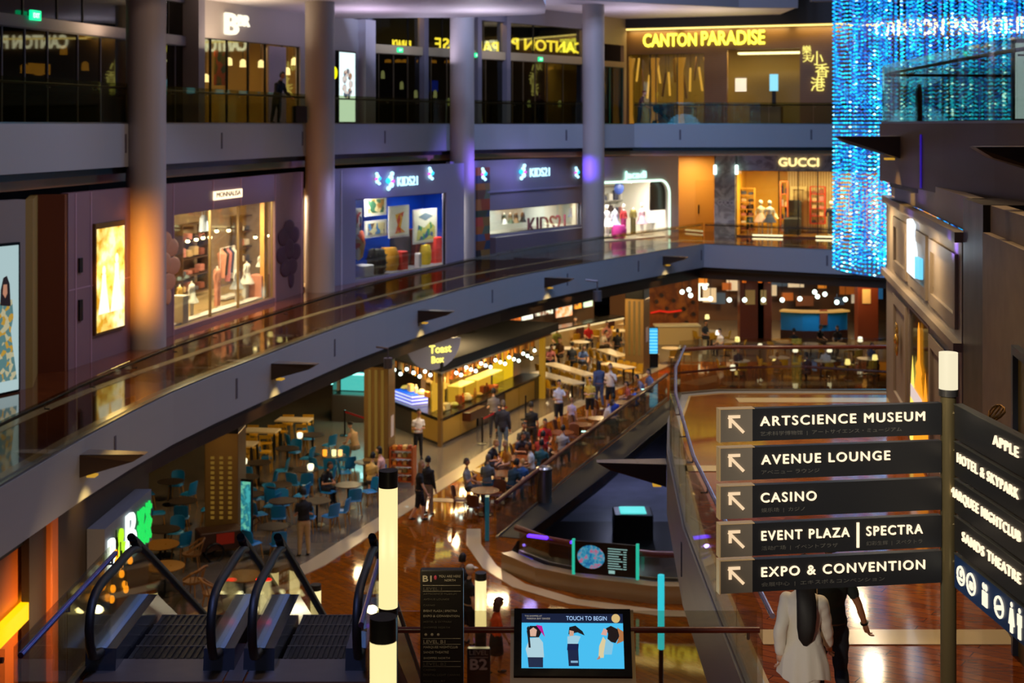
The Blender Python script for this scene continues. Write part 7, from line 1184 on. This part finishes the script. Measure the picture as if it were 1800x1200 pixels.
def body(pose, fine=False):
    key = (pose, fine)
    if key in _body: return _body[key]
    q = POSES[pose]; hip = q['hip']; Rl = Matrix.Rotation(R(q['lean']), 4, 'X'); up = lambda p: Vector((0,0,hip)) + Rl @ Vector(p); mb = MB(); bones = []
    rings = [(-.1,.12,.09),(-.03,.16,.115),(.06,.163,.115),(.2,.14,.098),(.34,.165,.112),(.43,.178,.108),(.49,.15,.088),(.54,.08,.065),(.58,.055,.055)]; n = 14; v = []
    for z, rx, ry in rings:
        for k in range(n): t = 2*math.pi*k/n; v.append(up((rx*math.cos(t), ry*math.sin(t) + (.012 if .3 < z < .5 else 0), z)))
    f = [tuple(range(n))[::-1], tuple((len(rings)-1)*n + k for k in range(n))]
    for i in range(len(rings)-1):
        for k in range(n): j = (k+1) % n; f.append((i*n+k, i*n+j, (i+1)*n+j, (i+1)*n+k))
    mb.add(v, f); bones.append(('torso', up((0,0,.05)), up((0,0,.5)), .13)); bones.append(('hips', up((0,0,-.08)), up((0,0,.03)), .13))
    mb.tube([up((0,.0,.5)), up((0,-.012,.6)), up((0,-.02,.68))], [.06,.052,.05], 10); bones.append(('neck', up((0,0,.59)), up((0,-.02,.72)), .04)); hands = []
    for s, (el, wr) in zip((1, -1), q['arms']):
        sh = up((s*.17, 0, .46)); e = sh + Rl @ Vector(el); w = sh + Rl @ Vector(wr); mb.tube([sh + Vector((-s*.04,0,0)), sh, (sh+e)/2, e, e + (w-e)*.35, w], [.05,.058,.05,.041,.042,.027], 10); mb.ell(sh, (.06,.06,.06), 10, 6)
        bones += [('uarm', sh, sh + (e-sh)*.62, .05), ('larm', sh + (e-sh)*.62, e, .045), ('farm', e, w, .035)]; hands.append((w, (w-e).normalized(), s))
    hj = Vector((0,0,hip))
    for s, (kn, an) in zip((1, -1), q['legs']):
        h = hj + Vector((s*.085,0,-.03)); k = hj + Vector((s*.09,0,0)) + Vector(kn); a = hj + Vector((s*.09,0,0)) + Vector(an)
        mb.tube([h, h + (k-h)*.35, k, k + (a-k)*.3, a], [.092,.085,.056,.058,.036], 12); mb.ell(a + Vector((0,-.07,-.035)), (.042,.12,.032), 10, 6); mb.ell(a + Vector((0,.01,-.02)), (.038,.05,.045), 8, 6)
        bones += [('thigh', h, k, .08), ('calf', k, a + Vector((0,0,.03)), .05), ('foot', a + Vector((0,.02,-.03)), a + Vector((0,-.14,-.04)), .03)]
    me = bpy.data.meshes.new('tmp'); me.from_pydata(mb.v, [], mb.f); bm = bmesh.new(); bm.from_mesh(me); bmesh.ops.recalc_face_normals(bm, faces=bm.faces); bm.to_mesh(me); bm.free()
    o = bpy.data.objects.new('tmp', me); COL.objects.link(o); m = o.modifiers.new('r', 'REMESH'); m.mode = 'VOXEL'; m.voxel_size = .013 if fine else .024; m2 = o.modifiers.new('s', 'SMOOTH'); m2.iterations = 6 if fine else 3; m2.factor = .5
    bpy.context.view_layer.update(); ev = bpy.data.meshes.new_from_object(o.evaluated_get(bpy.context.evaluated_depsgraph_get())); bpy.data.objects.remove(o)
    verts = [x.co.copy() for x in ev.vertices]; faces = [tuple(p.vertices) for p in ev.polygons]; nrm = [x.normal.copy() for x in ev.vertices]
    def seg(p, a, b): ab = b - a; t = max(0, min(1, (p-a).dot(ab)/ab.length_squared)); return (p - a - ab*t).length
    vb = [min(bones, key=lambda b: seg(p, b[1], b[2]) - b[3])[0] for p in verts]
    hd = up((0,-.035,.80)); D = dict(v=verts, f=faces, n=nrm, vb=vb, head=hd, hands=hands, Rl=Rl); _body[key] = D; return D
def head_mesh(mb, c):
    """skull with brow, nose, jaw, ears, eyes and mouth; the face looks along -y"""
    n, k = 16, 12; v = []
    for i in range(n):
        t = 2*math.pi*i/n
        for j in range(k+1):
            ph = math.pi*j/k; x, y, z = math.sin(ph)*math.cos(t)*.077, math.sin(ph)*math.sin(t)*.098, -math.cos(ph)*.118
            if z < -.03: x *= 1 - (-.03 - z)*3.6; y = y*(1 - (-.03 - z)*1.6) - (-.03 - z)*.12
            if y < -.07 and abs(x) < .022: y -= .02*max(0, 1 - abs(z + .018)/.035)
            v.append((c.x + x, c.y + y, c.z + z))
    f = []
    for i in range(n):
        j = (i+1) % n
        for q in range(k): f.append((i*(k+1)+q, j*(k+1)+q, j*(k+1)+q+1, i*(k+1)+q+1))
    mb.add(v, f, 0); mb.tube([(c.x,c.y-.092,c.z+.012),(c.x,c.y-.112,c.z-.022),(c.x,c.y-.092,c.z-.03)], [.008,.014,.01], 6, 0)
    for s in (-1, 1): mb.ell((c.x+s*.078,c.y+.005,c.z-.012), (.012,.022,.032), 8, 6, 0); mb.ell((c.x+s*.03,c.y-.086,c.z+.006), (.013,.008,.008), 8, 5, 1); mb.tube([(c.x+s*.014,c.y-.094,c.z+.028),(c.x+s*.046,c.y-.084,c.z+.026)], .005, 5, 1)
    mb.ell((c.x,c.y-.09,c.z-.058), (.024,.01,.008), 8, 5, 2)
def hand_mesh(mb, w, d, s, Rl):
    """palm, four unequal curled fingers and a thumb leaving the side of the palm"""
    side = Vector((0,-1,0)) - d*Vector((0,-1,0)).dot(d)
    side = side.normalized() if side.length > .2 else (Vector((0,0,1)) - d*d.z).normalized()
    pal = d.cross(side)*s; mb.tube([w - d*.015, w + d*.03, w + d*.085], [.026,.036,.034], 8, 0, flat=.6)
    for k, L in enumerate((.07,.082,.076,.06)):
        b = w + d*.078 + side*(.027 - .018*k); mb.tube([b, b + d*L*.5 - pal*.006, b + d*L*.85 - pal*.03, b + d*L - pal*.05], [.0095,.009,.008,.006], 6)
    b = w + d*.025 + side*.026; mb.tube([b, b + side*.03 + d*.02, b + side*.035 + d*.055 - pal*.012], [.012,.011,.008], 6)
_pm = {}
def pmesh(name, pose, kind, fine=False):
    key = (pose, kind, fine)
    if key in _pm: return _pm[key]
    D = body(pose, fine); mb = MB()
    if kind == 'body':
        mb.v = [tuple(p) for p in D['v']]; mb.f = list(D['f']); mb.mi = [0]*len(mb.f); head_mesh(mb, D['head'])
        for w, d, s in D['hands']: hand_mesh(mb, w, d, s, D['Rl'])
    else:
        sets = {'tee': ('torso','uarm'), 'long': ('torso','uarm','larm','farm'), 'vest': ('torso',), 'trousers': ('hips','thigh','calf'), 'shorts': ('hips','thigh'), 'shoes': ('foot',), 'loose': ('torso','hips','uarm','larm','farm'), 'jacket': ('torso','hips','uarm','larm','farm')}
        if kind in sets:
            keep = set(sets[kind]); off = {'shoes': .008, 'loose': .026, 'jacket': .022, 'trousers': .014, 'shorts': .02}.get(kind, .011); idx = {}
            for f in D['f']:
                if sum(D['vb'][i] in keep for i in f)*2 > len(f) or (kind != 'shoes' and all(D['vb'][i] in keep for i in f)):
                    for i in f:
                        if i not in idx:
                            idx[i] = len(mb.v); p = D['v'][i]; w = .006*math.sin(p.z*26 + p.x*34)*math.sin(p.y*30 + p.z*7) if kind == 'loose' else .003*math.sin(p.z*50 + p.x*17)
                            mb.v.append(tuple(p + D['n'][i]*(off + w)))
                    mb.f.append(tuple(idx[i] for i in f)); mb.mi.append(0)
        elif kind == 'skirt': h = POSES[pose]['hip']; mb.lathe([(.15,h+.08),(.19,h-.05),(.23,h-.4),(.22,h-.4),(.17,h-.05)], n=18, sy=.8)
        elif kind.startswith('hair'):
            c = D['head']; n, k = 16, 10
            lng = {'hair': -.06, 'hair_bob': -.12, 'hair_long': -.34, 'hair_bun': .02, 'hair_curly': -.2, 'hair_verylong': -.54}[kind]
            for i in range(n):
                t = 2*math.pi*i/n; cx, sy = math.cos(t), math.sin(t); back = (sy + 1)/2
                for j in range(k+1):
                    zz = .135 - (j/k)*(.135 - (lng if sy > -.25 else .055)); r = math.sqrt(max(0, 1 - (max(zz, -.0)/.136)**2)); curl = 1 + (.22*math.sin(j*2.2 + i*2.6) + .25 if kind == 'hair_curly' else 0)
                    mb.v.append((c.x + .09*cx*r*curl*(1 if zz > -.1 else 1 + (zz+.1)*.6 if kind != 'hair_verylong' else 1 - (zz+.1)*.55), c.y + .008 + .109*sy*r*curl*(1 - min(0, zz+.1)*2.7 if kind == 'hair_verylong' else 1), c.z + zz))
            for i in range(n):
                j = (i+1) % n
                for q in range(k): mb.f.append((i*(k+1)+q, j*(k+1)+q, j*(k+1)+q+1, i*(k+1)+q+1)); mb.mi.append(0)
            if kind == 'hair_bun': mb.ell((c.x, c.y+.1, c.z+.08), (.05,.05,.05), 10, 6)
        elif kind == 'cap': c = D['head']; mb.lathe([(.093,.04),(.09,.09),(.06,.13),(.001,.142)], (c.x, c.y+.005, c.z), 16, sy=1.15); mb.cbox((c.x, c.y-.13, c.z+.045), (.13,.1,.012))
    me = bpy.data.meshes.new(name); me.from_pydata(mb.v, [], mb.f); me.polygons.foreach_set('material_index', mb.mi); me.shade_smooth()
    for k in range(3 if kind == 'body' else 1): me.materials.append(SK[0])
    me.update(); _pm[key] = me; return me
def cloth(c): return mat('fabric_' + c, c, .8)
def person(pose, loc, face, h, skin, top, bot, hair, label, group=None, shoe='#2a2420', fine=False, cat='person', extra=None):
    """top, bot, hair: (style, colour)"""
    root = thing('person', label, cat, loc, R(face), group); k = h/1.74; root.scale = (k, k, k)
    if pose.startswith('sit'): root.scale = (k, k, 1 if abs(k-1) < .08 else k)
    for nm, kind, ms in (('body', 'body', (SK[skin], EYE, LIPS)), ('top', top and top[0], top and (cloth(top[1]),)), ('bottoms', bot and bot[0], bot and (cloth(bot[1]),)), ('shoes', 'shoes', (cloth(shoe),)), ('hair', hair and hair[0], hair and (mat('hair_' + hair[1], hair[1], .6),))):
        if not ms: continue
        if nm == 'top': nm = {'tee':'t_shirt','long':'shirt','vest':'vest','loose':'blouse','jacket':'jacket'}[kind]
        if nm == 'bottoms': nm = kind
        if nm == 'hair' and kind == 'cap': nm = 'cap'
        o = bpy.data.objects.new(nm, pmesh(nm, pose, kind, fine)); COL.objects.link(o); o.parent = root
        for i, m in enumerate(ms): o.material_slots[i].link = 'OBJECT'; o.material_slots[i].material = m
    return root
def on(px, py, z=0.012): p = F(px, py, 0); p.z = z; return p
BK, BR, BL, GY = '#120e0c', '#3a2416', '#b08a50', '#7a7470'
for a in (('phone', on(534,977), 200, 1.78, 1, ('tee','#0e0e10'), ('trousers','#b8986a'), ('hair',BK), 'person in a black shirt and tan trousers standing before the blue chairs'),
          ('walk', on(737,916), 95, 1.74, 2, ('tee','#141214'), ('shorts','#141214'), ('hair_long','#a0784a'), 'person with long light hair in black walking past the snack rack'),
          ('stand', on(752,905), 150, 1.7, 1, ('long','#1a181a'), ('trousers','#8a7a68'), ('hair',BK), 'person in a black top walking behind the one with long light hair'),
          ('phone', on(735,806), 20, 1.7, 1, ('tee','#e8e4dc'), ('trousers','#15151a'), ('hair',BK), 'person in a white shirt and dark apron right of the food pillar'),
          ('stand', on(884,796), 170, 1.82, 2, ('jacket','#15192e'), ('trousers','#5a6f8a'), ('hair','#5a5048'), 'person in a navy jacket and jeans standing at the corner stall'),
          ('stand', on(934,797), 185, 1.78, 1, ('tee','#0c0c0e'), ('trousers','#2a241e'), ('hair',BK), 'person in a black T-shirt standing with back turned near the queue belt'),
          ('phone', on(868,768), 190, 1.76, 2, ('tee','#7a7068'), ('trousers','#2a2a30'), ('hair',BK), 'person in a grey shirt at the counter behind the navy jacket'),
          ('eat', on(982,752), 30, 1.8, 1, ('tee','#e4e0e4'), ('shorts','#16161a'), ('hair',BK), 'person in a white T-shirt and black shorts raising a hand to the mouth'),
          ('stand', on(1005,762), 160, 1.3, 2, ('tee','#b8a8c8'), ('shorts','#8a6a5a'), ('hair','#8a5a38'), 'small child in a lilac top beside the person in white'),
          ('phone', on(1037,738), -10, 1.66, 2, ('tee','#d8b84a'), ('shorts','#141418'), ('hair_bun',BK), 'person in a yellow top and black shorts left of the large person in white'),
          ('eat', on(1073,722), -25, 1.88, 2, ('tee','#e8dcd0'), ('shorts','#1a1c26'), ('hair','#6a4a30'), 'large person in a cream white T-shirt and dark shorts near the railing'),
          ('walk', on(1053,716), 190, 1.86, 1, ('long','#4a5a80'), ('trousers','#4a5470'), ('hair_long',BK), 'tall person with long dark hair in blue before the long tables'),
          ('stand', on(824,1133), 120, 1.72, 2, ('tee','#121214'), ('shorts','#101014'), ('cap','#d8d0c0'), 'person in black with a pale cap behind the lit lower lamp post'),
          ('stand', on(812,1112), 150, 1.76, 1, ('tee','#1a1a1e'), ('trousers','#1a1a20'), ('hair',BK), 'dark haired person in black left of the pale cap'),
          ('walk', on(872,1186), 100, 1.6, 1, ('tee','#f05a20'), ('skirt','#15151a'), ('hair_curly','#4a1c10'), 'person with curly hair in an orange top right of the lower lamp post')):
    person(*a)
def sitter(px, py, face, skin, top, bot, hair, label, pose='sit', h=1.7): p = F(px, py, .6); p.z = .012; p = clear_rail(p, .42); return person(pose, p, face, h, skin, top, bot, hair, label)
for a in ((626,782, -130, 2, ('vest','#c8a878'), ('trousers','#8a7a60'), ('hair_bun',BK), 'seated person in a beige top left of the food pillar', 'sitlean'),
          (566,853, 60, 1, ('tee','#101012'), ('trousers','#1a1a1e'), ('hair',BK), 'seated person in black at the middle of the blue cafe', 'sitlean'),
          (652,842, 150, 2, ('tee','#d8b060'), ('trousers','#3a3a40'), ('hair',BK), 'seated person in a yellow T-shirt above the lamp post', 'sit'),
          (672,830, -100, 2, ('tee','#d8a8a0'), ('shorts','#5a4a50'), ('hair_bob',BK), 'seated person in pink facing the yellow T-shirt', 'sit'),
          (823,853, 75, 1, ('tee','#8a857c'), ('trousers','#2a2c34'), ('hair','#4a3a2c'), 'seated person in a grey polo at the near end of the railing row', 'sitback'),
          (856,846, 160, 2, ('tee','#5f666a'), ('trousers','#2c5a78'), ('hair','#6a5a48'), 'seated person in slate grey with back turned, near the railing row end', 'sit'),
          (858,812, 60, 2, ('tee','#2a2a34'), ('shorts','#3a3a44'), ('hair','#a8763c'), 'seated sandy haired person in dark blue behind the grey polo', 'sitlean'),
          (893,818, -60, 2, ('tee','#b87828'), ('shorts','#5a3a28'), ('hair_long',BL), 'seated blond person in an orange top in the crowded row', 'sit'),
          (912,796, 30, 1, ('tee','#3a3a48'), ('trousers','#22222a'), ('hair',BK), 'seated person in charcoal in the crowded row, behind the blond one', 'sitlean'),
          (919,782, 20, 1, ('tee','#4a4438'), ('trousers','#2a2420'), ('hair',BK), 'seated person in olive brown below the navy jacket', 'sit'),
          (957,776, 10, 1, ('tee','#b01818'), ('trousers','#2a2a30'), ('hair',BK), 'seated person in a red T-shirt below the black T-shirt', 'sit'),
          (947,800, 150, 2, ('tee','#8a1418'), ('shorts','#3a3038'), ('hair',BK), 'seated person in dark red with back turned in the crowded row', 'sitlean'),
          (918,838, 170, 2, ('tee','#2a5a9a'), ('shorts','#3a4a6a'), ('hair','#c89a5c'), 'seated fair haired child in blue at the railing', 'sit', 1.4),
          (897,853, 140, 1, ('tee','#1c3a4a'), ('trousers','#1a2a3a'), ('hair',BK), 'seated dark haired person in petrol blue at the railing', 'sitlean'),
          (935,822, -90, 1, ('tee','#d8d0c8'), ('shorts','#4a4a50'), ('hair_bob',BR), 'seated person in a white top in the crowded row', 'sit'),
          (951,818, 170, 2, ('tee','#2a5a60'), ('trousers','#26303a'), ('hair',BK), 'seated person in teal with back to the railing', 'sit'),
          (988,790, 160, 1, ('tee','#8a8890'), ('trousers','#3a3a42'), ('hair',BK), 'seated person in grey beside the glowing phone', 'sit'),
          (1062,738, 100, 2, ('tee','#b8b0b0'), ('trousers','#4a3a3a'), ('hair_bob',BR), 'seated person in pale grey at the railing below the large person', 'sitlean'),
          (1086,731, 170, 2, ('tee','#1a3a9a'), ('trousers','#20283a'), ('hair',BK), 'seated person in royal blue at the railing', 'sit'),
          (1113,703, 150, 2, ('tee','#2a64c8'), ('shorts','#3a4a6a'), ('hair',BR), 'seated child in bright blue at the far end of the railing', 'sitlean', 1.35),
          (1105,697, -70, 2, ('tee','#b85a50'), ('shorts','#4a3a40'), ('hair_bob',BR), 'seated person in coral left of the bright blue child', 'sit', 1.5),
          (1132,690, -80, 1, ('tee','#8a8498'), ('trousers','#3a3a44'), ('hair',BK), 'seated person in mauve grey holding a lit phone at the far railing end', 'sitlean'),
          (1156,683, -60, 2, ('tee','#6a7aa8'), ('trousers','#3a4454'), ('hair_bob',BK), 'seated person in pale blue at the far end beside the deck glass', 'sit'),
          (954,596, 20, 2, ('tee','#e0c8c0'), ('trousers','#3a3030'), ('hair',BK), 'seated person in pale pink at the end of the pale stall counter', 'sit'),
          (979,602, 0, 1, ('tee','#7a7a2a'), ('trousers','#2a2a20'), ('hair',BK), 'seated person in olive green in the far food court', 'sit'),
          (964,632, 30, 2, ('tee','#c87878'), ('trousers','#1c2440'), ('hair',BK), 'seated person in rose red behind the long table', 'sitlean'),
          (985,622, -30, 1, ('tee','#5a3a1c'), ('trousers','#2a2018'), ('hair',BR), 'seated person in brown behind the long table', 'sit'),
          (1022,633, 20, 2, ('tee','#5a78b8'), ('trousers','#3a4050'), ('hair_bob',BK), 'seated person in sky blue behind the long table', 'sitlean'),
          (1005,632, 160, 1, ('tee','#30343e'), ('trousers','#22242a'), ('hair',BK), 'seated person in slate at the long table', 'sit'),
          (1034,594, 10, 1, ('tee','#b81410'), ('trousers','#2a2024'), ('hair',BK), 'seated person in bright red in the far food court', 'sit'),
          (1067,592, -10, 1, ('tee','#c88070'), ('trousers','#4a1c1c'), ('hair',BR), 'seated person in salmon pink left of the far pillar', 'sit', 1.8),
          (1085,607, 170, 1, ('tee','#141216'), ('trousers','#18181c'), ('hair',BK), 'seated person in black left of the far pillar', 'sit'),
          (1056,606, 60, 2, ('tee','#e0d0b8'), ('trousers','#3a2c20'), ('hair',BK), 'seated person in cream in the far food court', 'sitlean'),
          (1012,584, -10, 2, ('tee','#d8d4d0'), ('trousers','#3a3a40'), ('hair',BK), 'seated person in white nearest the pale stall counter', 'sit'),
          (1440,598, 40, 1, ('tee','#1a1410'), ('trousers','#141210'), ('hair_bob',BK), 'seated person in black before the turquoise partition', 'sit'),
          (1473,600, -30, 2, ('tee','#241a18'), ('trousers','#1a1614'), ('hair_long',BK), 'seated person with long dark hair before the right end of the turquoise partition', 'sit'),
          (1238,590, 40, 1, ('tee','#22262e'), ('trousers','#1c1c22'), ('hair',BK), 'seated person in dark slate under the white light frame', 'sit'),
          (1268,606, -60, 2, ('tee','#d8d4cc'), ('trousers','#1c1c22'), ('hair',BK), 'seated person in white left of the tall mahogany pillar', 'sit'),
          (1296,640, 20, 1, ('tee','#2c2a30'), ('trousers','#1c1c22'), ('hair',BK), 'seated person in charcoal behind the far deck glass, left', 'sit'),
          (1395,606, 160, 1, ('tee','#16161c'), ('trousers','#1c1c22'), ('hair',BK), 'seated person in black at the left end of the turquoise partition', 'sit'),
          (1452,640, -30, 2, ('tee','#c8c0b8'), ('trousers','#1c1c22'), ('hair',BK), 'seated person in pale cream behind the far deck glass, right', 'sit'),
          (1530,632, 30, 1, ('tee','#3a4a6a'), ('trousers','#1c1c22'), ('hair',BK), 'seated person in denim blue behind the far deck glass, far right', 'sit'),
          (1420,652, 200, 1, ('tee','#1a1c24'), ('trousers','#1c1c22'), ('hair',BK), 'seated person in dark navy at the railing behind the far deck glass', 'sit'),
          (1365,652, 150, 1, ('tee','#1a1a20'), ('trousers','#141418'), ('hair',BK), 'seated dark clothed person seen through the far deck glass', 'sit')):
    sitter(*a)
# people on the galleries
person('rail', (-8.3,50.2,12.015), 60, 1.8, 1, ('jacket','#14141c'), ('trousers','#1a1a22'), ('hair',BK), 'person in a dark jacket leaning on the upper railing beside the lit shop')
mb = MB(); q = Vector((-8.3,50.2,12.015)); mb.rbox((0,0,.35), (.5,.3,.6), .05); obj('suitcase', mb, cloth('#1c1c22'), None, q + Vector((.75,.35,0)), R(20), label='dark suitcase standing beside the person at the upper railing', cat='suitcase')
q = Vector((6.5,72.3,12.015)); person('rail', q, 80, 1.66, 2, ('tee','#5a3a3a'), ('trousers','#2a2a30'), ('hair_bun','#5a1c14'), 'person bending over a stroller on the upper gallery')
t = thing('stroller', 'dark baby stroller tilted back beside the restaurant window', 'stroller', q + Vector((1.15,.1,0)), R(90)); mb = MB(); mb.add([(-.25,-.35,.35),(.25,-.35,.35),(.25,.3,.75),(-.25,.3,.75),(-.25,-.3,.28),(.25,-.3,.28),(.25,.36,.68),(-.25,.36,.68)], [(0,1,2,3),(7,6,5,4),(0,4,5,1),(1,5,6,2),(2,6,7,3),(3,7,4,0)]); mb.ell((0,.2,.8), (.26,.3,.25), 12, 8); obj('seat', mb, cloth('#15151a'), t)
mb = MB()
for s in (-1, 1): mb.tube([(s*.24,.55,1.0),(s*.25,.3,.7),(s*.25,-.4,.1)], .02, 6); mb.tube([(s*.24,-.2,.5),(s*.25,.4,.1)], .02, 6)
mb.tube([(-.24,.55,1.0),(.24,.55,1.0)], .02, 6); obj('frame', mb, BLACK, t)
for sx in (-1, 1):
    for y in (-.4, .4): mb = MB(); mb.lathe([(.03,-.02),(.1,-.02),(.1,.02),(.03,.02)], n=14); mb.v = [(z + sx*.27, x + y, w + .1) for x, w, z in mb.v]; obj('wheel', mb, BLACK, t)
# the pair walking below the signpost
W_ = person('walk', (2.86,13.95,6.015), 160, 1.66, 2, ('loose','#f0e8d8'), ('shorts','#e8e0d0'), ('hair','#17110e'), 'person with long dark hair in a loose cream blouse walking below the signpost', fine=True)
mb = MB(); mb.lathe([(.155,1.08),(.185,.98),(.225,.88),(.255,.78),(.272,.62),(.26,.62),(.17,.98)], n=56)
mb.v = [(x*(1 + .05*math.sin(9*math.atan2(y, x) + z*8)*max(0, 1.1 - z)*2), y*(.74 + .05*math.sin(11*math.atan2(y, x))*max(0, 1.1 - z)*2), z + .03*math.sin(3*math.atan2(y, x) + 1)*max(0, 1.05 - z)*2) for x, y, z in mb.v]; obj('blouse_hem', mb, cloth('#f0e8d8'), W_, smooth=60)
mb = MB(); mb.tube([(-.01,.02,1.62),(-.03,.085,1.52),(-.05,.14,1.42),(-.055,.165,1.28),(-.05,.172,1.15),(-.045,.175,1.04),(-.04,.17,.98)], [.07,.095,.1,.1,.092,.07,.02], 12, flat=.34); obj('hair_tress', mb, mat('hair_#17110e', '#17110e', .6), W_, smooth=60)
mb = MB(); mb.rbox((0,0,0), (.012,.012,.6), .004); obj('bag_strap', mb, cloth('#b09a78'), W_, (-.12,-.12,1.2))
M_ = person('walkout', (3.22,14.4,6.015), 184, 1.76, 1, ('tee','#2a3632'), ('trousers','#20242c'), ('hair',BK), 'companion in a dark green shirt with a black wristband behind the cream blouse', fine=True)
w, d, s = body('walkout', True)['hands'][1]; c = w - d*.03; mb = MB(); sd = d.orthogonal().normalized(); s2 = d.cross(sd); mb.tube([c + (sd*math.cos(R(30*k)) + s2*math.sin(R(30*k)))*.034 for k in range(12)], .012, 6, closed=True); obj('wristband', mb, BLACK, M_)
# phones glowing in hands
for px, py, z, lb in ((1026,758,.8,'glowing phone lying on the railing table in the crowd'), (1131,684,.95,'glowing phone held at the far railing end')):
    p = F(px, py, z); mb = MB(); mb.rbox((0,0,0), (.16,.1,.02), .01); obj('phone', mb, glow('phone_glow', '#c0fff0', 2.2), None, p, label=lb, cat='phone')
mb = MB(); mb.box(12.6, 12.9, 10, 31, 6, 10.9); mb.box(7.4, 12.6, 20.6, 20.8, 6, 10.9); struct('wall_right', mb, mat('dark_wall', '#1b1613'), label='dark wall behind the beige wall of the right hand deck')
